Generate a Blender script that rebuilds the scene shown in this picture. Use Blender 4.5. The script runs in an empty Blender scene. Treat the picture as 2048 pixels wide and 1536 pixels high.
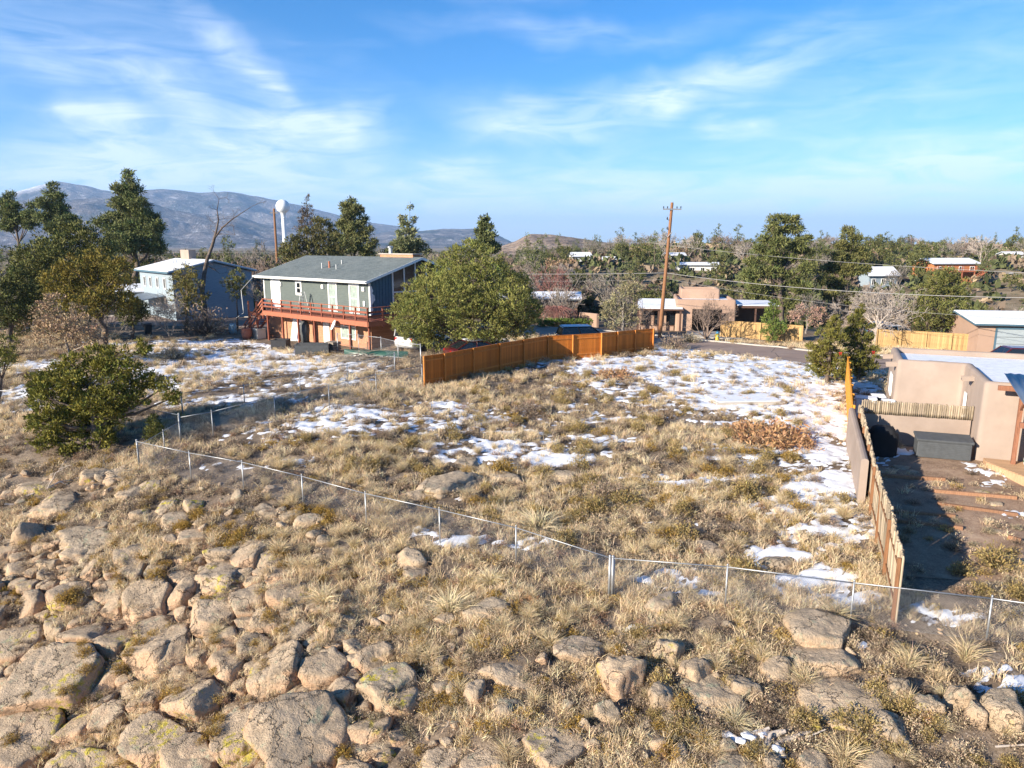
import bpy, math, random
import numpy as np
from mathutils import Vector, Matrix

# ---------------------------------------------------------------- camera, sky, sun, exposure
scene = bpy.context.scene
col = scene.collection
R = math.radians
F_PX = 1422.0                      # focal length in pixels of a 2048 px wide frame
PITCH = R(11.06)
CAM = np.array([0.0, 0.0, 10.0])
cam_data = bpy.data.cameras.new('camera')
cam_data.sensor_width = 36.0
cam_data.lens = 36.0 * F_PX / 2048.0
cam_data.clip_start = 0.1
cam_data.clip_end = 60000.0
cam = bpy.data.objects.new('camera', cam_data)
col.objects.link(cam)
cam.location = CAM
cam.rotation_euler = (R(90) - PITCH, 0, 0)
scene.camera = cam

SUN_EL = R(20.0)
SUN_FROM = np.array([-0.815, -0.579])          # the sun stands behind the viewer's left shoulder
sun_data = bpy.data.lights.new('sun', 'SUN')
sun_data.energy = 5.0
sun_data.angle = R(0.53)
sun_data.color = (1.0, 0.90, 0.75)
sun = bpy.data.objects.new('sun', sun_data)
col.objects.link(sun)
_sd = Vector((SUN_FROM[0] * math.cos(SUN_EL), SUN_FROM[1] * math.cos(SUN_EL), math.sin(SUN_EL)))
sun.rotation_euler = _sd.to_track_quat('Z', 'Y').to_euler()
sun.location = (-40, -40, 40)

def px_dir(px, py):
    u = (px - 1024.0) / F_PX
    v = (py - 768.0) / F_PX
    sp, cp = math.sin(PITCH), math.cos(PITCH)
    return np.array([u, cp - v * sp, -(sp + v * cp)])

def azel(px, py):
    d = px_dir(px, py)
    return math.atan2(d[0], d[1]), math.atan2(d[2], math.hypot(d[0], d[1]))

world = bpy.data.worlds.new('World')
scene.world = world
world.use_nodes = True
world.cycles.sampling_method = 'MANUAL'
world.cycles.sample_map_resolution = 256
wn, wl = world.node_tree.nodes, world.node_tree.links
wn.clear()
w_out = wn.new('ShaderNodeOutputWorld')
w_bg = wn.new('ShaderNodeBackground')
w_bg.inputs['Strength'].default_value = 0.086
sky = wn.new('ShaderNodeTexSky')
sky.sky_type = 'NISHITA'
sky.sun_disc = False
sky.sun_elevation = SUN_EL
sky.sun_rotation = math.atan2(SUN_FROM[0], SUN_FROM[1])
sky.altitude = 2200
sky.air_density = 1.0
sky.dust_density = 1.0
sky.ozone_density = 3.0
w_hs = wn.new('ShaderNodeHueSaturation')
w_hs.inputs['Hue'].default_value = 0.502
w_hs.inputs['Saturation'].default_value = 1.36
w_hs.inputs['Value'].default_value = 1.0
wl.new(sky.outputs[0], w_hs.inputs['Color'])
w_tc = wn.new('ShaderNodeTexCoord')
w_sep = wn.new('ShaderNodeSeparateXYZ')
wl.new(w_tc.outputs['Generated'], w_sep.inputs[0])

def wmath(op, a, b=None, clamp=False):
    n = wn.new('ShaderNodeMath'); n.operation = op; n.use_clamp = clamp
    for i, x in enumerate((a, b)):
        if x is None: continue
        if isinstance(x, (int, float)): n.inputs[i].default_value = x
        else: wl.new(x, n.inputs[i])
    return n.outputs[0]

w_az = wmath('ARCTAN2', w_sep.outputs[0], w_sep.outputs[1])
w_el = wmath('ARCSINE', w_sep.outputs[2])
w_comb = wn.new('ShaderNodeCombineXYZ')
wl.new(w_az, w_comb.inputs[0]); wl.new(w_el, w_comb.inputs[1])
# streaky cirrus texture, the same over the whole dome
w_map = wn.new('ShaderNodeMapping')
w_map.inputs['Scale'].default_value = (3.5, 17.0, 1.0)
w_map.inputs['Rotation'].default_value = (0, 0, R(-9))
wl.new(w_comb.outputs[0], w_map.inputs[0])
w_n1 = wn.new('ShaderNodeTexNoise')
w_n1.inputs['Scale'].default_value = 2.2; w_n1.inputs['Detail'].default_value = 5
w_n1.inputs['Roughness'].default_value = 0.62; w_n1.inputs['Distortion'].default_value = 1.1
wl.new(w_map.outputs[0], w_n1.inputs['Vector'])
w_n2 = wn.new('ShaderNodeTexNoise')
w_n2.inputs['Scale'].default_value = 1.1; w_n2.inputs['Detail'].default_value = 3
wl.new(w_map.outputs[0], w_n2.inputs['Vector'])
w_warp = wn.new('ShaderNodeVectorMath'); w_warp.operation = 'MULTIPLY_ADD'
w_n3 = wn.new('ShaderNodeTexNoise')
w_n3.inputs['Scale'].default_value = 9.0; w_n3.inputs['Detail'].default_value = 3
wl.new(w_comb.outputs[0], w_n3.inputs['Vector'])
w_sub = wn.new('ShaderNodeVectorMath'); w_sub.operation = 'SUBTRACT'
wl.new(w_n3.outputs['Color'], w_sub.inputs[0]); w_sub.inputs[1].default_value = (0.5, 0.5, 0.5)
wl.new(w_sub.outputs[0], w_warp.inputs[0]); w_warp.inputs[1].default_value = (0.13, 0.07, 0)
wl.new(w_comb.outputs[0], w_warp.inputs[2])
w_mask = wmath('MULTIPLY', wmath('SUBTRACT', w_n2.outputs['Fac'], 0.56, True), 1.0)
# the drifting wisps themselves: (px, py, half length, half width, tilt in degrees, weight)
WISPS = [(120, 110, 330, 20, 13, .34), (420, 205, 330, 46, 18, .48), (645, 265, 130, 34, 4, .95), (715, 245, 60, 22, -35, .55),
         (500, 120, 150, 34, 36, .62), (570, 180, 60, 22, 40, .45), (195, 224, 62, 24, 8, 1.0), (125, 222, 40, 14, 0, .35),
         (330, 330, 230, 62, 4, 1.0), (150, 350, 200, 40, 0, .55), (440, 270, 130, 34, 20, .55), (600, 330, 150, 40, 0, .3),
         (1060, 245, 200, 48, 8, .62), (1240, 205, 330, 44, -9, .62), (1340, 180, 110, 36, -10, .6), (1560, 125, 210, 30, -20, .42),
         (1475, 262, 60, 20, 6, .6), (1900, 330, 330, 36, -9, .85), (1780, 285, 120, 18, -6, .4), (1700, 400, 600, 44, -3, .55),
         (1850, 150, 520, 120, -16, .3), (1150, 60, 340, 24, 2, .35), (920, 355, 80, 22, 5, .55), (1050, 400, 500, 60, -2, .35), (250, 40, 420, 60, 10, .25), (1600, 450, 1500, 100, -1, .6), (500, 440, 1400, 100, 1, .55), (300, 260, 600, 150, 8, .22), (1500, 300, 900, 120, -6, .18)]
for px, py, hl, hw, tilt, wt in WISPS:
    a, e = azel(px, py)
    m = wn.new('ShaderNodeMapping'); m.vector_type = 'TEXTURE'
    m.inputs['Location'].default_value = (a, e, 0)
    m.inputs['Rotation'].default_value = (0, 0, R(-tilt))
    m.inputs['Scale'].default_value = (hl / F_PX * 1.25, hw / F_PX * 1.5, 1)
    wl.new(w_warp.outputs[0], m.inputs[0])
    g = wn.new('ShaderNodeTexGradient'); g.gradient_type = 'SPHERICAL'
    wl.new(m.outputs[0], g.inputs[0])
    p = wmath('POWER', g.outputs['Fac'], 1.1)
    w_mask = wmath('ADD', w_mask, wmath('MULTIPLY', p, wt))
w_fine = wmath('MULTIPLY', wmath('SUBTRACT', w_n1.outputs['Fac'], 0.2, True), 2.2)
w_mask = wmath('MULTIPLY', w_mask, w_fine)
w_mask = wmath('MULTIPLY', wmath('MINIMUM', w_mask, 0.9), .72)
w_mix = wn.new('ShaderNodeMix'); w_mix.data_type = 'RGBA'
wl.new(w_mask, w_mix.inputs['Factor'])
wl.new(w_hs.outputs[0], w_mix.inputs['A'])
w_mix.inputs['B'].default_value = (6.6, 7.0, 7.5, 1)
wl.new(w_mix.outputs['Result'], w_bg.inputs['Color'])
wl.new(w_bg.outputs[0], w_out.inputs['Surface'])

scene.view_settings.view_transform = 'Standard'
scene.view_settings.look = 'None'
scene.view_settings.exposure = 1.35
scene.view_settings.gamma = 1.0
scene.view_settings.use_curve_mapping = False
scene.render.engine = 'CYCLES'
scene.cycles.max_bounces = 5
scene.cycles.diffuse_bounces = 3
scene.cycles.glossy_bounces = 2
scene.cycles.transmission_bounces = 3
scene.cycles.transparent_max_bounces = 6
scene.cycles.volume_bounces = 0
scene.cycles.use_denoising = True

# ---------------------------------------------------------------- numpy noise
def _hash(ix, iy, iz, s):
    h = (ix.astype(np.int64) * 374761393 + iy.astype(np.int64) * 668265263 + iz.astype(np.int64) * 2147483647 + s * 1274126177) & 0xffffffff
    h = ((h ^ (h >> 13)) * 1274126177) & 0xffffffff
    h = ((h ^ (h >> 16)) * 2246822519) & 0xffffffff
    return ((h ^ (h >> 15)) & 0xffffff) / float(0xffffff)

def vnoise(p, s=0):
    """Value noise in [-1, 1] at points p (N,3)."""
    p = np.asarray(p, float)
    i = np.floor(p).astype(np.int64); f = p - i
    f = f * f * f * (f * (f * 6 - 15) + 10)
    r = 0
    for dx in (0, 1):
        wx = f[:, 0] if dx else 1 - f[:, 0]
        for dy in (0, 1):
            wy = f[:, 1] if dy else 1 - f[:, 1]
            for dz in (0, 1):
                wz = f[:, 2] if dz else 1 - f[:, 2]
                r = r + wx * wy * wz * _hash(i[:, 0] + dx, i[:, 1] + dy, i[:, 2] + dz, s)
    return r * 2 - 1

def fbm(p, octaves=4, s=0, rough=0.5, lac=2.03):
    p = np.asarray(p, float); a = 1.0; t = 0; r = 0
    for o in range(octaves):
        r = r + a * vnoise(p, s + o * 17); t += a
        a *= rough; p = p * lac + 3.7
    return r / t

def xy3(x, y, sc=1.0):
    x = np.asarray(x, float).ravel(); y = np.asarray(y, float).ravel()
    return np.stack([x * sc, y * sc, np.zeros_like(x)], 1)

def sstep(a, b, x):
    t = np.clip((np.asarray(x, float) - a) / (b - a), 0, 1)
    return t * t * (3 - 2 * t)

# ---------------------------------------------------------------- terrain height
_CP = np.array([
    (-16, 29.2, .5), (-10, 26, .4), (-4, 23, .25), (2.8, 18.9, -.05), (7.5, 17.7, 0), (12.1, 16.6, 0), (18, 15.5, -.1), (26, 16, -.2),
    (0, 30, .75), (8, 26, .5), (-4.8, 40, 1.95), (2.5, 50.5, 1.9), (11.2, 56, 1.75), (15.5, 33, 1.0), (20, 42, 1.5), (10, 40, 1.45), (0, 36, 1.35),
    (20.5, 50, 1.5), (14, 57, 1.55), (25, 58, 1.35), (30, 45, 1.5), (45, 40, 1.5), (40, 55, 1.3), (55, 45, 1.2),
    (-15, 45, 1.7), (-12, 54, 1.85), (-18, 57, 1.75), (-25, 50, 1.75), (-25, 65, 1.8), (-22, 34, .9), (-35, 40, 1.2), (-40, 60, 2), (-8, 60, 2.2), (0, 64, 1.9),
    (0, 12, -1.5), (-6, 14, -2.4), (-12, 16, -3.4), (-6, 18, -.9), (-11, 20, -1.6), (-17, 22, -1.9), (-22, 27, -.8), (8, 12, -.7), (14, 11.5, -.7), (20, 12, -1),
    (0, 7, -4), (-9, 10, -6.5), (-18, 14, -6.5), (10, 6, -3), (-30, 25, -3), (4, 15.5, -.35), (-2, 18, -.5), (20, 5, -3.5), (-30, 10, -9), (0, 0, -7), (20, -5, -7), (-20, -5, -11),
    (12, 21, .3), (16, 25, .7), (20, 28, .95), (25, 33, 1.2), (20, 20, .3), (28, 28, 1), (35, 30, 1),
    (0, 80, 1.3), (30, 78, .9), (-30, 85, 2), (60, 70, .5), (-60, 60, 2), (-60, 90, 2), (60, 95, -2), (30, 95, -1.5), (0, 100, 0), (-60, 30, 0), (60, 20, .5), (-60, 0, -6), (60, -5, -5)])
def _tps_fit(cp, lam=0.6):
    n = len(cp); d = np.linalg.norm(cp[:, None, :2] - cp[None, :, :2], axis=2)
    K = np.where(d > 0, d * d * np.log(d + 1e-9), 0) + lam * np.eye(n)
    P = np.concatenate([np.ones((n, 1)), cp[:, :2]], 1)
    A = np.zeros((n + 3, n + 3)); A[:n, :n] = K; A[:n, n:] = P; A[n:, :n] = P.T
    return np.linalg.solve(A, np.concatenate([cp[:, 2], np.zeros(3)]))
_TW = _tps_fit(_CP)
def _tps(x, y):
    r = np.full(x.shape, _TW[-3]) + _TW[-2] * x + _TW[-1] * y
    if x.size < 4000:
        d2 = (x[:, None] - _CP[None, :, 0]) ** 2 + (y[:, None] - _CP[None, :, 1]) ** 2
        return r + (.5 * d2 * np.log(d2 + 1e-9)) @ _TW[:-3]
    for k, (cx, cy, cz) in enumerate(_CP):
        d2 = (x - cx) ** 2 + (y - cy) ** 2
        r += _TW[k] * 0.5 * d2 * np.log(d2 + 1e-9)
    return r

def _far(x, y):
    """Country beyond the street: a shallow canyon, the slope on its far side, then the plateau."""
    side = sstep(-25, 35, x - 0.12 * (y - 100))
    yy = y + 0.14 * x
    can = -3.5 * sstep(88, 112, yy) + 9.5 * sstep(122, 185, yy) + 1.2 * sstep(185, 300, yy)
    pl = 2 + 0 * y
    z = 1.0 + can * side + (pl - 1.0) * (1 - side)
    z = z + 1.5 * vnoise(xy3(x, y, 1 / 55.), 5).reshape(x.shape) * sstep(95, 150, y)
    z = z - 5.5 * sstep(420, 1100, np.hypot(x, y))
    return z

def terrain(x, y, detail=True):
    x = np.asarray(x, float); y = np.asarray(y, float)
    shp = x.shape; x = x.ravel(); y = y.ravel()
    near = _tps(np.clip(x, -58, 60), np.clip(y, -8, 98))
    k = sstep(78, 100, y) + (1 - sstep(78, 100, y)) * sstep(48, 70, np.abs(x)) * sstep(40, 70, y)
    z = near * (1 - k) + _far(x, y) * k
    low = sstep(60, 160, np.hypot(np.minimum(y, 0), x) - 0 * y) * (1 - sstep(20, 70, y))
    z = z - 3.0 * low
    if detail:
        w = 1 - sstep(70, 140, np.hypot(x, y))
        fg = 1 - sstep(17, 34, y + 0.25 * x)
        z = z + w * (0.10 * fbm(xy3(x, y, .45), 3, 3) + fg * 0.28 * fbm(xy3(x, y, .55), 3, 9))
    return z.reshape(shp)

def tz(x, y):
    return float(terrain(np.array([x]), np.array([y]))[0])

def pt(px, py, Z):
    """World point seen at pixel (px, py) of the 2048 px photograph at camera depth Z."""
    return CAM + Z * px_dir(px, py)

def gp(px, py, zmin=7.0, zmax=900.0):
    """World point on the ground seen at that pixel."""
    Zs = np.geomspace(zmin, zmax, 700); d = px_dir(px, py)
    P = CAM[None] + Zs[:, None] * d[None]
    below = P[:, 2] < terrain(P[:, 0], P[:, 1])
    if not below.any(): return P[-1]
    i = int(np.argmax(below)); a, b = Zs[max(i - 1, 0)], Zs[i]
    for _ in range(18):
        m = .5 * (a + b); q = CAM + m * d
        if q[2] < tz(q[0], q[1]): b = m
        else: a = m
    return CAM + b * d

def depth_of(p):
    q = np.asarray(p) - CAM
    return q[1] * math.cos(PITCH) - q[2] * math.sin(PITCH)

def in_poly(x, y, poly):
    x = np.asarray(x); y = np.asarray(y); r = np.zeros(x.shape, bool); n = len(poly)
    for i in range(n):
        x0, y0 = poly[i][:2]; x1, y1 = poly[(i + 1) % n][:2]
        c = ((y0 > y) != (y1 > y)) & (x < (x1 - x0) * (y - y0) / ((y1 - y0) + 1e-12) + x0)
        r ^= c
    return r

# ---------------------------------------------------------------- object helpers
def tag(o, label=None, cat=None, group=None, kind=None):
    if label: o['label'] = label
    if cat: o['category'] = cat
    if group: o['group'] = group
    if kind: o['kind'] = kind
    return o

def thing(name, label, cat, loc=(0, 0, 0), rotz=0.0, group=None):
    o = bpy.data.objects.new(name, None)
    o.empty_display_size = 0.2
    col.objects.link(o)
    o.location = loc; o.rotation_euler = (0, 0, rotz)
    return tag(o, label, cat, group)

def link(name, me, parent=None, loc=None, rotz=None, scale=None):
    o = bpy.data.objects.new(name, me)
    col.objects.link(o)
    if parent is not None: o.parent = parent
    if loc is not None: o.location = loc
    if rotz is not None: o.rotation_euler = (0, 0, rotz) if np.isscalar(rotz) else rotz
    if scale is not None: o.scale = (scale,) * 3 if np.isscalar(scale) else scale
    return o

def np_mesh(name, V, Fc, mat=None, smooth=False, color=None, mats=None, mat_idx=None):
    """Mesh from numpy arrays; Fc is (M,3) or (M,4) or a list of those."""
    V = np.asarray(V, np.float32)
    if not isinstance(Fc, (list, tuple)): Fc = [Fc]
    Fc = [np.asarray(f, np.int32) for f in Fc if len(f)]
    me = bpy.data.meshes.new(name)
    me.vertices.add(len(V)); me.vertices.foreach_set('co', V.ravel())
    idx = np.concatenate([f.ravel() for f in Fc]); tot = np.concatenate([np.full(len(f), f.shape[1], np.int32) for f in Fc])
    st = np.concatenate([[0], np.cumsum(tot)[:-1]]).astype(np.int32)
    me.loops.add(len(idx)); me.loops.foreach_set('vertex_index', idx)
    me.polygons.add(len(tot)); me.polygons.foreach_set('loop_start', st); me.polygons.foreach_set('loop_total', tot)
    if smooth: me.polygons.foreach_set('use_smooth', np.ones(len(tot), bool))
    if color is not None:
        a = me.color_attributes.new('Col', 'FLOAT_COLOR', 'POINT')
        c = np.ones((len(V), 4), np.float32); c[:, :3] = color
        a.data.foreach_set('color', c.ravel())
    for m in (mats or ([mat] if mat else [])): me.materials.append(m)
    if mat_idx is not None: me.polygons.foreach_set('material_index', np.asarray(mat_idx, np.int32))
    me.update(calc_edges=True)
    return me

class MB:
    """Collects boxes, bars and tubes; build() links them as one mesh object."""
    def __init__(s): s.v = []; s.f = []
    def add(s, verts, faces):
        b = len(s.v); s.v.extend([tuple(map(float, q)) for q in verts]); s.f.extend([tuple(i + b for i in f) for f in faces]); return s
    def box(s, x0, x1, y0, y1, z0, z1):
        return s.add([(x0, y0, z0), (x1, y0, z0), (x1, y1, z0), (x0, y1, z0), (x0, y0, z1), (x1, y0, z1), (x1, y1, z1), (x0, y1, z1)],
                     [(0, 3, 2, 1), (4, 5, 6, 7), (0, 1, 5, 4), (1, 2, 6, 5), (2, 3, 7, 6), (3, 0, 4, 7)])
    def bar(s, p, q, w, h, up=(0, 0, 1)):
        """A rectangular bar from p to q, w wide and h high."""
        p, q = Vector(p), Vector(q); d = (q - p).normalized(); u = Vector(up)
        a = d.cross(u)
        if a.length < 1e-4: a = d.cross(Vector((1, 0, 0)))
        a.normalize(); b = a.cross(d).normalized(); a *= w / 2; b *= h / 2
        return s.add([p - a - b, p + a - b, p + a + b, p - a + b, q - a - b, q + a - b, q + a + b, q - a + b],
                     [(0, 1, 2, 3), (4, 7, 6, 5), (0, 4, 5, 1), (1, 5, 6, 2), (2, 6, 7, 3), (3, 7, 4, 0)])
    def tube(s, p, q, r0, r1=None, n=8, cap=True):
        r1 = r0 if r1 is None else r1
        p, q = Vector(p), Vector(q); d = (q - p).normalized()
        a = d.cross(Vector((0, 0, 1)))
        if a.length < 1e-3: a = d.cross(Vector((1, 0, 0)))
        a.normalize(); b = d.cross(a)
        vs = []
        for c, r in ((p, r0), (q, r1)):
            for k in range(n):
                t = 2 * math.pi * k / n; vs.append(c + a * (r * math.cos(t)) + b * (r * math.sin(t)))
        fs = [(k, (k + 1) % n, n + (k + 1) % n, n + k) for k in range(n)]
        if cap: fs += [tuple(range(n - 1, -1, -1)), tuple(range(n, 2 * n))]
        return s.add(vs, fs)
    def path(s, pts, r, n=6):
        for a, b in zip(pts[:-1], pts[1:]): s.tube(a, b, r, r, n)
        return s
    def lathe(s, prof, n=16, c=(0, 0, 0)):
        """prof: list of (radius, z)."""
        vs = []; m = len(prof)
        for r, z in prof:
            for k in range(n):
                t = 2 * math.pi * k / n; vs.append((c[0] + r * math.cos(t), c[1] + r * math.sin(t), c[2] + z))
        fs = [(i * n + k, i * n + (k + 1) % n, (i + 1) * n + (k + 1) % n, (i + 1) * n + k) for i in range(m - 1) for k in range(n)]
        fs += [tuple(range(n - 1, -1, -1)), tuple(range((m - 1) * n, m * n))]
        return s.add(vs, fs)
    def prism(s, poly, z0, z1):
        """Upright prism over a plan polygon (counter-clockwise)."""
        n = len(poly)
        return s.add([(x, y, z0) for x, y in poly] + [(x, y, z1) for x, y in poly],
                     [tuple(range(n - 1, -1, -1)), tuple(range(n, 2 * n))] + [(k, (k + 1) % n, n + (k + 1) % n, n + k) for k in range(n)])
    def slab(s, q, t):
        """Four corner points (counter-clockwise from above) given thickness t downwards."""
        q = [Vector(p) for p in q]; n = (q[1] - q[0]).cross(q[3] - q[0]).normalized() * t
        return s.add(q + [p - n for p in q], [(0, 1, 2, 3), (7, 6, 5, 4)] + [(k, k + 4, (k + 1) % 4 + 4, (k + 1) % 4) for k in range(4)])
    def mesh(s, name, mat, smooth=False, bevel=0):
        me = bpy.data.meshes.new(name); me.from_pydata(s.v, [], s.f)
        if mat: me.materials.append(mat)
        if smooth: me.polygons.foreach_set('use_smooth', np.ones(len(s.f), bool))
        me.update(); return me
    def build(s, name, mat, parent=None, smooth=False, bevel=0, loc=None, rotz=None):
        o = link(name, s.mesh(name, mat, smooth), parent, loc, rotz)
        if bevel:
            b = o.modifiers.new('bevel', 'BEVEL'); b.width = bevel; b.segments = 2; b.limit_method = 'ANGLE'; b.angle_limit = R(35)
        return o

# ---------------------------------------------------------------- materials
MT = {}
class NT:
    def __init__(s, name):
        s.m = bpy.data.materials.new(name); s.m.use_nodes = True
        s.n, s.l = s.m.node_tree.nodes, s.m.node_tree.links; s.n.clear()
        s.out = s.n.new('ShaderNodeOutputMaterial'); MT[name] = s.m
    def node(s, t, **kw):
        n = s.n.new(t)
        for k, v in kw.items(): setattr(n, k, v)
        return n
    def set(s, sock, v):
        if v is None: return
        if isinstance(v, bpy.types.NodeSocket): s.l.new(v, sock)
        elif isinstance(v, (tuple, list)) and len(v) == 3 and sock.type == 'RGBA': sock.default_value = (*v, 1)
        else: sock.default_value = v
    def noise(s, vec, scale, detail=4, rough=.55, dist=0., fac=True):
        n = s.node('ShaderNodeTexNoise'); s.set(n.inputs['Vector'], vec)
        n.inputs['Scale'].default_value = scale; n.inputs['Detail'].default_value = detail
        n.inputs['Roughness'].default_value = rough; n.inputs['Distortion'].default_value = dist
        return n.outputs['Fac' if fac else 'Color']
    def voronoi(s, vec, scale, feature='F1', out='Distance', rnd=1.0):
        n = s.node('ShaderNodeTexVoronoi', feature=feature); s.set(n.inputs['Vector'], vec)
        n.inputs['Scale'].default_value = scale; n.inputs['Randomness'].default_value = rnd
        return n.outputs[out]
    def ramp(s, fac, stops):
        n = s.node('ShaderNodeValToRGB'); s.set(n.inputs['Fac'], fac); e = n.color_ramp.elements
        while len(e) < len(stops): e.new(0.5)
        for k, (p, c) in enumerate(stops):
            e[k].position = p; e[k].color = (*c, 1) if isinstance(c, (tuple, list)) else (c, c, c, 1)
        return n.outputs['Color']
    def mix(s, f, a, b, blend='MIX'):
        n = s.node('ShaderNodeMix', data_type='RGBA', blend_type=blend)
        s.set(n.inputs['Factor'], f); s.set(n.inputs['A'], a); s.set(n.inputs['B'], b)
        return n.outputs['Result']
    def math(s, op, a, b=None, clamp=False):
        n = s.node('ShaderNodeMath', operation=op); n.use_clamp = clamp
        s.set(n.inputs[0], a); s.set(n.inputs[1], b); return n.outputs[0]
    def pos(s): return s.node('ShaderNodeNewGeometry').outputs['Position']
    def nor(s): return s.node('ShaderNodeNewGeometry').outputs['Normal']
    def obj(s): return s.node('ShaderNodeTexCoord').outputs['Object']
    def rnd(s): return s.node('ShaderNodeObjectInfo').outputs['Random']
    def attr(s, a='Col'):
        n = s.node('ShaderNodeAttribute'); n.attribute_name = a; return n.outputs['Color']
    def mapping(s, v, scale):
        n = s.node('ShaderNodeMapping'); s.set(n.inputs[0], v); n.inputs['Scale'].default_value = scale; return n.outputs[0]
    def bump(s, h, strength=.4, dist=.02):
        n = s.node('ShaderNodeBump'); s.set(n.inputs['Height'], h)
        n.inputs['Strength'].default_value = strength; n.inputs['Distance'].default_value = dist; return n.outputs[0]
    def bsdf(s, color, rough=.85, normal=None, metal=0., spec=.3, **kw):
        n = s.node('ShaderNodeBsdfPrincipled'); s.set(n.inputs['Base Color'], color); s.set(n.inputs['Roughness'], rough)
        s.set(n.inputs['Metallic'], metal); s.set(n.inputs['Specular IOR Level'], spec); s.set(n.inputs['Normal'], normal)
        for k, v in kw.items(): s.set(n.inputs[k.replace('_', ' ')], v)
        return n.outputs[0]
    def done(s, shader): s.l.new(shader, s.out.inputs['Surface']); return s.m

def plain(name, c, rough=.8, var=.12, scale=3.0, bump=.0, bscale=40., metal=0., spec=.3, dirt=None, stretch=None):
    """Painted or plain surface with uneven tone, some dirt and fine relief."""
    t = NT(name); o = t.obj()
    if stretch: o = t.mapping(o, stretch)
    n = t.noise(o, scale, 5, .6)
    lo = tuple(x * (1 - var) for x in c); hi = tuple(min(1, x * (1 + var)) for x in c)
    cc = t.ramp(n, [(.3, lo), (.7, hi)])
    if dirt: cc = t.mix(t.ramp(t.noise(o, scale * .6, 6, .65), [(.52, 0.), (.72, 1.)]), cc, dirt)
    nb = t.bump(t.noise(o, bscale, 3), bump, .01) if bump else None
    return t.done(t.bsdf(cc, rough, nb, metal, spec))

def foliage(name, transl=.22, rough=.75, hue=.5, val=.25):
    """Leaf colour comes with the mesh; every plant varies a little."""
    t = NT(name)
    hs = t.node('ShaderNodeHueSaturation'); t.set(hs.inputs['Color'], t.attr())
    t.set(hs.inputs['Value'], t.math('ADD', t.math('MULTIPLY', t.rnd(), val), 1 - val / 2))
    c = hs.outputs['Color']
    d = t.bsdf(c, rough, None, 0, .15)
    tr = t.node('ShaderNodeBsdfTranslucent'); t.set(tr.inputs['Color'], c)
    mx = t.node('ShaderNodeMixShader'); mx.inputs[0].default_value = transl
    t.l.new(d, mx.inputs[1]); t.l.new(tr.outputs[0], mx.inputs[2])
    return t.done(mx.outputs[0])

foliage('leaf', .10); foliage('dry_grass', .28, .8, .5, .2)

def rock_material(name, warm, grey, lich=1.0):
    t = NT(name); p = t.pos()
    base = t.ramp(t.noise(p, .9, 6, .62), [(.32, tuple(x * .78 for x in warm)), (.52, warm), (.7, tuple(min(1, x * 1.18) for x in warm))])
    patina = t.ramp(t.noise(p, 1.6, 7, .68, .4), [(.36, grey), (.62, tuple(x * 1.55 for x in grey))])
    up = t.node('ShaderNodeSeparateXYZ'); t.set(up.inputs[0], t.nor())
    w = t.math('ADD', t.math('MULTIPLY', up.outputs['Z'], .55), t.math('MULTIPLY', t.noise(p, 1.1, 5, .65), 1.1))
    c = t.mix(t.ramp(w, [(.66, 0.), (.95, 1.)]), base, patina)
    # grey-green crust and bright yellow lichen, each in patches of its own
    c = t.mix(t.ramp(t.noise(p, 2.7, 6, .7), [(.585, 0.), (.64, .75 * lich)]), c, (.36, .36, .25))
    yl = t.math('MULTIPLY', t.ramp(t.noise(p, .55, 3, .5), [(.585, 0.), (.63, 1.)]), t.ramp(t.noise(p, 5., 6, .7), [(.50, 0.), (.56, 1.)]))
    c = t.mix(t.math('MULTIPLY', yl, .85 * lich), c, (.52, .43, .05))
    c = t.mix(t.ramp(t.noise(p, 6., 5, .72), [(.62, 0.), (.70, .8)]), c, (.07, .06, .052))
    c = t.mix(t.ramp(t.noise(p, 24., 4, .7), [(.35, .28), (.5, 0.)]), c, (.08, .065, .055))
    wp = t.node('ShaderNodeVectorMath', operation='MULTIPLY_ADD'); t.set(wp.inputs[0], t.noise(p, 2.2, 4, .6, 0., False)); wp.inputs[1].default_value = (.9, .9, .9); t.set(wp.inputs[2], p)
    cr1 = t.ramp(t.voronoi(wp.outputs[0], .62, 'DISTANCE_TO_EDGE'), [(.003, 1.), (.014, 0.)]); cr2 = t.ramp(t.voronoi(wp.outputs[0], 2.6, 'DISTANCE_TO_EDGE'), [(.004, .6), (.018, 0.)])
    cr = t.math('MAXIMUM', cr1, t.math('MULTIPLY', cr2, t.ramp(t.noise(p, .7, 3), [(.54, 0.), (.64, 1.)])))
    c = t.mix(t.math('MULTIPLY', cr, .55), c, (.07, .052, .04))
    pits = t.ramp(t.voronoi(p, 9.), [(.03, 0.), (.16, 1.)])
    h = t.math('ADD', t.math('MULTIPLY', t.noise(p, 4.5, 8, .7), 1.0), t.math('MULTIPLY', pits, .12))
    h = t.math('ADD', h, t.math('MULTIPLY', t.noise(p, 26., 4, .65), .3))
    h = t.math('SUBTRACT', h, t.math('MULTIPLY', cr, .5))
    return t.done(t.bsdf(c, .92, t.bump(h, .95, .16), 0, .15))
rock_material('rock_pink', (.60, .395, .25), (.36, .275, .19))
rock_material('rock_grey', (.54, .395, .26), (.33, .26, .185), 1.15)
rock_material('rock_tan', (.58, .41, .265), (.35, .27, .19), .9)

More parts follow.
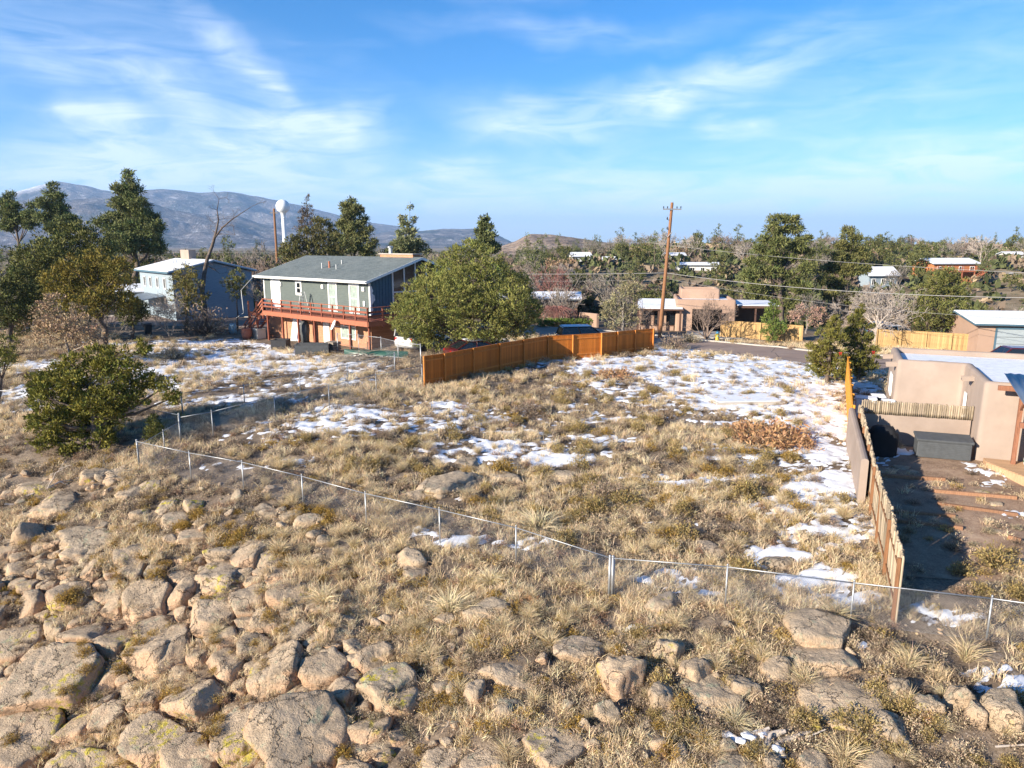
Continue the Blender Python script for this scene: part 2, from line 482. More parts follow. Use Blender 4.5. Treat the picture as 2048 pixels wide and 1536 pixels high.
def ground_material():
    t = NT('ground'); p = t.pos()
    n1 = t.noise(p, .35, 6, .65); n2 = t.noise(p, 2.1, 7, .7); n3 = t.noise(p, 14., 5, .7)
    soil = t.ramp(n2, [(.3, (.075, .054, .04)), (.5, (.135, .10, .072)), (.72, (.22, .165, .12))])
    straw = t.ramp(n3, [(.3, (.13, .10, .072)), (.52, (.26, .20, .145)), (.75, (.40, .32, .235))])
    c = t.mix(t.ramp(t.noise(p, .8, 6, .66), [(.40, 0.), (.60, 1.)]), soil, straw)
    peb = t.voronoi(p, 13., out='Color'); pd = t.voronoi(p, 13.)
    sp = t.node('ShaderNodeSeparateColor'); t.set(sp.inputs[0], peb)
    grav = t.ramp(sp.outputs[0], [(.0, (.20, .15, .11)), (.5, (.33, .26, .20)), (1., (.46, .39, .32))])
    c = t.mix(t.math('MULTIPLY', t.ramp(n1, [(.5, 0.), (.62, .8)]), t.ramp(pd, [(.28, 1.), (.42, 0.)])), c, grav)
    c = t.mix(t.ramp(n3, [(.28, .5), (.46, 0.)]), c, (.05, .038, .028))
    # far country: dry grass, scrub and thin snow, too far to tell the plants apart
    ln = t.node('ShaderNodeVectorMath', operation='LENGTH'); t.set(ln.inputs[0], p)
    far = t.ramp(t.noise(p, .06, 8, .72), [(.34, (.085, .080, .050)), (.47, (.20, .155, .105)), (.60, (.31, .245, .165)), (.69, (.40, .34, .265))])
    far = t.mix(t.ramp(t.noise(p, .5, 5, .7), [(.55, 0.), (.63, .8)]), far, (.07, .072, .04))
    far = t.mix(t.ramp(t.noise(p, .11, 6, .7), [(.615, 0.), (.655, .75)]), far, (.72, .72, .74))
    c = t.mix(t.ramp(t.math('DIVIDE', ln.outputs['Value'], 200.), [(.40, 0.), (.55, 1.)]), c, far)
    h = t.math('ADD', t.math('MULTIPLY', n3, .5), t.math('MULTIPLY', n2, 1.0))
    return t.done(t.bsdf(c, .95, t.bump(h, .6, .08), 0, .1))
ground_material()

def snow_material():
    t = NT('snow'); p = t.pos()
    c = t.ramp(t.noise(p, 3., 6, .6), [(.3, (.64, .65, .69)), (.6, (.76, .77, .80))])
    c = t.mix(t.ramp(t.noise(p, 17., 4, .7), [(.60, 0.), (.72, .45)]), c, (.50, .43, .34))
    h = t.math('ADD', t.noise(p, 6., 5, .6), t.math('MULTIPLY', t.noise(p, 40., 3), .25))
    return t.done(t.bsdf(c, .7, t.bump(h, .35, .05), 0, .3, Subsurface_Weight=.0))
snow_material()

def asphalt_material():
    t = NT('asphalt'); p = t.pos()
    c = t.ramp(t.noise(p, .5, 6, .65), [(.3, (.27, .195, .155)), (.7, (.36, .27, .22))])
    c = t.mix(t.ramp(t.noise(p, 30., 3, .7), [(.35, .4), (.55, 0.)]), c, (.15, .12, .105))
    cr = t.voronoi(p, .33, 'DISTANCE_TO_EDGE')
    c = t.mix(t.ramp(cr, [(.004, .8), (.012, 0.)]), c, (.05, .045, .045))
    return t.done(t.bsdf(c, .88, t.bump(t.noise(p, 60., 3), .3, .01), 0, .08))
asphalt_material()
plain('concrete', (.42, .38, .33), .85, .14, 1.2, .25, 30., dirt=(.27, .24, .2))

# ---------------------------------------------------------------- the ground sheet
def spaced(segs):
    out = [segs[0][0]]
    for a, b, d in segs:
        n = max(1, int(round((b - a) / d))); out += list(np.linspace(a, b, n + 1)[1:])
    return out
def grow(start, end, d, k):
    out = []; x = start; s = 1 if end > start else -1
    while (end - x) * s > 0:
        d *= k; x += s * d; out.append(x)
    return out
gx = spaced([(-32, 34, .27)]); gx = grow(-32, -16000, .3, 1.16)[::-1] + gx + grow(34, 16000, .3, 1.16)
gy = spaced([(5, 62, .27), (62, 130, .9)]); gy = grow(5, -4000, .3, 1.3)[::-1] + gy + grow(130, 22000, 1.0, 1.11)
GX, GY = np.meshgrid(np.array(gx), np.array(gy))
GZ = terrain(GX, GY)
def grid_faces(ny, nx, off=0):
    i = np.arange(ny * nx).reshape(ny, nx)
    return np.stack([i[:-1, :-1].ravel(), i[:-1, 1:].ravel(), i[1:, 1:].ravel(), i[1:, :-1].ravel()], 1) + off
ground = link('ground', np_mesh('ground', np.stack([GX.ravel(), GY.ravel(), GZ.ravel()], 1), grid_faces(len(gy), len(gx)), MT['ground'], True))
tag(ground, kind='structure')
_gx, _gy = np.array(gx), np.array(gy)
def hz(x, y):
    """Height of the ground sheet itself."""
    x = np.atleast_1d(np.asarray(x, float)); y = np.atleast_1d(np.asarray(y, float))
    i = np.clip(np.searchsorted(_gx, x) - 1, 0, len(_gx) - 2); j = np.clip(np.searchsorted(_gy, y) - 1, 0, len(_gy) - 2)
    u = (x - _gx[i]) / (_gx[i + 1] - _gx[i]); v = (y - _gy[j]) / (_gy[j + 1] - _gy[j])
    return GZ[j, i] * (1 - u) * (1 - v) + GZ[j, i + 1] * u * (1 - v) + GZ[j + 1, i] * (1 - u) * v + GZ[j + 1, i + 1] * u * v
def tz(x, y): return float(hz(x, y)[0])
def gp(px, py, zmin=7.0, zmax=900.0):
    """World point on the ground sheet seen at that pixel."""
    d = px_dir(px, py); a = zmin; Zs = np.geomspace(zmin, zmax, 900)
    for _ in range(2):
        P = CAM[None] + Zs[:, None] * d[None]; below = P[:, 2] < hz(P[:, 0], P[:, 1])
        if not below.any(): return P[-1]
        i = int(np.argmax(below)); Zs = np.linspace(Zs[max(i - 1, 0)], Zs[i], 60)
    return CAM + Zs[np.argmax(CAM[2] + Zs * d[2] < hz(CAM[0] + Zs * d[0], CAM[1] + Zs * d[1]))] * d

# ---------------------------------------------------------------- street, kerbs, drive
def ribbon(name, pts_l, pts_r, lift, mat, n=60, thick=0.0, cross=6):
    """A draped strip between two plan polylines."""
    def samp(P):
        P = np.array(P, float)[:, :2]; d = np.concatenate([[0], np.cumsum(np.linalg.norm(np.diff(P, axis=0), axis=1))])
        t = np.linspace(0, d[-1], n); return np.stack([np.interp(t, d, P[:, 0]), np.interp(t, d, P[:, 1])], 1)
    a, b = samp(pts_l), samp(pts_r)
    W = np.linspace(0, 1, cross)
    X = a[:, None, 0] * (1 - W) + b[:, None, 0] * W; Y = a[:, None, 1] * (1 - W) + b[:, None, 1] * W
    Zz = hz(X.ravel(), Y.ravel()).reshape(X.shape) + lift
    V = np.stack([X.ravel(), Y.ravel(), Zz.ravel()], 1); Fc = grid_faces(n, cross)
    if thick:
        V2 = V.copy(); V2[:, 2] -= thick; m = n * cross; i = np.arange(m).reshape(n, cross)
        s1 = np.stack([i[:-1, 0], i[1:, 0], i[1:, 0] + m, i[:-1, 0] + m], 1); s2 = np.stack([i[:-1, -1], i[:-1, -1] + m, i[1:, -1] + m, i[1:, -1]], 1)
        e1 = np.stack([i[0, :-1], i[0, :-1] + m, i[0, 1:] + m, i[0, 1:]], 1); e2 = np.stack([i[-1, :-1], i[-1, 1:], i[-1, 1:] + m, i[-1, :-1] + m], 1)
        V = np.concatenate([V, V2]); Fc = np.concatenate([Fc, s1, s2, e1, e2])
    return tag(link(name, np_mesh(name, V, Fc, mat, False)), kind='structure')

road_near = [(-75, 71.5), (-40, 72), (-12, 69.5), (0, 67), (8, 64), (13, 60.2), (18, 55.2), (22, 51), (27, 47.5), (34, 44.5), (45, 41), (80, 34)]
road_far = [(-75, 80), (-40, 80.5), (-12, 78), (2, 75), (11, 70.5), (16.5, 65.5), (21.5, 61), (26, 57.5), (31, 54.5), (37, 52), (48, 48.5), (82, 42)]
ribbon('road', road_near, road_far, .035, MT['asphalt'], 120, 0, 9)
def offset(P, d):
    P = np.array(P, float); t = np.gradient(P, axis=0); t /= np.linalg.norm(t, axis=1)[:, None]
    return P + np.stack([-t[:, 1], t[:, 0]], 1) * d
ribbon('kerb', road_far, offset(road_far, .55), .12, MT['concrete'], 120, .25, 2)

# ---------------------------------------------------------------- snow lying on the ground
SNOW = [  # px, py, radius along x (m), radius along y (m), weight
    (1450, 735, 9, 5, 1.25), (1300, 728, 6, 4, 1.0), (1560, 765, 6, 4, 1.25), (1610, 810, 4, 4, 1.2), (1480, 790, 6, 4, 1.15), (1620, 850, 3, 3, 1.0), (1390, 765, 5, 4, .8),
    (1200, 735, 5, 3, .85), (1240, 770, 5, 3, .55), (1330, 700, 4, 3, .9), (1550, 720, 5, 2.5, 1.1), (1640, 760, 3, 4, 1.0),
    (990, 895, 2.5, 1.6, .85), (1110, 915, 2.2, 1.1, 1.0), (930, 905, 2, 1, .7), (1060, 880, 3, 2, .5), (1200, 878, 1.6, .8, .85), (945, 840, 2.5, 1.2, .5), (1150, 830, 4, 2, .45),
    (700, 830, 3.5, 1.6, .75), (640, 855, 3, 1.4, .8), (560, 872, 2.5, 1.2, .6), (840, 850, 3, 1.2, .5), (900, 820, 3, 1.5, .5),
    (1640, 900, 2, 2.5, .95), (1650, 965, 1.5, 2, .95), (1690, 1035, 1.2, 1.8, .95), (1560, 1105, 1.1, .9, .9), (1625, 1160, 1.3, .7, .85), (1680, 1195, 1.4, .6, .7), (1480, 950, 1.4, .8, .7), (1540, 925, 1.8, 1.2, .75),
    (1390, 965, 1.8, .8, .7), (1300, 955, 1.2, .5, .65), (1340, 1050, 1., .5, .6), (1650, 1060, 1.4, 1.2, .9), (1600, 1010, 1.6, 1.2, .85), (1460, 905, 2, 1.2, .7),
    (470, 715, 7, 4, .95), (560, 735, 6, 3, 1.0), (400, 742, 6, 3.5, .9), (300, 770, 5, 3, .7), (350, 700, 4, 2.5, .75), (620, 765, 4, 2, .65), (480, 800, 4, 1.5, .7), (680, 740, 4, 2, .5), (420, 690, 6, 3, .8),
    (30, 735, 4, 2.2, .85), (50, 790, 3, 1.6, .7), (40, 815, 2.5, 1, .6), (250, 690, 4, 2, .6), (1020, 690, 8, 3, .9), (1120, 690, 4, 2, .8),
    (590, 925, 1.6, .5, .65), (480, 930, 1.6, .5, .6), (850, 1062, .9, .3, .6), (920, 1078, 1, .4, .6), (1060, 1085, 1.2, .4, .55), (1330, 1155, 1.2, .5, .75), (1400, 1180, 1, .4, .65), (1270, 1258, .9, .35, .7),
    (1800, 1215, 1, .4, .5), (1900, 1237, 1.0, .3, .7), (1760, 1295, .5, .25, .7), (2020, 1370, .8, .4, .5), (1950, 1345, .8, .3, .5), (1500, 1475, .6, .25, .8), (990, 920, 1.4, .5, .6), (1080, 1000, .8, .3, .5), (960, 1003, .9, .3, .55),
    (1800, 905, .9, .5, .9), (1960, 940, .6, 1.0, .75), (1985, 970, .6, .4, .75), (2040, 1035, .6, .6, .7), (1930, 700, 3, 1, .3), (1700, 742, 2, 2, .9)]
_snow_c = [(gp(px, py), rx, ry, w) for px, py, rx, ry, w in SNOW]
def snow_mask(x, y):
    m = np.zeros(x.shape)
    for c, rx, ry, w in _snow_c:
        m = np.maximum(m, w * np.exp(-(((x - c[0]) / rx) ** 2 + ((y - c[1]) / ry) ** 2) * .8))
    p = xy3(x, y)
    n = (.36 * fbm(p * .55, 3, 31) + .60 * fbm(p * np.array([1.5, 2.2, 1]), 4, 33, .66) + .95 * fbm(p * np.array([3.4, 5.0, 1]), 3, 35, .7)).reshape(x.shape)
    return np.where(m > .22, np.minimum(m, .88) + n - .50, -1.)

_sx = np.arange(-36, 36, .125); _sy = np.arange(9, 70, .125)
SX, SY = np.meshgrid(_sx, _sy)
HOUSE_PLAN = []      # plan polygons no snow sheet, grass or shrub may enter (filled below)
ROAD_POLY = road_near + road_far[::-1]
def build_snow():
    m = snow_mask(SX, SY)
    m[in_poly(SX, SY, ROAD_POLY)] = -1
    for poly in HOUSE_PLAN: m[in_poly(SX, SY, poly)] = -1
    z = hz(SX.ravel(), SY.ravel()).reshape(SX.shape) + np.clip(m * .20, -.05, .075)
    keep = m > -.18
    kc = keep[:-1, :-1] | keep[1:, :-1] | keep[:-1, 1:] | keep[1:, 1:]
    fc = grid_faces(*SX.shape)[kc.ravel()]
    u, inv = np.unique(fc, return_inverse=True)
    V = np.stack([SX.ravel(), SY.ravel(), z.ravel()], 1)[u]
    o = link('snow', np_mesh('snow', V, inv.reshape(-1, 4), MT['snow'], True))
    tag(o, 'thin patchy white snow lying between the dry grass on the lots', 'snow', kind='stuff')

# ---------------------------------------------------------------- mountains and the rocky hill
def mountain_material():
    t = NT('mountain'); p = t.pos()
    c = t.ramp(t.noise(p, .0035, 9, .68), [(.34, (.035, .045, .046)), (.45, (.11, .095, .09)), (.58, (.20, .17, .155)), (.70, (.31, .27, .255))])
    c = t.mix(t.ramp(t.noise(p, .016, 7, .78), [(.54, 0.), (.64, .8)]), c, (.55, .54, .55))
    c = t.mix(t.ramp(t.noise(p, .0024, 7, .72), [(.53, 0.), (.58, .9)]), c, (.035, .045, .035))
    s = t.node('ShaderNodeSeparateColor'); t.set(s.inputs[0], t.attr())
    sn = t.math('MULTIPLY', s.outputs[0], t.ramp(t.noise(p, .01, 7, .7), [(.30, 0.), (.46, 1.)]))
    c = t.mix(sn, c, (.85, .85, .86))
    return t.done(t.bsdf(c, .95, t.bump(t.noise(p, .012, 7, .7), .9, 70.), 0, .05))
mountain_material()

def skyline(prof, px):
    P = np.array(prof, float); return np.interp(px, P[:, 0], P[:, 1])
def build_range(name, prof, r_front, r_top, r_back, seed, n_az=300, n_r=80, spur=.5, mat='mountain', snow=None, wig=.06, px0=None, px1=None):
    px = np.linspace(px0 or prof[0][0], px1 or prof[-1][0], n_az)
    yy = skyline(prof, px) + 1.6 * fbm(np.stack([px * .05, px * 0, px * 0], 1), 4, seed)
    ae = np.array([azel(a, b) for a, b in zip(px, yy)])
    az, el = ae[:, 0], ae[:, 1]
    rt = r_top * (1 + wig * fbm(np.stack([az * 9, az * 0, az * 0], 1), 3, seed + 5))
    tr = np.concatenate([np.linspace(0, 1, n_r), 1 + np.linspace(0, 1, 18)[1:]])
    T_, A = np.meshgrid(tr, np.arange(n_az)); A = A.astype(int)
    rr = np.where(T_ <= 1, r_front + (rt[A] - r_front) * T_, rt[A] + (r_back - rt[A]) * (T_ - 1))
    zr = np.maximum(10 + rt * np.tan(el), 1.0)
    X = rr * np.sin(az[A]); Y = rr * np.cos(az[A])
    sh = np.where(T_ <= 1, sstep(0, 1, T_) ** .8, 1 - sstep(0, 1, T_ - 1))
    k = 4.2 / (r_top - r_front)
    pts = np.stack([X.ravel() * k, Y.ravel() * k, X.ravel() * 0], 1)
    rid = 1 - np.abs(fbm(pts, 5, seed + 9, .55)).reshape(X.shape) * 2.2
    amp = np.clip(1 - np.abs(T_ - 1) ** .7, 0, 1)
    Zz = zr[A] * sh * (1 + spur * (rid - .75) * (1 - sh) * 1.0) + spur * zr[A] * .16 * fbm(pts * 4, 4, seed + 3).reshape(X.shape) * (1 - sh) * sh * 4 * .5
    Zz = np.minimum(Zz, 10 + rr * np.tan(el[A]) * np.where(T_ <= 1, 1, 1) + 0) * 1.0 - 6 * (sh < .02)
    colr = np.zeros((X.size, 3))
    if snow is not None: colr[:, 0] = snow(px[A], T_).ravel()
    V = np.stack([X.ravel(), Y.ravel(), Zz.ravel()], 1)
    f = grid_faces(n_az, len(tr))
    o = link(name, np_mesh(name, V, f[:, ::-1], MT[mat], True, color=colr))
    return tag(o, kind='structure')
M_BACK = [(-700, 420), (-400, 402), (-200, 410), (0, 393), (60, 376), (110, 362), (170, 372), (230, 385), (300, 379), (335, 378), (400, 385), (450, 383), (500, 390), (560, 402), (640, 420), (700, 437), (760, 448), (800, 452), (850, 470), (900, 485), (960, 492)]
M_SIDE = [(640, 495), (700, 478), (780, 462), (830, 462), (860, 461), (885, 458), (905, 457), (930, 458), (955, 458), (985, 465), (1005, 474), (1030, 489), (1050, 494)]
M_FRONT = [(-700, 440), (-300, 432), (0, 410), (60, 398), (120, 400), (220, 396), (300, 404), (345, 420), (420, 432), (470, 430), (520, 448), (600, 458), (700, 470), (800, 484), (900, 494)]
def peak_snow(px, T_):
    return (sstep(15, 45, px) * (1 - sstep(88, 112, px)) * sstep(.66, .82, T_) * (1 - sstep(1.0, 1.1, T_)) + .75 * sstep(170, 195, px) * (1 - sstep(215, 235, px)) * sstep(.9, .95, T_))
build_range('mountain', M_BACK, 5200, 8200, 11000, 11, 320, 80, .8, snow=peak_snow)
build_range('mountain', M_FRONT, 3600, 5600, 7400, 23, 260, 70, 1.0)
build_range('mountain', M_SIDE, 3800, 5600, 7600, 37, 140, 60, .8)

def hill_material():
    t = NT('hillside'); p = t.pos()
    c = t.ramp(t.noise(p, .022, 8, .7), [(.34, (.14, .105, .08)), (.48, (.29, .21, .155)), (.64, (.42, .32, .235))])
    c = t.mix(t.ramp(t.noise(p, .2, 5, .7), [(.53, 0.), (.61, .9)]), c, (.055, .052, .036))
    c = t.mix(t.ramp(t.noise(p, .1, 5, .7), [(.64, 0.), (.69, .6)]), c, (.6, .59, .6))
    return t.done(t.bsdf(c, .95, t.bump(t.noise(p, .12, 6, .7), .7, 4.), 0, .05))
hill_material()
H_PROF = [(960, 498), (1000, 494), (1030, 483), (1050, 472), (1062, 468), (1076, 469), (1100, 468), (1130, 473), (1160, 477), (1200, 484), (1250, 489), (1300, 492), (1360, 495), (1420, 498), (1520, 502)]
build_range('hill', H_PROF, 620, 1000, 1350, 51, 200, 60, .9, 'hillside', wig=.12)

# ---------------------------------------------------------------- plants: leaf clouds, trunks, bare branches
def unit(v): return v / (np.linalg.norm(v, axis=-1, keepdims=True) + 1e-9)

def rot_basis(d, rng):
    """Two unit vectors across each direction d."""
    r = unit(rng.normal(size=d.shape)); a = unit(np.cross(d, r)); return a, np.cross(d, a)

def leaf_tris(P, D, L, W, rng, curl=.0):
    """One narrow triangle pair (kite) for each point P along direction D with length L and width W."""
    a, b = rot_basis(D, rng)
    L = np.asarray(L).reshape(-1, 1); W = np.asarray(W).reshape(-1, 1)
    v0 = P; v1 = P + D * L * .45 + a * W * .5; v2 = P + D * L + b * L * curl; v3 = P + D * L * .45 - a * W * .5
    V = np.stack([v0, v1, v2, v3], 1).reshape(-1, 3)
    i = np.arange(len(P))[:, None] * 4
    return V, np.concatenate([i, i + 1, i + 2, i + 3], 1)

def blades(P, D, L, W, rng, bend):
    """Grass blades: a base edge, a bent middle and a tip (3 triangles as quad + tri joined by shared points)."""
    a, b = rot_basis(D, rng)
    L = np.asarray(L).reshape(-1, 1); W = np.asarray(W).reshape(-1, 1)
    out = unit(np.concatenate([D[:, :2], np.zeros((len(D), 1))], 1) + 1e-6)
    mid = P + D * L * .55; tip = mid + unit(D + out * bend - np.array([0, 0, 1]) * bend * .55) * L * .5
    V = np.stack([P - a * W * .5, P + a * W * .5, mid + a * W * .38, mid - a * W * .38, tip], 1).reshape(-1, 3)
    i = np.arange(len(P))[:, None] * 5
    return V, np.concatenate([i, i + 1, i + 2, i + 3], 1), np.concatenate([i + 3, i + 2, i + 4], 1)

def jitter_col(base, n, rng, sv=.25, sh=.10):
    c = np.asarray(base, float)[None] * (1 + rng.normal(size=(n, 1)) * sv)
    c = c * (1 + rng.normal(size=(n, 3)) * sh)
    return np.clip(c, .004, 1)

def lobe_points(lobes, n, rng, inner=.64):
    """Points and outward directions on the skins of a pile of ellipsoid lobes (cx,cy,cz,rx,ry,rz)."""
    L = np.asarray(lobes, float)
    area = (L[:, 3] * L[:, 4] + L[:, 4] * L[:, 5] + L[:, 3] * L[:, 5])
    k = rng.choice(len(L), n * 2, p=area / area.sum())
    d = unit(rng.normal(size=(n * 2, 3)))
    rad = 1 - np.abs(rng.normal(size=n * 2)) * (1 - inner)
    P = L[k, :3] + d * L[k, 3:6] * rad[:, None]
    q = np.ones(len(P), bool)
    for j in range(len(L)):
        e = np.linalg.norm((P - L[j, :3]) / L[j, 3:6], axis=1); q &= ~((e < .62) & (k != j))
    i = np.nonzero(q)[0][:n]
    return P[i], unit(d[i] / L[k[i], 3:6]), k[i]

def crown_mesh(name, lobes, clumps, leaves, size, leaf, width, base, rng, up=.45, tips=None, holes=.0, sv=.22):
    """Foliage as leaf-sized faces gathered in clumps on uneven lobes."""
    P, D, K = lobe_points(lobes, clumps, rng)
    # gaps: whole patches of clumps are missing
    if holes:
        g = fbm(P * (1.25 / max(.3, np.mean([l[3] for l in lobes]))), 3, int(rng.integers(999)))
        ok = g > np.quantile(g, holes); P, D, K = P[ok], D[ok], K[ok]
    n = len(P); cs = size * rng.uniform(.6, 1.3, n)
    base = np.asarray(base) * 1.75; tips = None if tips is None else np.asarray(tips) * 2.1; holes = holes * .45
    cc = jitter_col(base, n, rng, sv, .06)
    hue = rng.random(n)
    if tips is not None: cc = cc * (1 - .55 * hue[:, None]) + np.asarray(tips)[None] * (.55 * hue[:, None])
    PP = np.repeat(P, leaves, 0) + unit(rng.normal(size=(n * leaves, 3))) * (np.repeat(cs, leaves) * rng.random(n * leaves) ** .6)[:, None] * np.array([1, 1, .8])
    DD = unit(np.repeat(D, leaves, 0) * .8 + np.array([0, 0, up]) + rng.normal(size=(n * leaves, 3)) * .62)
    V, Fq = leaf_tris(PP, DD, leaf * rng.uniform(.6, 1.35, len(PP)), width * rng.uniform(.6, 1.3, len(PP)), rng)
    C = np.repeat(np.repeat(cc, leaves, 0) * rng.uniform(.78, 1.22, (n * leaves, 1)), 4, 0)
    return np_mesh(name, V, Fq, MT['leaf'], False, color=np.clip(C, 0, 1))

class Tubes:
    """Tapered many-sided limbs gathered into one mesh (branches of ONE plant)."""
    def __init__(s): s.seg = []
    def add(s, p, q, r0, r1): s.seg.append((*p, *q, r0, r1))
    def mesh(s, name, mat, n=5):
        S = np.array(s.seg); p, q, r0, r1 = S[:, :3], S[:, 3:6], S[:, 6], S[:, 7]
        d = unit(q - p); h = np.where(np.abs(d[:, 2:3]) > .9, np.array([[1., 0, 0]]), np.array([[0., 0, 1]]))
        a = unit(np.cross(d, h)); b = np.cross(d, a)
        t = np.arange(n) * 2 * np.pi / n
        ring = a[:, None] * np.cos(t)[None, :, None] + b[:, None] * np.sin(t)[None, :, None]
        V = np.concatenate([p[:, None] + ring * r0[:, None, None], q[:, None] + ring * r1[:, None, None]], 1).reshape(-1, 3)
        k = np.arange(n); base = (np.arange(len(S)) * 2 * n)[:, None, None]
        f = np.stack([k, (k + 1) % n, n + (k + 1) % n, n + k], 1)[None] + base
        return np_mesh(name, V, f.reshape(-1, 4), mat, True)

def limb(T_, p, d, length, r, rng, depth, spread, seg=3, wob=.16, up=.12, kids=3, twig=.006, short=.68, ends=None):
    """Recursive branching into T_; ends collects the tip points."""
    p = np.array(p, float); d = unit(np.array(d, float)); rr = r; pts = []
    for k in range(seg):
        d = unit(d + rng.normal(size=3) * wob + np.array([0, 0, up]) * (.6 if depth else .25))
        q = p + d * length / seg; r2 = max(rr * (.86 if depth else .8), twig)
        T_.add(p, q, rr, r2); p, rr = q, r2; pts.append((q.copy(), d.copy(), rr))
    if depth <= 0:
        if ends is not None: ends.append((p, d))
        return
    for k in range(kids):
        b, bd, br = pts[-1] if k < 2 else pts[int(rng.integers(0, len(pts)))]
        ax = unit(rng.normal(size=3)); side = unit(ax - bd * ax.dot(bd))
        nd = unit(bd * (1 - spread * .55) + side * spread * rng.uniform(.7, 1.2))
        limb(T_, b, nd, length * short * rng.uniform(.75, 1.2), max(br * rng.uniform(.6, .8), twig), rng, depth - 1, spread, seg, wob, up, kids, twig, short, ends)

plain('bark', (.115, .085, .065), .95, .3, 6, .6, 30, dirt=(.2, .17, .14))
plain('bark_grey', (.25, .215, .18), .95, .25, 6, .5, 30, dirt=(.13, .11, .095))
plain('bark_red', (.24, .115, .095), .95, .25, 6, .4, 30)
plain('bark_pale', (.40, .34, .29), .95, .2, 6, .4, 30, dirt=(.2, .17, .15))
plain('bark_twig', (.225, .165, .13), .95, .25, 6, .4, 30)

JUN = (.062, .066, .020); JUN_T = (.125, .113, .030)
PIN = (.060, .074, .026); PIN_T = (.120, .118, .042)
GOLD = (.150, .115, .022)

def px_lobes(base, Z, items, flat=.85, depth=None, seed=0):
    """Lobes given as pixel discs (px, py, radius px) at camera depth Z, returned in metres around base."""
    rng = np.random.default_rng(seed); out = []
    for it in items:
        px, py, r = it[:3]; dz = it[3] if len(it) > 3 else rng.uniform(-.6, .6)
        s = Z / F_PX; rm = r * s
        c = pt(px, py, Z) - base; c[1] += dz * rm * 1.2
        out.append((c[0], c[1], c[2], rm * 1.05, rm * 1.15, rm * flat))
    return out

def tree_at(name, label, base, lobes, rng, trunk_r, clumps, leaves, size, leaf, width, colr, tips, up=.45, holes=.2, bark='bark', group=None, cat='tree', branchy=True, trunk_top=None, extra=None):
    t = thing(name, label, cat, base, 0, group)
    T_ = Tubes(); L = np.array(lobes)
    top = np.array(trunk_top) if trunk_top is not None else np.array([L[:, 0].mean(), L[:, 1].mean(), L[:, 2].max() * .72])
    p = np.array([0, 0, -.25]); n = 7; path = []
    for k in range(1, n + 1):
        f = k / n; q = top * f + rng.normal(size=3) * np.array([1, 1, .2]) * trunk_r * .45; q[2] = top[2] * f
        T_.add(p, q, trunk_r * (1.15 - .85 * (k - 1) / n), trunk_r * (1.15 - .85 * k / n)); path.append((q, trunk_r * (1.15 - .85 * k / n))); p = q
    if branchy:
        for l in L:
            c = l[:3]; b, br = min(path, key=lambda e: np.linalg.norm(e[0] - c * np.array([.5, .5, .7])))
            m = (b + c) * .5 + np.array([0, 0, -.08 * np.linalg.norm(c - b)])
            T_.add(b, m, br * .55, br * .38); T_.add(m, c, br * .38, br * .18)
            for _ in range(5):
                e = c + rng.normal(size=3) * l[3:6] * .5; T_.add(c, e, br * .16, .012)
    link('trunk', T_.mesh('trunk', MT[bark], 6), t)
    link('crown', crown_mesh('crown', lobes, clumps, leaves, size, leaf, width, colr, rng, up, tips, holes), t)
    return t

# ---------------------------------------------------------------- rocks
def icosphere(level):
    t = (1 + 5 ** .5) / 2
    V = [(-1, t, 0), (1, t, 0), (-1, -t, 0), (1, -t, 0), (0, -1, t), (0, 1, t), (0, -1, -t), (0, 1, -t), (t, 0, -1), (t, 0, 1), (-t, 0, -1), (-t, 0, 1)]
    Fc = [(0, 11, 5), (0, 5, 1), (0, 1, 7), (0, 7, 10), (0, 10, 11), (1, 5, 9), (5, 11, 4), (11, 10, 2), (10, 7, 6), (7, 1, 8), (3, 9, 4), (3, 4, 2), (3, 2, 6), (3, 6, 8), (3, 8, 9), (4, 9, 5), (2, 4, 11), (6, 2, 10), (8, 6, 7), (9, 8, 1)]
    V = [np.array(v) / np.linalg.norm(v) for v in V]
    for _ in range(level):
        mid = {}; nf = []
        def m(a, b):
            k = (min(a, b), max(a, b))
            if k not in mid:
                q = V[a] + V[b]; V.append(q / np.linalg.norm(q)); mid[k] = len(V) - 1
            return mid[k]
        for a, b, c in Fc:
            x, y, z = m(a, b), m(b, c), m(c, a); nf += [(a, x, z), (b, y, x), (c, z, y), (x, y, z)]
        Fc = nf
    return np.array(V), np.array(Fc, np.int32)
ICO = {k: icosphere(k) for k in (2, 3, 4)}

def block(level, N_, D_, seed, rough=.05, soft=16, cap=1.35):
    """Weathered polyhedral block: directions clipped by planes n.x = d, edges worn, faces uneven."""
    dirs, Fc = ICO[level]
    dn = dirs @ N_.T
    t = np.where(dn > 1e-3, D_[None] / np.maximum(dn, 1e-3), 1e6)
    r = (np.sum((t / t.min(1, keepdims=True)) ** (-soft), 1)) ** (-1 / soft) * t.min(1)
    s = np.mean(np.minimum(D_, 2.2 * np.median(D_))); r = np.minimum(r, cap * (1 + .12 * dirs[:, 0]))
    V = dirs * r[:, None]; off = np.array([seed * 7.13 % 50, seed * 3.7 % 50, 0])
    n1 = fbm(V / s * 1.3 + off, 4, seed % 97, .6); n2 = fbm(V / s * 4.5 + off, 3, seed % 89, .6)
    cr = np.minimum(1, np.abs(fbm(V / s * .9 + off + 9, 2, seed % 83)) * 9)
    k = 1 + rough * 2.0 * n1 + rough * .8 * n2 - rough * 1.3 * (1 - cr)
    return V * k[:, None], Fc

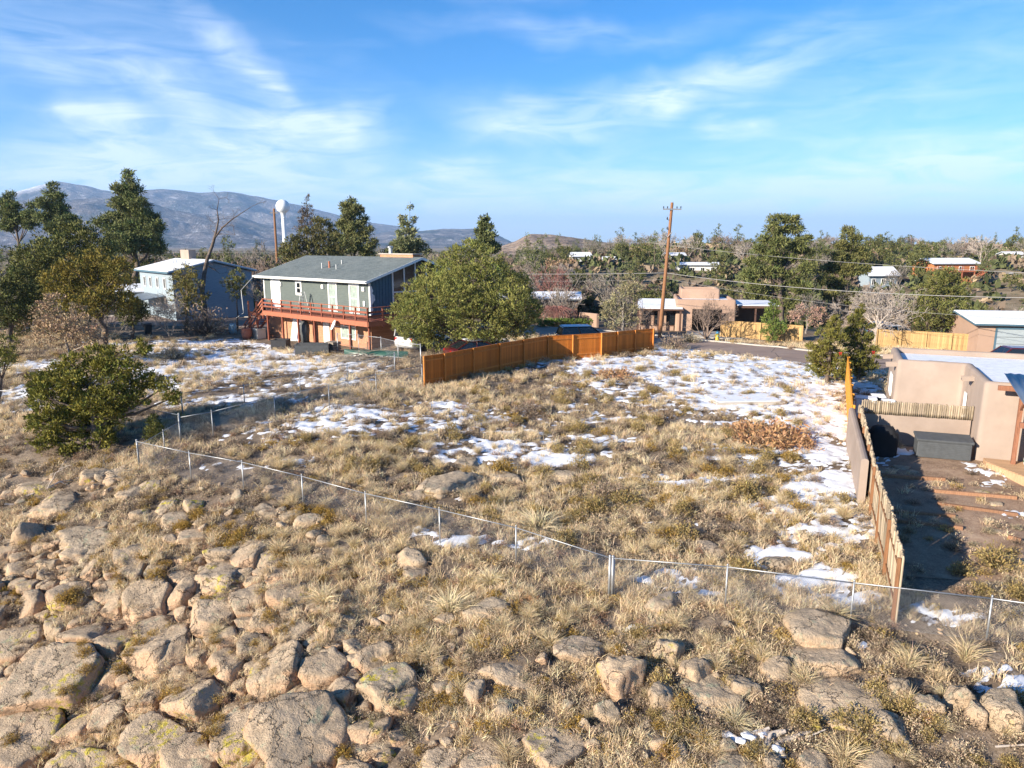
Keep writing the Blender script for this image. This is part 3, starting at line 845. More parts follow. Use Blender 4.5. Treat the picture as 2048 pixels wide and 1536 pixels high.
def free_boulder(level, w, d, h, seed):
    rng = np.random.default_rng(seed)
    n = int(rng.integers(6, 10))
    N_ = unit(rng.normal(size=(n, 3)) * np.array([1, 1, .55])); D_ = rng.uniform(.58, 1.0, n)
    N_ = np.concatenate([N_, unit(np.array([[rng.normal() * .22, rng.normal() * .22, 1.], [0, 0, -1.]]))]); D_ = np.concatenate([D_, [rng.uniform(.72, .9), .9]])
    V, Fc = block(level, N_, D_, seed, .06, 36, 1.2)
    return V * np.array([w, d, h]) / 2, Fc

ROCK_MATS = ('rock_pink', 'rock_grey', 'rock_tan')
rock_spots = []       # (x, y, radius): no grass tuft grows out of the middle of a rock
rng_r = np.random.default_rng(77); _bv = []

# the fractured outcrop below the lot: blocks between shared cracks
OUT_PX = [(-60, 1110), (60, 1090), (190, 1085), (300, 1130), (420, 1095), (520, 1110), (600, 1180), (680, 1230), (770, 1330), (800, 1450), (790, 1600), (300, 1700), (-60, 1640)]
OUT = [gp(*q)[:2] for q in OUT_PX]
def slope_normal(x, y):
    e = .6; return unit(np.array([-(tz(x + e, y) - tz(x - e, y)) / (2 * e), -(tz(x, y + e) - tz(x, y - e)) / (2 * e), 1.0]))
_ox = [q[0] for q in OUT]; _oy = [q[1] for q in OUT]
seeds = []
# the big blocks seen in the photograph first: px, py, radius in metres
BIG = [(110, 1385, 1.45), (60, 1490, 1.1), (330, 1300, 1.05), (395, 1400, .9), (430, 1240, .8), (560, 1340, .95), (450, 1340, .7), (620, 1490, 1.15), (300, 1200, .9), (240, 1290, .66), (170, 1280, .72), (40, 1290, .7), (480, 1470, .85), (330, 1480, .8), (220, 1440, .5),
       (150, 1200, .65), (60, 1215, .6), (300, 1395, .5), (500, 1210, .6), (570, 1200, .5), (660, 1340, .6), (370, 1185, .55), (230, 1180, .5), (40, 1400, .6), (400, 1540, .8), (180, 1560, 1.0), (540, 1560, .7)]
for px, py, r in BIG:
    q = gp(px, py); seeds.append([q[0], q[1], r, 1])
tries = 0
while tries < 9000 and len(seeds) < 200:
    tries += 1
    x = rng_r.uniform(min(_ox), max(_ox)); y = rng_r.uniform(min(_oy), max(_oy)); r = .22 + .42 * rng_r.random() ** 1.2
    if not in_poly(np.array([x]), np.array([y]), OUT)[0]: continue
    if all(math.hypot(x - s[0], y - s[1]) > (r + s[2]) * .78 for s in seeds): seeds.append([x, y, r, 0])
S3 = np.array([(s[0], s[1], tz(s[0], s[1]) + rng_r.uniform(-.26, .08) * s[2], s[2]) for s in seeds])
BIG_LABEL = ['massive smooth pinkish tan block standing at the lower left corner', 'broad pale block at the bottom left edge below the massive one', 'wide salmon coloured block with a diagonal crack in the outcrop', 'tall wedge of pinkish rock right of the salmon block', 'square orange tan block at the top of the outcrop fissures',
             'large rock with a bright yellow lichen splash', 'narrow block leaning between two salmon blocks', 'big flat topped boulder with dark pits at the bottom of the outcrop', 'long weathered slab under the grassy bench', 'triangular block perched above the deep dark fissure',
             'rounded grey block behind the massive one', 'yellow crusted boulder at the left edge', 'pink block with an undercut foot near the bottom edge', 'broken pinkish block at the foot of the fissure', 'loose grey angular stone wedged in the dark fissure']
for i, (sx_, sy_, r, big) in enumerate(seeds):
    c = S3[i, :3]
    d = S3[:, :3] - c; dist = np.linalg.norm(d, axis=1); nb = [j for j in np.argsort(dist)[1:13] if dist[j] < (r + S3[j, 3]) * 1.9]
    N_ = []; D_ = []
    for j in nb:
        dd = d[j] + rng_r.normal(size=3) * .10 * dist[j]; L = np.linalg.norm(dd)
        w = (r * r - S3[j, 3] ** 2) / (2 * L) * .8
        N_.append(dd / L); D_.append(max(.18 * r, L / 2 + w - rng_r.uniform(.006, .05)))
    sn = slope_normal(sx_, sy_)
    top = unit(sn * .75 + np.array([0, 0, .45]) + rng_r.normal(size=3) * .34)
    N_.append(top); D_.append(r * rng_r.uniform(.38, .62))
    N_.append(unit(top + rng_r.normal(size=3) * .65)); D_.append(r * rng_r.uniform(.75, .95))
    N_.append(unit(np.array([rng_r.normal() * .5, -1.0, .35]))); D_.append(r * rng_r.uniform(.75, 1.05))
    for _ in range(4):
        N_.append(unit(rng_r.normal(size=3))); D_.append(r * rng_r.uniform(1.15, 1.6))
    N_.append(np.array([0., 0., 1.])); D_.append(r * rng_r.uniform(.6, .85))
    N_.append(-sn); D_.append(r * 1.1)
    V, Fc = block(4 if r > .72 else 3 if r > .3 else 2, np.array(N_), np.array(D_), 300 + i, .055, 42, r * 1.55)
    o = link('boulder', np_mesh('boulder', V, Fc, MT[ROCK_MATS[0] if (big or i % 3) else ROCK_MATS[1 + i % 2]], False), loc=c)
    if big and i < len(BIG_LABEL): tag(o, BIG_LABEL[i], 'boulder', 'blocks of the fractured outcrop')
    elif r > .5: tag(o, 'pinkish tan block fitted between cracks in the fractured outcrop', 'boulder', 'blocks of the fractured outcrop')
    else: tag(o, 'small angular stone wedged between the blocks of the outcrop', 'boulder', 'small stones of the outcrop')
    rock_spots.append((c[0], c[1], r * .5)); _bv.append((V + c, Fc))

n_blocks = len(rock_spots)
# between the blocks the cracks run deep: the soil lies lower there
_gm = np.stack([GX.ravel(), GY.ravel(), GZ.ravel()], 1); _in = in_poly(_gm[:, 0], _gm[:, 1], [tuple(q) for q in (np.array(OUT) * .94 + np.mean(OUT, axis=0) * .06)])
GZ.ravel()[_in] -= .14; _gm[:, 2] = GZ.ravel(); ground.data.vertices.foreach_set('co', _gm.astype(np.float32).ravel()); ground.data.update()
# single boulders lying on the slope: px, py, width px, height px, material, label
BOULDERS = [
    (55, 1068, 68, 66, 2, 'rounded boulder with a broken front at the left edge of the slope'), (110, 1012, 120, 40, 2, 'long low slab of rock below the dead branches'), (165, 1072, 105, 38, 1, 'flat grey slab with an overhanging lip on the upper slope'),
    (170, 1106, 98, 46, 2, 'tan boulder tucked under the flat grey slab'), (95, 1132, 42, 40, 1, ''), (330, 1012, 46, 34, 1, ''), (275, 1030, 36, 26, 1, ''), (340, 1042, 52, 32, 1, ''), (386, 1011, 46, 34, 1, ''), (376, 1073, 58, 30, 2, ''),
    (446, 1017, 20, 14, 1, 'small pale round stone among the upper rocks'), (525, 1022, 62, 24, 1, 'low boulder crusted yellow with lichen by the fence line'), (578, 1032, 42, 22, 1, ''), (616, 1043, 54, 30, 1, 'flat boulder crusted with mustard lichen below the fence'),
    (180, 952, 52, 30, 0, ''), (228, 948, 50, 26, 0, ''), (300, 972, 46, 20, 2, ''), (262, 984, 54, 24, 2, ''), (72, 972, 72, 28, 2, ''), (648, 1082, 40, 24, 1, ''), (440, 1168, 150, 44, 2, 'broad grassy topped slab above the outcrop'),
    (820, 1116, 62, 46, 1, 'squarish pale rock split in two above the slope'), (828, 1146, 56, 28, 2, 'lower half of the split squarish rock'), (970, 1218, 82, 42, 1, 'white crusted low rock beside the big bunchgrass'), (890, 1238, 52, 28, 2, ''),
    (738, 1316, 86, 60, 2, 'slanting slab spotted with yellow lichen'), (786, 1380, 132, 84, 1, 'large pale slab with a shadowed underside in the middle of the slope'), (655, 1330, 60, 60, 1, ''), (1015, 1347, 98, 50, 2, 'broad domed rock half buried in dry grass'),
    (952, 1388, 46, 48, 2, ''), (1006, 1416, 54, 36, 1, 'bright white grey rock lying alone in the grass'), (1245, 1345, 98, 128, 0, 'tall orange boulder with a yellow lichen splash'), (1212, 1422, 44, 54, 1, 'grey upright stone at the foot of the orange boulder'), (1172, 1450, 30, 40, 1, ''),
    (1100, 1503, 112, 74, 2, 'large pale boulder at the bottom edge of the picture'), (1025, 1491, 28, 24, 1, ''), (975, 1527, 92, 34, 2, ''), (888, 1520, 84, 40, 2, ''), (1148, 1302, 88, 50, 2, ''), (740, 1500, 90, 50, 1, 'boulder dusted yellow green at the bottom of the slope'),
    (1330, 1207, 78, 40, 2, 'rounded rock mound just below the wire fence corner'), (1336, 1306, 54, 62, 2, ''), (1391, 1340, 56, 66, 2, 'upright grey pink stone between two dry tufts'), (1326, 1392, 62, 56, 1, 'cracked grey block right of the orange boulder'), (1415, 1388, 112, 50, 1, 'long rock patched with pale green lichen'), (1482, 1372, 62, 56, 1, ''),
    (1560, 1342, 66, 42, 2, ''), (1640, 1272, 142, 50, 2, 'broad dark rock dome below the wire fence'), (1642, 1322, 104, 46, 2, 'cracked slab right under the dark rock dome'), (1680, 1396, 122, 60, 2, 'wide tilted slab with a shadowed crack behind it'), (1790, 1450, 84, 58, 1, 'pale green crusted slab at the lower right'),
    (1806, 1378, 52, 72, 1, 'yellow green upright block, leftmost of the lower right row'), (1860, 1410, 56, 88, 1, 'grey upright slab in the lower right row'), (1914, 1398, 62, 84, 1, 'yellowish upright block in the lower right row'), (1958, 1424, 48, 78, 2, 'narrow leaning block in the lower right row'), (2012, 1425, 80, 110, 1, 'big block splashed yellow at the right edge'),
    (1470, 1530, 92, 36, 1, ''), (1548, 1528, 44, 40, 1, ''), (1625, 1520, 62, 40, 1, ''), (1748, 1522, 72, 40, 1, ''), (900, 976, 112, 34, 1, 'flat grey slab breaking through the grass inside the lot'), (930, 926, 52, 18, 1, ''), (1010, 955, 62, 18, 1, ''), (1130, 952, 60, 18, 1, ''), (842, 988, 62, 20, 2, ''), (1545, 1120, 60, 24, 1, ''), (1260, 1010, 50, 18, 1, ''), (1420, 1095, 60, 22, 2, '')]
for i, (px, py, w, h, mi, lab) in enumerate(BOULDERS):
    q = gp(px, py + h * .25); Z = depth_of(q); s = Z / F_PX
    W = w * s * 1.08; dep = W * rng_r.uniform(.65, .9)
    el = math.atan2(CAM[2] - q[2], math.hypot(q[0], q[1]))
    H = max(.34 * W, min(1.2 * W, (h * s - dep * math.sin(el) * .55) / math.cos(el) * 1.25))
    V, Fc = free_boulder(4 if w > 80 else 3, W * 1.08, dep * 1.15, H * 1.35, 900 + i)
    a = rng_r.uniform(-.35, .35); ca, sa = math.cos(a), math.sin(a)
    V = V @ np.array([[ca, sa, 0], [-sa, ca, 0], [0, 0, 1]])
    o = link('boulder', np_mesh('boulder', V, Fc, MT[ROCK_MATS[mi]], False), loc=(q[0], q[1] + dep * .15, q[2] - H * .06))
    if not lab:
        lab = ('weathered grey rock showing through the dry grass inside the lot' if py < 1125 and px > 800 else 'grey tan boulder on the rocky slope below the wire fence' if w > 45 else 'small grey tan rock on the slope below the wire fence')
    tag(o, lab, 'boulder', 'boulders on the slope')
    rock_spots.append((q[0], q[1] + dep * .15, W * .42))

# loose stones, many alike: shared shapes
STONE = [np_mesh('stone', *free_boulder(2, 1.0, .8, .62, 40 + k), mat=MT[ROCK_MATS[k % 3]], smooth=True) for k in range(9)]
STONE_ZONES = [([(0, 950), (330, 930), (620, 1010), (700, 1130), (560, 1150), (0, 1130)], 120, .14, .62, 'loose tan stone among the rocks at the upper left of the slope', 'stones at the upper left'),
               ([(660, 1180), (1050, 1200), (1080, 1530), (740, 1530)], 60, .14, .55, 'loose stone in the grass in the middle of the lower slope', 'stones on the middle slope'),
               ([(1050, 1260), (1750, 1260), (1980, 1480), (1900, 1530), (1100, 1530)], 80, .12, .5, 'loose grey stone between tufts at the lower right', 'stones at the lower right'),
               ([(1760, 1235), (2040, 1280), (2040, 1340), (1800, 1300)], 34, .08, .2, 'small pale stone on the bare soil outside the wire fence', 'pale stones outside the wire fence'),
               ([(1640, 820), (1695, 880), (1720, 1000), (1730, 1120), (1650, 1050)], 22, .08, .2, 'small stone in the gravel beside the stucco wall', 'stones beside the stucco wall'),
               ([(1560, 742), (1690, 760), (1690, 775), (1560, 765)], 22, .22, .45, 'pale rock of the border ringing the columnar junipers', 'rocks ringing the junipers')]
for poly, n, r0, r1, lab, grp in STONE_ZONES:
    W_ = [gp(*q)[:2] for q in poly]; xs = [q[0] for q in W_]; ys = [q[1] for q in W_]; k = 0
    while k < n:
        x, y = rng_r.uniform(min(xs), max(xs)), rng_r.uniform(min(ys), max(ys))
        if not in_poly(np.array([x]), np.array([y]), W_)[0]: continue
        s = r0 + (r1 - r0) * rng_r.random() ** 2
        o = link('stone', STONE[int(rng_r.integers(9))], loc=(x, y, tz(x, y) + .1 * s), rotz=(rng_r.normal() * .3, rng_r.normal() * .3, rng_r.uniform(0, 6.28)), scale=s)
        tag(o, lab, 'stone', grp); k += 1
        if s > .25: rock_spots.append((x, y, s * .4))

from mathutils.bvhtree import BVHTree
_vs = []; _fs = []; _o = 0
for V, Fc in _bv: _vs += V.tolist(); _fs += (Fc + _o).tolist(); _o += len(V)
ROCK_BVH = BVHTree.FromPolygons(_vs, _fs)
def stand_z(x, y):
    """Height of the ground or of the outcrop block on top of it."""
    z = tz(x, y); h = ROCK_BVH.ray_cast(Vector((x, y, z + 3)), Vector((0, 0, -1)))
    return max(z, h[0].z - .03) if h[0] is not None else z
# ---------------------------------------------------------------- shrubs and bunchgrass, one object each
def bush_mesh(seed, colr, h=.5, spread=.5, stalks=170, tipsz=.05, colr2=None, upright=.55, thick=.010, bits=3):
    """Rounded shrub of fine stalks with leaf bits towards the ends, about 1 m across at scale 1."""
    rng = np.random.default_rng(seed)
    d = unit(rng.normal(size=(stalks, 3)) + np.array([0, 0, upright])); d[:, 2] = np.abs(d[:, 2]) * .9 + .08; d = unit(d)
    lump = 1 + .28 * fbm(d * 1.8 + seed, 2, seed)
    L = np.stack([spread * d[:, 0], spread * d[:, 1], h * d[:, 2]], 1) * lump[:, None] * rng.uniform(.75, 1.05, (stalks, 1))
    P0 = L * rng.uniform(.0, .25, (stalks, 1)) * np.array([1, 1, .3])
    V1, Q1, T1 = blades(P0, unit(L - P0), np.linalg.norm(L - P0, axis=1), np.full(stalks, thick), rng, .15)
    m = stalks * bits; k = rng.integers(0, stalks, m)
    P = L[k] * rng.uniform(.62, 1.05, (m, 1)) + rng.normal(size=(m, 3)) * .03
    D = unit(L[k] * .8 + np.array([0, 0, .25]) + rng.normal(size=(m, 3)) * .45)
    V2, Q2 = leaf_tris(P, D, rng.uniform(.6, 1.4, m) * tipsz * 1.7, rng.uniform(.6, 1.3, m) * tipsz * .55, rng)
    c1 = np.repeat(jitter_col(np.array(colr) * .55, stalks, rng, .2, .05), 5, 0)
    cb = jitter_col(colr, m, rng, .22, .05)
    if colr2 is not None:
        w = rng.random((m, 1)) ** 1.5; cb = cb * (1 - w) + jitter_col(colr2, m, rng, .2, .05) * w
    C = np.concatenate([c1, np.repeat(cb, 4, 0)])
    return np_mesh('shrub', np.concatenate([V1, V2]), [Q1, Q2 + len(V1), T1], MT['dry_grass'], False, color=C)

def tussock_mesh(seed, colr, n=230, h=.8, lean=.55, w=.013):
    """Arching bunchgrass clump, about 0.8 m high at scale 1."""
    rng = np.random.default_rng(seed)
    d = unit(np.stack([rng.normal(size=n) * lean, rng.normal(size=n) * lean, np.full(n, 1.0)], 1))
    P = np.stack([rng.normal(size=n) * .05, rng.normal(size=n) * .05, np.zeros(n)], 1) + d * np.array([.06, .06, 0])
    V, Q, T1 = blades(P, d, h * rng.uniform(.55, 1.1, n), np.full(n, w), rng, .55)
    C = np.repeat(jitter_col(colr, n, rng, .2, .04), 5, 0)
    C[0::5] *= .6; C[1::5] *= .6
    return np_mesh('tussock', V, [Q, T1], MT['dry_grass'], False, color=C)

STRAW = (.64, .51, .31); GREY = (.36, .28, .19); SNAKE = (.33, .205, .045); SAGE = (.30, .25, .165); RUST = (.3, .16, .09); OAK = (.44, .25, .13)
PROTO = {
    'snakeweed': [bush_mesh(100 + k, SNAKE, .42, .5, 190, .045, (.45, .30, .085)) for k in range(5)],
    'rabbitbrush': [bush_mesh(110 + k, (.30, .22, .085), .5, .5, 200, .05, (.46, .345, .15)) for k in range(5)],
    'sage': [bush_mesh(120 + k, SAGE, .45, .5, 180, .05, (.44, .36, .24)) for k in range(4)],
    'twig': [bush_mesh(130 + k, (.31, .23, .165), .5, .5, 240, .035, (.42, .32, .23), .5, .008) for k in range(4)],
    'oak': [bush_mesh(140 + k, (.36, .20, .10), .22, .55, 110, .048, (.50, .31, .17), .3, .006, 8) for k in range(4)],
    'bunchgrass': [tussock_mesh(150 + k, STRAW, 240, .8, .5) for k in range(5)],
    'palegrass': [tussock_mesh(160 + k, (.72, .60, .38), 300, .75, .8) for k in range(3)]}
rng_p = np.random.default_rng(5)
def zone(x, y, py):
    if x < -6 and y > 36 or x < -17 and y > 30: return 'in the snowy neighbouring yard at the left'
    if x > 9.5 + (y - 17.5) * .42 + .5: return 'in the yard behind the pole fence'
    line = 29.2 - (x + 16) * .55 if x < 2.8 else 18.9 - (x - 2.8) * .25
    if y > line + 13: return 'on the snowy far half of the empty lot'
    if y > line: return 'on the near half of the empty lot'
    if x < -3: return 'on the rocky slope at the lower left'
    if x < 5: return 'on the slope below the wire fence corner'
    return 'on the slope at the lower right'
KIND_LABEL = {'snakeweed': ('golden cushion of snakeweed', 'snakeweed', 'shrub'), 'rabbitbrush': ('olive gold rabbitbrush bush', 'rabbitbrush', 'shrub'), 'sage': ('grey green sagebrush bush', 'sagebrush', 'shrub'),
              'twig': ('leafless brown twiggy shrub', 'twiggy_shrub', 'shrub'), 'oak': ('low oak scrub with rusty dead leaves', 'oak_scrub', 'shrub'), 'bunchgrass': ('tall straw coloured bunchgrass clump', 'bunchgrass', 'grass clump'), 'palegrass': ('pale arching bunchgrass clump', 'bunchgrass', 'grass clump')}
def plant(kind, x, y, s, sz=1.0, label=None):
    base, nm, cat = KIND_LABEL[kind]; me = PROTO[kind][int(rng_p.integers(len(PROTO[kind])))]
    o = link(nm, me, loc=(x, y, stand_z(x, y) - .02), rotz=(rng_p.normal() * .08, rng_p.normal() * .08, rng_p.uniform(0, 6.28)), scale=(s, s * rng_p.uniform(.85, 1.15), s * sz))
    zn = zone(x, y, 0)
    tag(o, label or (base + ' ' + zn), cat, base + ' ' + zn)
    return o
# the ones that stand out in the photograph: kind, px, py (foot), width px, label
SPOT = [('palegrass', 648, 1222, 64, 'pale spiky bunchgrass standing alone below the left half of the wire fence'), ('palegrass', 900, 1225, 78, 'big arching bunchgrass beside the white crusted rock'), ('palegrass', 1075, 1062, 74, 'broad arching bunchgrass just inside the wire fence'), ('palegrass', 435, 1285, 40, 'small pale tuft growing on top of the outcrop'),
        ('palegrass', 980, 1165, 46, 'pale tuft above a brown leafy shrub below the fence'), ('bunchgrass', 1815, 1335, 66, 'tall upright straw bunchgrass above the lower right blocks'), ('bunchgrass', 1930, 1320, 70, 'sparse fan of straw grass on dark soil at the right'), ('bunchgrass', 2010, 1470, 50, 'straw grass in front of the yellow splashed block'), ('palegrass', 1470, 1450, 60, 'dense pale bunchgrass above the snowy stump'),
        ('bunchgrass', 1520, 1320, 46, 'upright straw tuft beside the dark rock dome'), ('bunchgrass', 1610, 1370, 60, 'straw tuft at the left end of the wide tilted slab'), ('bunchgrass', 1670, 1240, 66, 'straw clump at the wire fence left of the pole fence'), ('bunchgrass', 1690, 1530, 80, 'tall straw grass at the bottom edge right of the stump'),
        ('bunchgrass', 560, 1110, 50, 'straw clump on the slope below the fence middle'), ('bunchgrass', 600, 1140, 46, 'straw clump beside the golden shrubs on the upper slope'), ('snakeweed', 1005, 945, 60, 'golden snakeweed cushion beside snow inside the lot'), ('rabbitbrush', 1250, 1015, 66, 'wide olive gold bush in the middle of the lot'), ('rabbitbrush', 1130, 1085, 50, 'olive gold bush beside the broad arching bunchgrass'),
        ('rabbitbrush', 1490, 995, 70, 'olive gold bush with snow at its foot'), ('snakeweed', 1598, 1020, 48, 'compact golden cushion alone in snow near the pole fence'), ('snakeweed', 1330, 1075, 50, ''), ('rabbitbrush', 1355, 910, 44, ''), ('snakeweed', 445, 1085, 44, 'bright golden snakeweed above the outcrop'), ('snakeweed', 480, 1080, 60, 'widest golden snakeweed on the upper slope'), ('snakeweed', 330, 1140, 30, ''), ('snakeweed', 212, 1130, 32, ''), ('snakeweed', 315, 1178, 44, 'golden snakeweed on a flat slab of the outcrop'),
        ('snakeweed', 110, 930, 34, 'golden snakeweed under the open juniper'), ('snakeweed', 460, 1105, 28, ''), ('snakeweed', 565, 1140, 30, ''), ('snakeweed', 238, 1172, 30, ''), ('snakeweed', 140, 1235, 44, ''), ('snakeweed', 840, 1275, 44, 'golden cushion in the middle of the slope'), ('snakeweed', 845, 1170, 40, ''), ('snakeweed', 1095, 1292, 36, 'small round golden cushion right of centre on the slope'), ('rabbitbrush', 935, 1175, 40, ''), ('snakeweed', 630, 1400, 44, ''),
        ('snakeweed', 885, 1400, 40, ''), ('snakeweed', 970, 1460, 44, ''), ('rabbitbrush', 1610, 1450, 70, 'bushy olive gold shrub above the snowy stump'), ('rabbitbrush', 1720, 1460, 80, 'wide olive shrub under the tilted slab'), ('snakeweed', 1490, 1510, 28, 'bright yellow cushion beside the snowy stump'), ('rabbitbrush', 1990, 1135, 84, 'large yellow green rabbitbrush in the yard at the right edge'), ('rabbitbrush', 1960, 1190, 52, 'yellow green rabbitbrush in the yard close to the wire fence'), ('rabbitbrush', 2035, 1195, 60, ''), ('rabbitbrush', 1920, 1150, 50, ''),
        ('oak', 1540, 880, 130, 'wide patch of oak scrub with rusty leaves at the snow edge'), ('oak', 1500, 870, 90, 'left end of the rusty oak scrub patch'), ('oak', 1590, 895, 80, 'right end of the rusty oak scrub patch'), ('oak', 1225, 755, 70, 'low rusty scrub in snow near the far wood fence'), ('oak', 1048, 1205, 60, 'brown leafed scrub right of the big bunchgrass'), ('oak', 1840, 1420, 70, 'dry reddish scrub in front of the upright slabs'), ('twig', 1210, 1000, 80, 'dark twiggy shrub in the middle of the lot'), ('twig', 1060, 830, 60, ''),
        ('twig', 410, 668, 110, 'round leafless shrub at the foot of the dead tree'), ('sage', 345, 720, 56, 'dark green narrow leafed plant alone in the snowy yard'), ('twig', 1345, 698, 60, 'dark bare bush at the foot of the utility pole'), ('sage', 1380, 685, 40, 'dark evergreen shrub behind the utility pole')]
_shr = 0
for kind, px, py, w, lab in SPOT:
    q = gp(px, py); s = w * depth_of(q) / F_PX
    plant(kind, q[0], q[1], s * (1.12 if kind not in ('bunchgrass', 'palegrass') else 1.15), 1.0, lab or None); _shr += 1
SCAT = [('snakeweed', [(0, 960), (640, 1010), (760, 1200), (620, 1160), (0, 1130)], 42, .3, .6), ('snakeweed', [(0, 1130), (640, 1180), (720, 1536), (0, 1536)], 40, .22, .5), ('snakeweed', [(700, 1150), (1250, 1220), (1500, 1530), (760, 1530)], 34, .25, .55), ('rabbitbrush', [(1250, 1260), (2040, 1400), (2040, 1536), (1300, 1536)], 30, .3, .6),
        ('rabbitbrush', [(500, 900), (1150, 820), (1680, 900), (1730, 1180), (1230, 1110), (900, 1020)], 74, .4, .85), ('snakeweed', [(500, 890), (1150, 820), (1680, 900), (1730, 1180), (1230, 1110), (900, 1020)], 40, .35, .7), ('twig', [(500, 880), (1100, 800), (1650, 880), (1700, 1150), (1200, 1080)], 44, .35, .8), ('sage', [(700, 1150), (1250, 1240), (1500, 1530), (760, 1530)], 44, .3, .6),
        ('rabbitbrush', [(870, 790), (1250, 730), (1640, 790), (1600, 860), (1000, 850)], 46, .35, .7), ('bunchgrass', [(450, 900), (1100, 830), (1680, 900), (1730, 1180), (1230, 1110), (300, 940)], 90, .45, .8), ('bunchgrass', [(330, 920), (1230, 1140), (1700, 1200), (1990, 1530), (1000, 1530), (700, 1200)], 90, .35, .7), ('palegrass', [(700, 1150), (2000, 1350), (2000, 1530), (760, 1530)], 16, .3, .5),
        ('sage', [(1780, 1060), (2040, 1030), (2040, 1250), (1800, 1200)], 10, .3, .6), ('twig', [(300, 670), (700, 720), (800, 780), (300, 800)], 16, .4, .8), ('bunchgrass', [(0, 660), (250, 650), (700, 760), (320, 820), (0, 800)], 40, .5, .9), ('twig', [(850, 775), (1250, 705), (1300, 720), (900, 800)], 24, .3, .6)]
for kind, poly, n, s0, s1 in SCAT:
    W_ = [gp(*q)[:2] for q in poly]; xs = [q[0] for q in W_]; ys = [q[1] for q in W_]; k = 0; g = 0
    while k < n and g < 4000:
        g += 1
        x, y = rng_p.uniform(min(xs), max(xs)), rng_p.uniform(min(ys), max(ys))
        if not in_poly(np.array([x]), np.array([y]), W_)[0]: continue
        if any(math.hypot(x - a, y - b) < r * .8 for a, b, r in rock_spots[n_blocks:]): continue
        if vnoise(np.array([[x * .5, y * .5, 0]]), 61)[0] < rng_p.uniform(-.7, .3): continue
        plant(kind, x, y, rng_p.uniform(s0, s1) * (1.3 if kind in ('snakeweed', 'rabbitbrush') else 1.05), rng_p.uniform(.9, 1.25)); k += 1

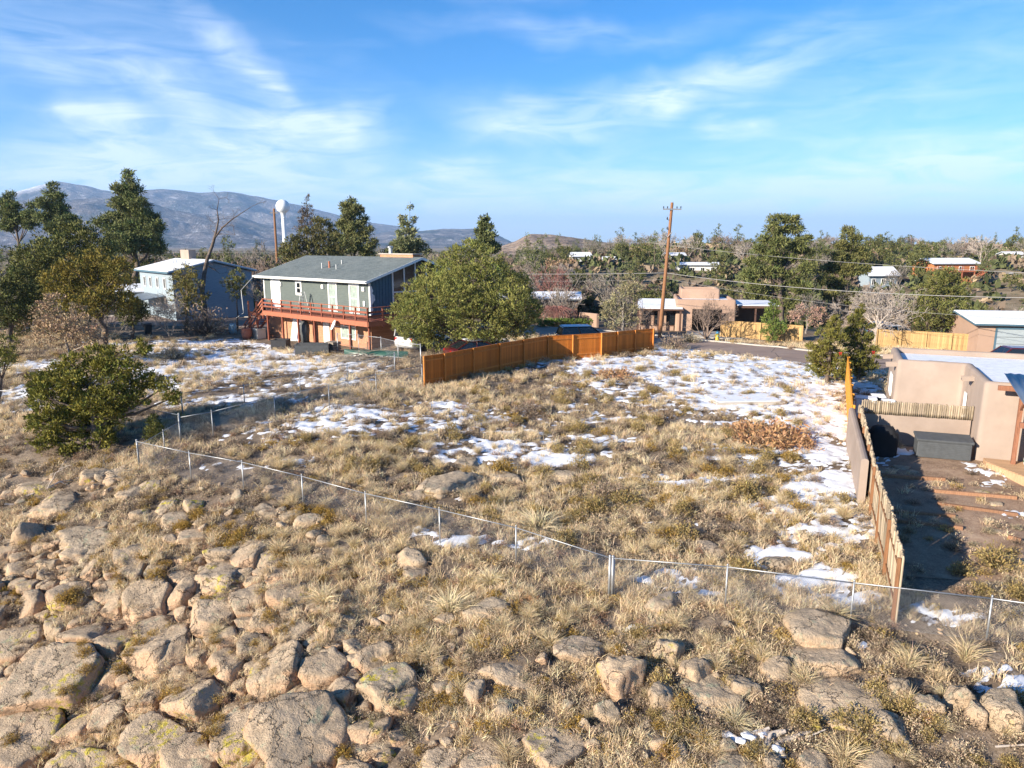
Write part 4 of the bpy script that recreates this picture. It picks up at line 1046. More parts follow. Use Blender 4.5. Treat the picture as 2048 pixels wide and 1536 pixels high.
# ---------------------------------------------------------------- the dry grass itself (nobody could count it)
def tuft_mesh(seed, colr, n, h, lean, rad, w, bend=.45):
    rng = np.random.default_rng(seed)
    d = unit(np.stack([rng.normal(size=n) * lean, rng.normal(size=n) * lean, np.ones(n)], 1))
    P = np.stack([rng.normal(size=n) * rad, rng.normal(size=n) * rad, np.full(n, -.02)], 1)
    V, Q, T1 = blades(P, d, h * rng.uniform(.45, 1.15, n), w * rng.uniform(.7, 1.4, n), rng, bend)
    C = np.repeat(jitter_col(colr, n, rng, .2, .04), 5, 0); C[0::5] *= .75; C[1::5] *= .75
    return np_mesh('tuft', V, [Q, T1], MT['dry_grass'], False, color=np.clip(C, .01, .95))
def build_grass():
    rng = np.random.default_rng(21)
    S_ = (.84, .665, .43); M_ = (.66, .505, .32); G_ = (.42, .32, .22); O_ = (.42, .275, .08); D_ = (.19, .14, .10); E_ = (.38, .325, .23); U_ = (.36, .21, .13)
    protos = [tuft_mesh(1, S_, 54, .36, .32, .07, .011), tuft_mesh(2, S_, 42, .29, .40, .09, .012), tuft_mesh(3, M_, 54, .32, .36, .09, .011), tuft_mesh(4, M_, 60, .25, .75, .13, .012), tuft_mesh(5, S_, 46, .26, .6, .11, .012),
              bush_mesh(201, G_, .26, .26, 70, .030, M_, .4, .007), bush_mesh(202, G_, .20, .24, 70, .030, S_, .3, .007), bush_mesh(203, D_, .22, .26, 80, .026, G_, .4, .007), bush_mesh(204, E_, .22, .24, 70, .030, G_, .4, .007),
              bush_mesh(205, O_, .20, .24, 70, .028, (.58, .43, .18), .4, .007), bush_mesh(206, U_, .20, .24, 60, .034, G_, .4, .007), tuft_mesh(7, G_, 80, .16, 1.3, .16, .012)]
    kinds = {'straw': (0, 1, 2), 'mid': (2, 3, 4, 11), 'grey': (5, 6, 7, 7, 11), 'gold': (9,), 'sage': (8,), 'rust': (10,)}
    PX = []; IDX = []; SC = []; RO = []
    rocks = np.array(rock_spots)
    for y0, y1, dens, big in ((10.5, 20, 31., .95), (20, 29, 21., 1.05), (29, 41, 11., 1.2), (41, 64, 5.2, 1.45)):
        x0, x1 = -.78 * y1 - 1, .78 * y1 + 1
        n = int((x1 - x0) * (y1 - y0) * dens)
        x = rng.uniform(x0, x1, n); y = rng.uniform(y0, y1, n)
        ok = np.abs(x) < .78 * y + 1.2
        ok &= ~in_poly(x, y, ROAD_POLY)
        for poly in HOUSE_PLAN: ok &= ~in_poly(x, y, poly)
        x, y = x[ok], y[ok]
        c1 = fbm(xy3(x, y, .30), 3, 71); c2 = fbm(xy3(x, y, 1.1), 3, 73)
        sm = snow_mask(x, y); inout = in_poly(x, y, OUT)
        keep = rng.random(len(x)) < np.clip(.70 + .6 * c1 + .8 * c2, .12, 1) * np.where(sm > .0, np.where(y > 38, .42, .2), 1) * np.where(inout, .75, 1)
        bare = np.zeros(len(x), bool)
        for poly in BARE_PLAN: bare |= in_poly(x, y, poly)
        keep &= ~(bare & (rng.random(len(x)) > .12))
        x, y, c1, c2, sm, inout = (a[keep] for a in (x, y, c1, c2, sm, inout))
        near = rocks[(rocks[:, 1] > y0 - 2) & (rocks[:, 1] < y1 + 2)]
        ok = np.ones(len(x), bool)
        for a, b, r in near: ok &= np.hypot(x - a, y - b) > r * rng.uniform(.7, 1.1, len(x))
        x, y, c1, c2, sm, inout = (a[ok] for a in (x, y, c1, c2, sm, inout))
        m = len(x); z = hz(x, y)
        v = c1 + .7 * c2 + rng.normal(size=m) * .28; g = rng.random(m)
        lower = sstep(22, 15, y + .2 * x)                     # below the fence the cover is greyer and lower
        idx = np.zeros(m, int)
        for i in range(m):
            k = 'gold' if g[i] < .07 else 'rust' if g[i] > .975 else 'sage' if g[i] > .945 else 'straw' if v[i] > .14 + .16 * lower[i] else 'mid' if v[i] > -.04 else 'grey'
            q = kinds[k]; idx[i] = q[int(rng.random() * len(q))]
        s = rng.uniform(.65, 1.3, m) * big * np.where(sm > .04, .8, 1) * np.where(inout, .8, 1)
        PX.append(np.stack([x, y, z + np.where(inout, rng.uniform(.1, .45, m), 0)], 1)); IDX.append(idx); SC.append(s); RO.append(np.stack([rng.normal(size=m) * .1, rng.normal(size=m) * .1, rng.uniform(0, 6.28, m)], 1))
    P = np.concatenate(PX); idx = np.concatenate(IDX).astype(np.int32); sc = np.concatenate(SC).astype(np.float32); ro = np.concatenate(RO).astype(np.float32)
    me = bpy.data.meshes.new('grass'); me.vertices.add(len(P)); me.vertices.foreach_set('co', P.astype(np.float32).ravel())
    for nm, ty, dat, key in (('kind_index', 'INT', idx, 'value'), ('tuft_scale', 'FLOAT', sc, 'value'), ('tuft_turn', 'FLOAT_VECTOR', ro.ravel(), 'vector')):
        a = me.attributes.new(nm, ty, 'POINT'); a.data.foreach_set(key, dat)
    me.update()
    o = link('grass', me); tag(o, 'dry straw and grey brown grass covering the lots and slope', 'grass', kind='stuff')
    ng = bpy.data.node_groups.new('grass_tufts', 'GeometryNodeTree'); ng.is_modifier = True
    ng.interface.new_socket('Geometry', in_out='INPUT', socket_type='NodeSocketGeometry'); ng.interface.new_socket('Geometry', in_out='OUTPUT', socket_type='NodeSocketGeometry')
    N, L = ng.nodes, ng.links
    gi = N.new('NodeGroupInput'); go = N.new('NodeGroupOutput'); jn = N.new('GeometryNodeJoinGeometry')
    def nattr(nm, ty):
        a = N.new('GeometryNodeInputNamedAttribute'); a.data_type = ty; a.inputs['Name'].default_value = nm; return a.outputs['Attribute']
    ai, asc, ar = nattr('kind_index', 'INT'), nattr('tuft_scale', 'FLOAT'), nattr('tuft_turn', 'FLOAT_VECTOR')
    er = N.new('FunctionNodeEulerToRotation'); L.new(ar, er.inputs[0])
    for k, pm in enumerate(protos):
        po = bpy.data.objects.new('tuft', pm)
        oi = N.new('GeometryNodeObjectInfo'); oi.inputs['Object'].default_value = po
        cm = N.new('FunctionNodeCompare'); cm.data_type = 'INT'; cm.operation = 'EQUAL'; L.new(ai, cm.inputs[2]); cm.inputs[3].default_value = k
        ip = N.new('GeometryNodeInstanceOnPoints'); L.new(gi.outputs[0], ip.inputs['Points']); L.new(cm.outputs[0], ip.inputs['Selection'])
        L.new(oi.outputs['Geometry'], ip.inputs['Instance']); L.new(er.outputs[0], ip.inputs['Rotation']); L.new(asc, ip.inputs['Scale'])
        L.new(ip.outputs[0], jn.inputs[0])
    L.new(jn.outputs[0], go.inputs[0])
    md = o.modifiers.new('tufts', 'NODES'); md.node_group = ng
    print('TUFTS', len(P))

# ---------------------------------------------------------------- fences and walls
def wood(name, c, var=.22, spec=.25, dark=.55):
    t = NT(name); o = t.obj(); p = t.pos()
    g = t.noise(t.mapping(o, (14, 14, 1.2)), 3.0, 5, .65)
    tone = t.math('ADD', t.math('MULTIPLY', t.rnd(), var * 2), 1 - var)
    cc = t.ramp(g, [(.3, tuple(x * dark for x in c)), (.5, c), (.75, tuple(min(1, x * 1.2) for x in c))])
    hs = t.node('ShaderNodeHueSaturation'); t.set(hs.inputs['Color'], cc); t.set(hs.inputs['Value'], tone)
    return t.done(t.bsdf(hs.outputs[0], .75, t.bump(g, .3, .01), 0, spec))
wood('cedar', (.47, .145, .02), .22); wood('cedar_frame', (.50, .175, .034), .14); wood('picket_tan', (.40, .255, .11), .25); wood('latilla', (.31, .245, .17), .42); wood('timber_red', (.28, .15, .085), .15)
wood('post_brown', (.24, .115, .055), .1); wood('deck_red', (.24, .075, .045), .12); wood('deck_tan', (.46, .29, .17), .1); wood('pole_wood', (.24, .115, .055), .05)
plain('galvanized', (.40, .41, .42), .5, .1, 8, .05, 60, .75, .5)
plain('galvanized_dull', (.33, .34, .35), .55, .12, 8, .05, 60, .6, .4)
plain('stucco', (.315, .245, .20), .92, .10, .7, .35, 60., dirt=(.27, .205, .165))
plain('stucco_pink', (.36, .24, .175), .92, .08, .5, .3, 60., dirt=(.30, .20, .145))

def board_fence(name, label, pts, h, mat_p, mat_f, side, bw=.14, gap=.006, group=None, posts=True, rails=(.22, 1.5), drop=.05, rail_parts=True, post_w=.1, taper=None):
    """pts: plan points of the posts; pickets one by one; posts and rails on the given side (+1 / -1)."""
    b0 = pts[0]; t = thing(name, label, 'fence', (b0[0], b0[1], tz(*b0[:2])), 0, group)
    org = np.array([b0[0], b0[1], tz(*b0[:2])]); pk = {}
    for k in range(len(pts) - 1):
        a, b = np.array(pts[k][:2], float), np.array(pts[k + 1][:2], float); L = np.linalg.norm(b - a); d = (b - a) / L; nrm = np.array([d[1], -d[0]]) * side
        za, zb = tz(*a) - drop, tz(*b) - drop; ang = math.atan2(d[1], d[0])
        n = max(2, int(L / bw)); w = L / n
        key = round(w, 3)
        for i in range(n):
            f = (i + .5) / n; c = a + d * (L * f); z = za + (zb - za) * f
            if key not in pk:
                m = MB().box(-w / 2 + gap / 2, w / 2 - gap / 2, -.010, .010, 0, 1.0); pk[key] = m.mesh('picket', mat_p)
            o = link('picket', pk[key], t, (c[0] - org[0], c[1] - org[1], z - org[2]), ang, (1, 1, h + random.Random(k * 97 + i).uniform(-.008, .008)))
        for rz in rails:
            p = np.array([a[0] + nrm[0] * .032, a[1] + nrm[1] * .032, za + rz]) - org; q = np.array([b[0] + nrm[0] * .032, b[1] + nrm[1] * .032, zb + rz]) - org
            MB().bar(p, q, .04, .09).build('rail', mat_f, t)
        p = np.array([a[0], a[1], za + h + .012]) - org; q = np.array([b[0], b[1], zb + h + .012]) - org
        MB().bar(p, q, .07, .025).build('cap_rail', mat_f, t)
    if posts:
        for a in pts:
            a = np.array(a[:2], float); d = np.array(pts[-1][:2], float) - np.array(pts[0][:2], float); d /= np.linalg.norm(d); nrm = np.array([d[1], -d[0]]) * side
            c = a + nrm * .085; m = MB().box(-post_w / 2, post_w / 2, -post_w / 2, post_w / 2, -.2, h - .03)
            m.build('post', mat_f, t, loc=(c[0] - org[0], c[1] - org[1], tz(*a) - org[2]), rotz=math.atan2(d[1], d[0]))
    return t
FENCE_PX = [(848, 774), (889, 767), (946, 753.6), (999, 742), (1046, 732), (1094, 722), (1144, 719), (1201, 715), (1233, 711), (1268, 706.6), (1304, 702.8)]
FEN = [gp(*q) for q in FENCE_PX]
board_fence('wood_fence', 'long new orange stained board fence in front of the big round juniper', FEN, 1.83, MT['cedar'], MT['cedar_frame'], 1, rails=(.42, 1.58))
wood('cedar_sunlit', (.72, .30, .035), .06)  # lighter, yellower cedar: the sunshine on this fence is put into its colour
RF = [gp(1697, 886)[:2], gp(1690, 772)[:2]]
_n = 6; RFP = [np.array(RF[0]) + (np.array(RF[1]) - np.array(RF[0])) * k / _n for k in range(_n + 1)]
board_fence('wood_fence', 'bright sunlit orange board fence running away beside the stucco wall', RFP, 1.85, MT['cedar_sunlit'], MT['cedar_sunlit'], 1, rails=(.3, 1.5))

# stucco boundary wall and the coyote fence of upright poles beside it
PN = np.array(gp(1768, 1247)[:2]); PF = np.array(RF[0]); pd = (PF - PN) / np.linalg.norm(PF - PN); pn = np.array([pd[1], -pd[0]])     # pn points into the yard
PL = np.linalg.norm(PF - PN)
def along(s, off=0.0): return PN + pd * s + pn * off
def wall_run(a, b, h, th, mat, name, label, base=.3, step=1.2, cat='wall', extra=0.0):
    """A free-standing wall with a rounded top following the ground."""
    a, b = np.array(a), np.array(b); L = np.linalg.norm(b - a); d = (b - a) / L; nr = np.array([-d[1], d[0]]); n = max(2, int(L / step))
    prof = [(-th / 2, -base), (-th / 2, h - .08), (-th / 2 + .05, h - .02), (0, h), (th / 2 - .05, h - .02), (th / 2, h - .08), (th / 2, -base)]
    V = []; Fc = []; o = np.array([a[0], a[1], tz(*a)]); m = len(prof)
    for k in range(n + 1):
        c = a + d * L * k / n; z = tz(*a) * (1 - k / n) + tz(*b) * k / n
        for u, w in prof: V.append((c[0] + nr[0] * u - o[0], c[1] + nr[1] * u - o[1], z + w - o[2]))
    for k in range(n):
        for j in range(m): Fc.append((k * m + j, (k + 1) * m + j, (k + 1) * m + (j + 1) % m, k * m + (j + 1) % m))
    Fc += [tuple(range(m)), tuple(range(n * m + m - 1, n * m - 1, -1))]
    mb = MB(); mb.v = V; mb.f = Fc
    w_ = mb.build(name, mat, None, False, loc=tuple(o)); tag(w_, label, cat); return w_
SW = 8.2
wall_run(along(SW), along(PL - .1), 1.72, .26, MT['stucco'], 'stucco_wall', 'tan stucco boundary wall joining the bright orange fence to the pole fence')
LAT = []
for k in range(4):
    rg = np.random.default_rng(700 + k); m = MB(); n = 7; r = .033 + .006 * k
    pr = [(r * (1 + .12 * rg.normal()), z) for z in (0, .3, .6, .9, .97)] + [(r * .55, 1.0)]
    m.lathe(pr, n); LAT.append(m.mesh('latilla', MT['latilla'], True))
def coyote(t, a, b, z0f, hf, org, rng, spacing=.066, wob=.05, lean=.012):
    L = np.linalg.norm(b - a); n = int(L / spacing); d = (b - a) / L
    for i in range(n):
        c = a + d * L * (i + .5) / n; z = z0f(i / n); h = hf(i / n) + rng.uniform(-wob, wob)
        link('latilla', LAT[int(rng.integers(4))], t, (c[0] - org[0], c[1] - org[1], z - org[2]), (rng.normal() * lean, rng.normal() * lean, rng.uniform(0, 6)), (1, 1, h))
rng_c = np.random.default_rng(8)
a0, b0 = along(.15, .30), along(PL - .2, .30)
org = np.array([a0[0], a0[1], tz(*a0)])
cf = thing('coyote_fence', 'long coyote fence of upright grey brown poles ending at the wire fence', 'fence', tuple(org))
coyote(cf, a0, b0, lambda f: (tz(*a0) * (1 - f) + tz(*b0) * f) - .1, lambda f: 2.02 + .1 * math.sin(f * 9), org, rng_c)
for s in np.arange(.2, PL, 2.35):
    c = along(s, .22); z = tz(*c); MB().box(-.035, .035, -.045, .045, -.2, 1.82).build('post', MT['post_brown'], cf, loc=(c[0] - org[0], c[1] - org[1], z - org[2]), rotz=math.atan2(pd[1], pd[0]))
for h in (.45, 1.5):
    ss = np.arange(.2, PL, 2.35)
    for s, s2 in zip(ss[:-1], ss[1:]):
        c, e = along(s, .235), along(s2, .235); MB().bar(np.array([*c, tz(*c) + h]) - org, np.array([*e, tz(*e) + h]) - org, .03, .05).build('rail', MT['post_brown'], cf)

# the cross wall with short poles on top, up to the house
HO = np.array(gp(1947, 921)[:2]); HA = np.array([.911, -.412]); HB = np.array([.412, .911])        # house corner and its two directions
cw0 = along(PL + .25, .35); cw1 = HO + HB * 1.5 - HA * .05
wall_run(cw0, cw1, 1.5, .24, MT['stucco'], 'stucco_wall', 'tan stucco cross wall topped with short poles behind the deck box', extra=0)
wo = np.array([cw0[0], cw0[1], tz(*cw0)])
ct = thing('pole_coping', 'row of short mottled poles crowning the stucco cross wall', 'coping', (wo[0], wo[1], wo[2] + 1.5))
wo2 = wo + np.array([0, 0, 1.5])
coyote(ct, cw0 + np.array([0, -.14]), cw1 + np.array([0, -.14]), lambda f: tz(*cw0) * (1 - f) + tz(*cw1) * f + 1.42, lambda f: .62, wo2, rng_c, .085, .03, .01)

# chain-link fences
def chainlink(name, label, pts, h=1.22, mat='galvanized', rail=True, group=None, wire=.0019, mesh_step=.066, double=(), low=False):
    o = np.array([pts[0][0], pts[0][1], tz(*pts[0][:2])]); t = thing(name, label, 'fence', tuple(o), 0, group)
    P = [np.array([p[0], p[1], tz(p[0], p[1])]) - o for p in pts]
    for i, p in enumerate(P):
        r = .038 if i in (0, len(P) - 1) or i in double else .024
        MB().tube(p - [0, 0, .15], p + [0, 0, h + .03], r, r, 8).lathe([(r * 1.15, 0), (r * 1.1, .03), (.004, .06)], 8, p + [0, 0, h + .03]).build('post', MT[mat], t, True)
        if i in double: MB().tube(p + [.13, .02, -.15], p + [.13, .02, h], .024, .024, 8).build('post', MT[mat], t, True)
    w = MB()
    for a, b in zip(P[:-1], P[1:]):
        if rail: MB().tube(a + [0, 0, h - .01], b + [0, 0, h - .01], .016, .016, 8).build('top_rail', MT[mat], t, True)
        L = np.linalg.norm((b - a)[:2]); n = int(L / mesh_step); d = (b - a) / L; hh = h - .06; run = hh * .9
        for s in (1, -1):
            x = -run
            while x < L:
                xa, xb = (x, x + run); za, zb = (.04, .04 + hh) if s > 0 else (.04 + hh, .04)
                ca, cb = max(xa, 0), min(xb, L)
                if cb > ca + .02:
                    fa, fb = (ca - xa) / run, (cb - xa) / run
                    w.tube(a + d * ca + [0, 0, za + (zb - za) * fa], a + d * cb + [0, 0, za + (zb - za) * fb], wire, wire, 3, False)
                x += mesh_step
        w.tube(a + [0, 0, .05], b + [0, 0, .05], wire * 1.3, wire * 1.3, 3, False)
    tag(w.build('wire_mesh', MT['galvanized_dull' if mat != 'galvanized' else 'galvanized'], t), kind='stuff')
    return t
NEAR_PX = [(279, 937), (383, 962), (488, 983), (607, 1014), (733, 1052), (880, 1088), (1032, 1128), (1218, 1193)]
NEAR = [gp(*q) for q in NEAR_PX]
chainlink('chain_link_fence', 'galvanized chain-link fence running from the left down to the corner post', NEAR, double=(7,))
RIGHT = [gp(*q) for q in [(1224, 1194), (1450, 1216), (1700, 1250), (1972, 1284), (2270, 1330)]]
chainlink('chain_link_fence', 'galvanized chain-link fence from the corner post past the end of the pole fence', RIGHT)
LFR = [gp(*q) for q in [(362, 886), (427, 874), (551, 840), (659, 818), (753, 793), (845, 772)]]
chainlink('chain_link_fence', 'dull chain-link fence leading from the open juniper up to the wood fence', LFR, mat='galvanized_dull', mesh_step=.09)
LBK = [gp(*q) for q in [(366, 833), (490, 816), (601, 788), (696, 770), (790, 745)]]
chainlink('chain_link_fence', 'farther of the two parallel chain-link fences beside the snowy yard', LBK, mat='galvanized_dull', mesh_step=.09)
LLF = [gp(*q) for q in [(-60, 820), (75, 830), (230, 852), (362, 880)]]
chainlink('chain_link_fence', 'chain-link fence entering at the left edge behind the open juniper', LLF, mat='galvanized', mesh_step=.09)
chainlink('chain_link_fence', 'short chain-link fence joining the near fence to the juniper corner', [NEAR[0], gp(330, 905), LFR[0]], h=1.0, mat='galvanized_dull', mesh_step=.09)
DOG = [gp(*q) for q in [(676, 706), (718, 709), (763, 716), (797, 727), (842, 734)]]
chainlink('chain_link_fence', 'chain-link pen fence in front of the deck house', DOG, h=1.5, mat='galvanized', mesh_step=.1)

# picket fences across the street
PK1 = [gp(*q) for q in [(1442, 674), (1480, 676), (1520, 679), (1560, 682), (1604, 686)]]
PK1 = [np.array([p[0], p[1]]) for p in PK1]
board_fence('picket_fence', 'pale board fence along the far side of the street by the hydrant', PK1, 1.6, MT['picket_tan'], MT['picket_tan'], 1, bw=.16, post_w=.09)
PK2 = [gp(*q)[:2] for q in [(1752, 694), (1800, 697), (1850, 700), (1900, 704), (1950, 707)]]
board_fence('picket_fence', 'pale board fence behind the snow roofed adobe house', PK2, 1.6, MT['picket_tan'], MT['picket_tan'], 1, bw=.16, post_w=.09)
tag(wall_run(gp(1160, 650)[:2], gp(1195, 655)[:2], 1.5, .25, MT['stucco_pink'], 'stucco_wall', 'low pink stucco wall at the end of the green hedge across the street'), None)

# ---------------------------------------------------------------- house materials
def siding_mat(name, c, board=.16):
    t = NT(name); o = t.obj()
    n = t.noise(t.mapping(o, (1.2, 1.2, 9)), 2.0, 4, .6)
    return t.done(t.bsdf(t.ramp(n, [(.3, tuple(x * .86 for x in c)), (.7, tuple(min(1, x * 1.12) for x in c))]), .7, None, 0, .3))
siding_mat('siding_green', (.098, .118, .110)); siding_mat('siding_blue', (.07, .13, .175)); siding_mat('siding_grey_blue', (.25, .31, .36)); siding_mat('siding_white', (.62, .61, .58)); siding_mat('siding_pale_blue', (.25, .30, .34)); siding_mat('siding_orange', (.42, .17, .07)); siding_mat('siding_brown', (.20, .12, .08))
plain('white_paint', (.78, .77, .74), .55, .06, 2, .03, 40, dirt=(.66, .63, .58))
plain('tyvek', (.80, .80, .80), .6, .05, 3, .1, 20)
plain('dark_metal', (.035, .036, .04), .5, .2, 4, .05, 40, .3, .4)
plain('black_cover', (.012, .012, .014), .75, .3, 4, .3, 14)
plain('grey_plastic', (.075, .080, .085), .65, .15, 5, .1, 50)
plain('terracotta', (.40, .15, .09), .8, .15, 5, .1, 40)
plain('beige_metal', (.55, .50, .42), .55, .08, 4, .03, 40)
plain('roof_metal', (.23, .27, .31), .45, .12, 1.2, .05, 30, .5, .4)
plain('grey_wood', (.24, .20, .165), .9, .25, 4, .3, 30, stretch=(1, 1, 6))
plain('soil_pot', (.08, .06, .045), .95, .2, 9)
t = NT('shingles'); o_ = t.obj(); b_ = t.node('ShaderNodeTexBrick'); t.set(b_.inputs['Vector'], o_)
b_.inputs['Scale'].default_value = 1.0; b_.inputs['Brick Width'].default_value = .33; b_.inputs['Row Height'].default_value = .14; b_.inputs['Mortar Size'].default_value = .008
b_.inputs['Color1'].default_value = (.105, .125, .125, 1); b_.inputs['Color2'].default_value = (.155, .18, .178, 1); b_.inputs['Mortar'].default_value = (.06, .07, .07, 1)
t.done(t.bsdf(t.mix(t.ramp(t.noise(o_, .6, 5, .6), [(.4, 0.), (.7, .4)]), b_.outputs['Color'], (.20, .215, .205)), .9, None, 0, .2))
t = NT('brick'); o_ = t.obj(); m_ = t.node('ShaderNodeMapping'); t.set(m_.inputs[0], o_); m_.inputs['Rotation'].default_value = (R(90), 0, 0)
b_ = t.node('ShaderNodeTexBrick'); t.set(b_.inputs['Vector'], m_.outputs[0]); b_.inputs['Scale'].default_value = 1.0; b_.inputs['Brick Width'].default_value = .21; b_.inputs['Row Height'].default_value = .075; b_.inputs['Mortar Size'].default_value = .007
b_.inputs['Color1'].default_value = (.38, .155, .075, 1); b_.inputs['Color2'].default_value = (.50, .235, .12, 1); b_.inputs['Mortar'].default_value = (.42, .34, .27, 1)
t.done(t.bsdf(t.mix(t.ramp(t.noise(o_, 1.5, 5, .65), [(.4, 0.), (.75, .45)]), b_.outputs['Color'], (.30, .14, .08)), .9, t.bump(b_.outputs['Fac'], -.4, .01), 0, .2))
t = NT('glass'); t.done(t.bsdf((.012, .015, .018), .06, None, 0, .6))
t = NT('glass_pale'); o_ = t.obj(); t.done(t.bsdf(t.ramp(t.noise(o_, 3., 3), [(.3, (.22, .27, .24)), (.7, (.36, .42, .38))]), .12, None, 0, .6))
t = NT('interior_shade'); t.done(t.bsdf((.008, .007, .006), .95, None, 0, .05))

def lap_wall(parent, p0, p1, z0, z1, mat, board=.17, name='siding', top=None):
    """Lap siding between two plan points, each course tilted; top(f) may cut it under a sloping roof."""
    p0, p1 = np.array(p0, float), np.array(p1, float); d = p1 - p0; L = np.linalg.norm(d); d /= L; nr = np.array([d[1], -d[0]])
    m = MB(); zt = (lambda f: z1) if top is None else top
    if top is None:
        n = int(round((z1 - z0) / board)); b = (z1 - z0) / n
        for k in range(n):
            za, zb = z0 + k * b, z0 + (k + 1) * b
            q = [(*(p0 + nr * .022), za), (*(p1 + nr * .022), za), (*(p1 + nr * .004), zb), (*(p0 + nr * .004), zb)]
            i = len(m.v); m.v += q + [(*(p0 + nr * .004), za), (*(p1 + nr * .004), za)]; m.f += [(i, i + 1, i + 2, i + 3), (i + 4, i + 5, i + 1, i)]
    else:
        m.add([(*p0, z0), (*p1, z0), (*p1, top(1)), (*p0, top(0))], [(0, 1, 2, 3)])
        n = int(L / .3)
        for k in range(n + 1):
            f = k / n; c = p0 + d * L * f; m.bar((*(c + nr * .012), z0), (*(c + nr * .012), top(f) - .02), .05, .03, up=(*d, 0))
    return m.build(name, mat, parent)

def window(parent, p0, p1, z0, z1, frame, pane, nx=1, ny=1, fw=.09, name='window', proud=.06, sill=False):
    """Window in a wall face between plan points p0 and p1 (outside on the right of p0->p1): frame, panes and bars."""
    p0, p1 = np.array(p0, float), np.array(p1, float); d = p1 - p0; L = np.linalg.norm(d); d /= L; nr = np.array([d[1], -d[0]])
    P = lambda u, z, o: (*(p0 + d * u + nr * o), z)
    m = MB(); up = (*nr, 0)
    for z in (z0 + fw / 2, z1 - fw / 2): m.bar(P(0, z, proud / 2), P(L, z, proud / 2), proud, fw)
    for u in (fw / 2, L - fw / 2): m.bar(P(u, z0 + fw, proud / 2), P(u, z1 - fw, proud / 2), fw, proud, up=up)
    f = m.build(name, frame, parent)
    for i in range(nx):
        for j in range(ny):
            ua, ub = fw + (L - 2 * fw) * i / nx, fw + (L - 2 * fw) * (i + 1) / nx; za, zb = z0 + fw + (z1 - z0 - 2 * fw) * j / ny, z0 + fw + (z1 - z0 - 2 * fw) * (j + 1) / ny
            g = .02
            MB().slab([P(ua + g, za + g, .025), P(ub - g, za + g, .025), P(ub - g, zb - g, .025), P(ua + g, zb - g, .025)], .015).build('pane', pane, f)
    b = MB()
    for i in range(1, nx): u = fw + (L - 2 * fw) * i / nx; b.bar(P(u, z0 + fw, .028), P(u, z1 - fw, .028), .045, .045, up=up)
    for j in range(1, ny): z = z0 + fw + (z1 - z0 - 2 * fw) * j / ny; b.bar(P(fw, z, .028), P(L - fw, z, .028), .045, .05)
    if b.v: b.build('glazing_bar', frame, f)
    return f

def door(parent, p0, p1, z0, z1, mat, name='door', proud=.05, handle=True):
    p0, p1 = np.array(p0, float), np.array(p1, float); d = p1 - p0; L = np.linalg.norm(d); d /= L; nr = np.array([d[1], -d[0]])
    o = MB().slab([(*(p0 + nr * proud), z0), (*(p1 + nr * proud), z0), (*(p1 + nr * proud), z1), (*(p0 + nr * proud), z1)], proud - .004).build(name, mat, parent)
    if handle: c = p0 + d * (L - .1) + nr * (proud + .03); MB().lathe([(.01, -.03), (.03, -.02), (.03, .02), (.01, .03)], 8, (*c, (z0 + z1) / 2)).build('handle', MT['dark_metal'], o)
    return o

# ---------------------------------------------------------------- the green house with the red deck
RC = pt(733, 565, 54.0); LC = pt(507, 553, 64.5)
gx_ = (RC - LC)[:2]; GLEN = float(np.linalg.norm(gx_)); G_ROT = math.atan2(gx_[1], gx_[0])
GZ0 = 1.75; EAVE = float(RC[2] + LC[2]) / 2 - GZ0
gh = thing('deck_house', 'dark green two storey house with grey shingle roof and red wooden deck', 'house', (LC[0], LC[1], GZ0), G_ROT)
W0, W1, DEP = .55, GLEN - .55, 11.4; YF, YB = .7, DEP - .6; FL = 2.85; RISE = 1.72; RIDGE = DEP / 2
HOUSE_PLAN.append([(LC[0] + math.cos(G_ROT) * a - math.sin(G_ROT) * b, LC[1] + math.sin(G_ROT) * a + math.cos(G_ROT) * b) for a, b in ((-.4, -2.2), (GLEN + .5, -2.2), (GLEN + .5, DEP), (-.4, DEP))])
roof_z = lambda y: EAVE + RISE * (1 - abs(y - RIDGE) / RIDGE)
MB().box(W0, W1, YF, YB, -.3, FL).build('lower_wall', MT['brick'], gh)
MB().prism([(W0 + .02, YF + .02), (W1 - .02, YF + .02), (W1 - .02, YB), (W0 + .02, YB)], FL, EAVE - .12).build('upper_wall', MT['siding_blue'], gh)
lap_wall(gh, (W0, YF), (W1, YF), FL - .05, EAVE - .12, MT['siding_green'])
MB().add([(W1 - .03, YF, EAVE - .12), (W1 - .03, YB, EAVE - .12), (W1 - .03, RIDGE, EAVE + RISE - .16)], [(0, 1, 2)]).build('gable_wall', MT['siding_blue'], gh)
MB().add([(W0 + .03, YF, EAVE - .12), (W0 + .03, RIDGE, EAVE + RISE - .16), (W0 + .03, YB, EAVE - .12)], [(0, 1, 2)]).build('gable_wall', MT['siding_blue'], gh)
lap_wall(gh, (W1, YF), (W1, YF + 2.2), FL, 0, MT['siding_blue'], name='gable_siding', top=lambda f: roof_z(YF + 2.2 * f) - .16)
rf = MB().slab([(0, 0, EAVE + .1), (GLEN, 0, EAVE + .1), (GLEN, RIDGE, EAVE + RISE + .1), (0, RIDGE, EAVE + RISE + .1)], .09).slab([(0, RIDGE, EAVE + RISE + .1), (GLEN, RIDGE, EAVE + RISE + .1), (GLEN, DEP, EAVE + .1), (0, DEP, EAVE + .1)], .09).build('roof', MT['shingles'], gh)
MB().bar((0, -.015, EAVE), (GLEN, -.015, EAVE), .03, .2).build('fascia', MT['white_paint'], rf)
for x in (-.016, GLEN + .016):
    MB().bar((x, 0, EAVE + .0), (x, RIDGE, EAVE + RISE), .03, .2).bar((x, RIDGE, EAVE + RISE), (x, DEP, EAVE), .03, .2).build('barge_board', MT['white_paint'], rf)
MB().bar((0, -.09, EAVE + .03), (GLEN, -.09, EAVE + .03), .11, .1).build('gutter', MT['white_paint'], rf)
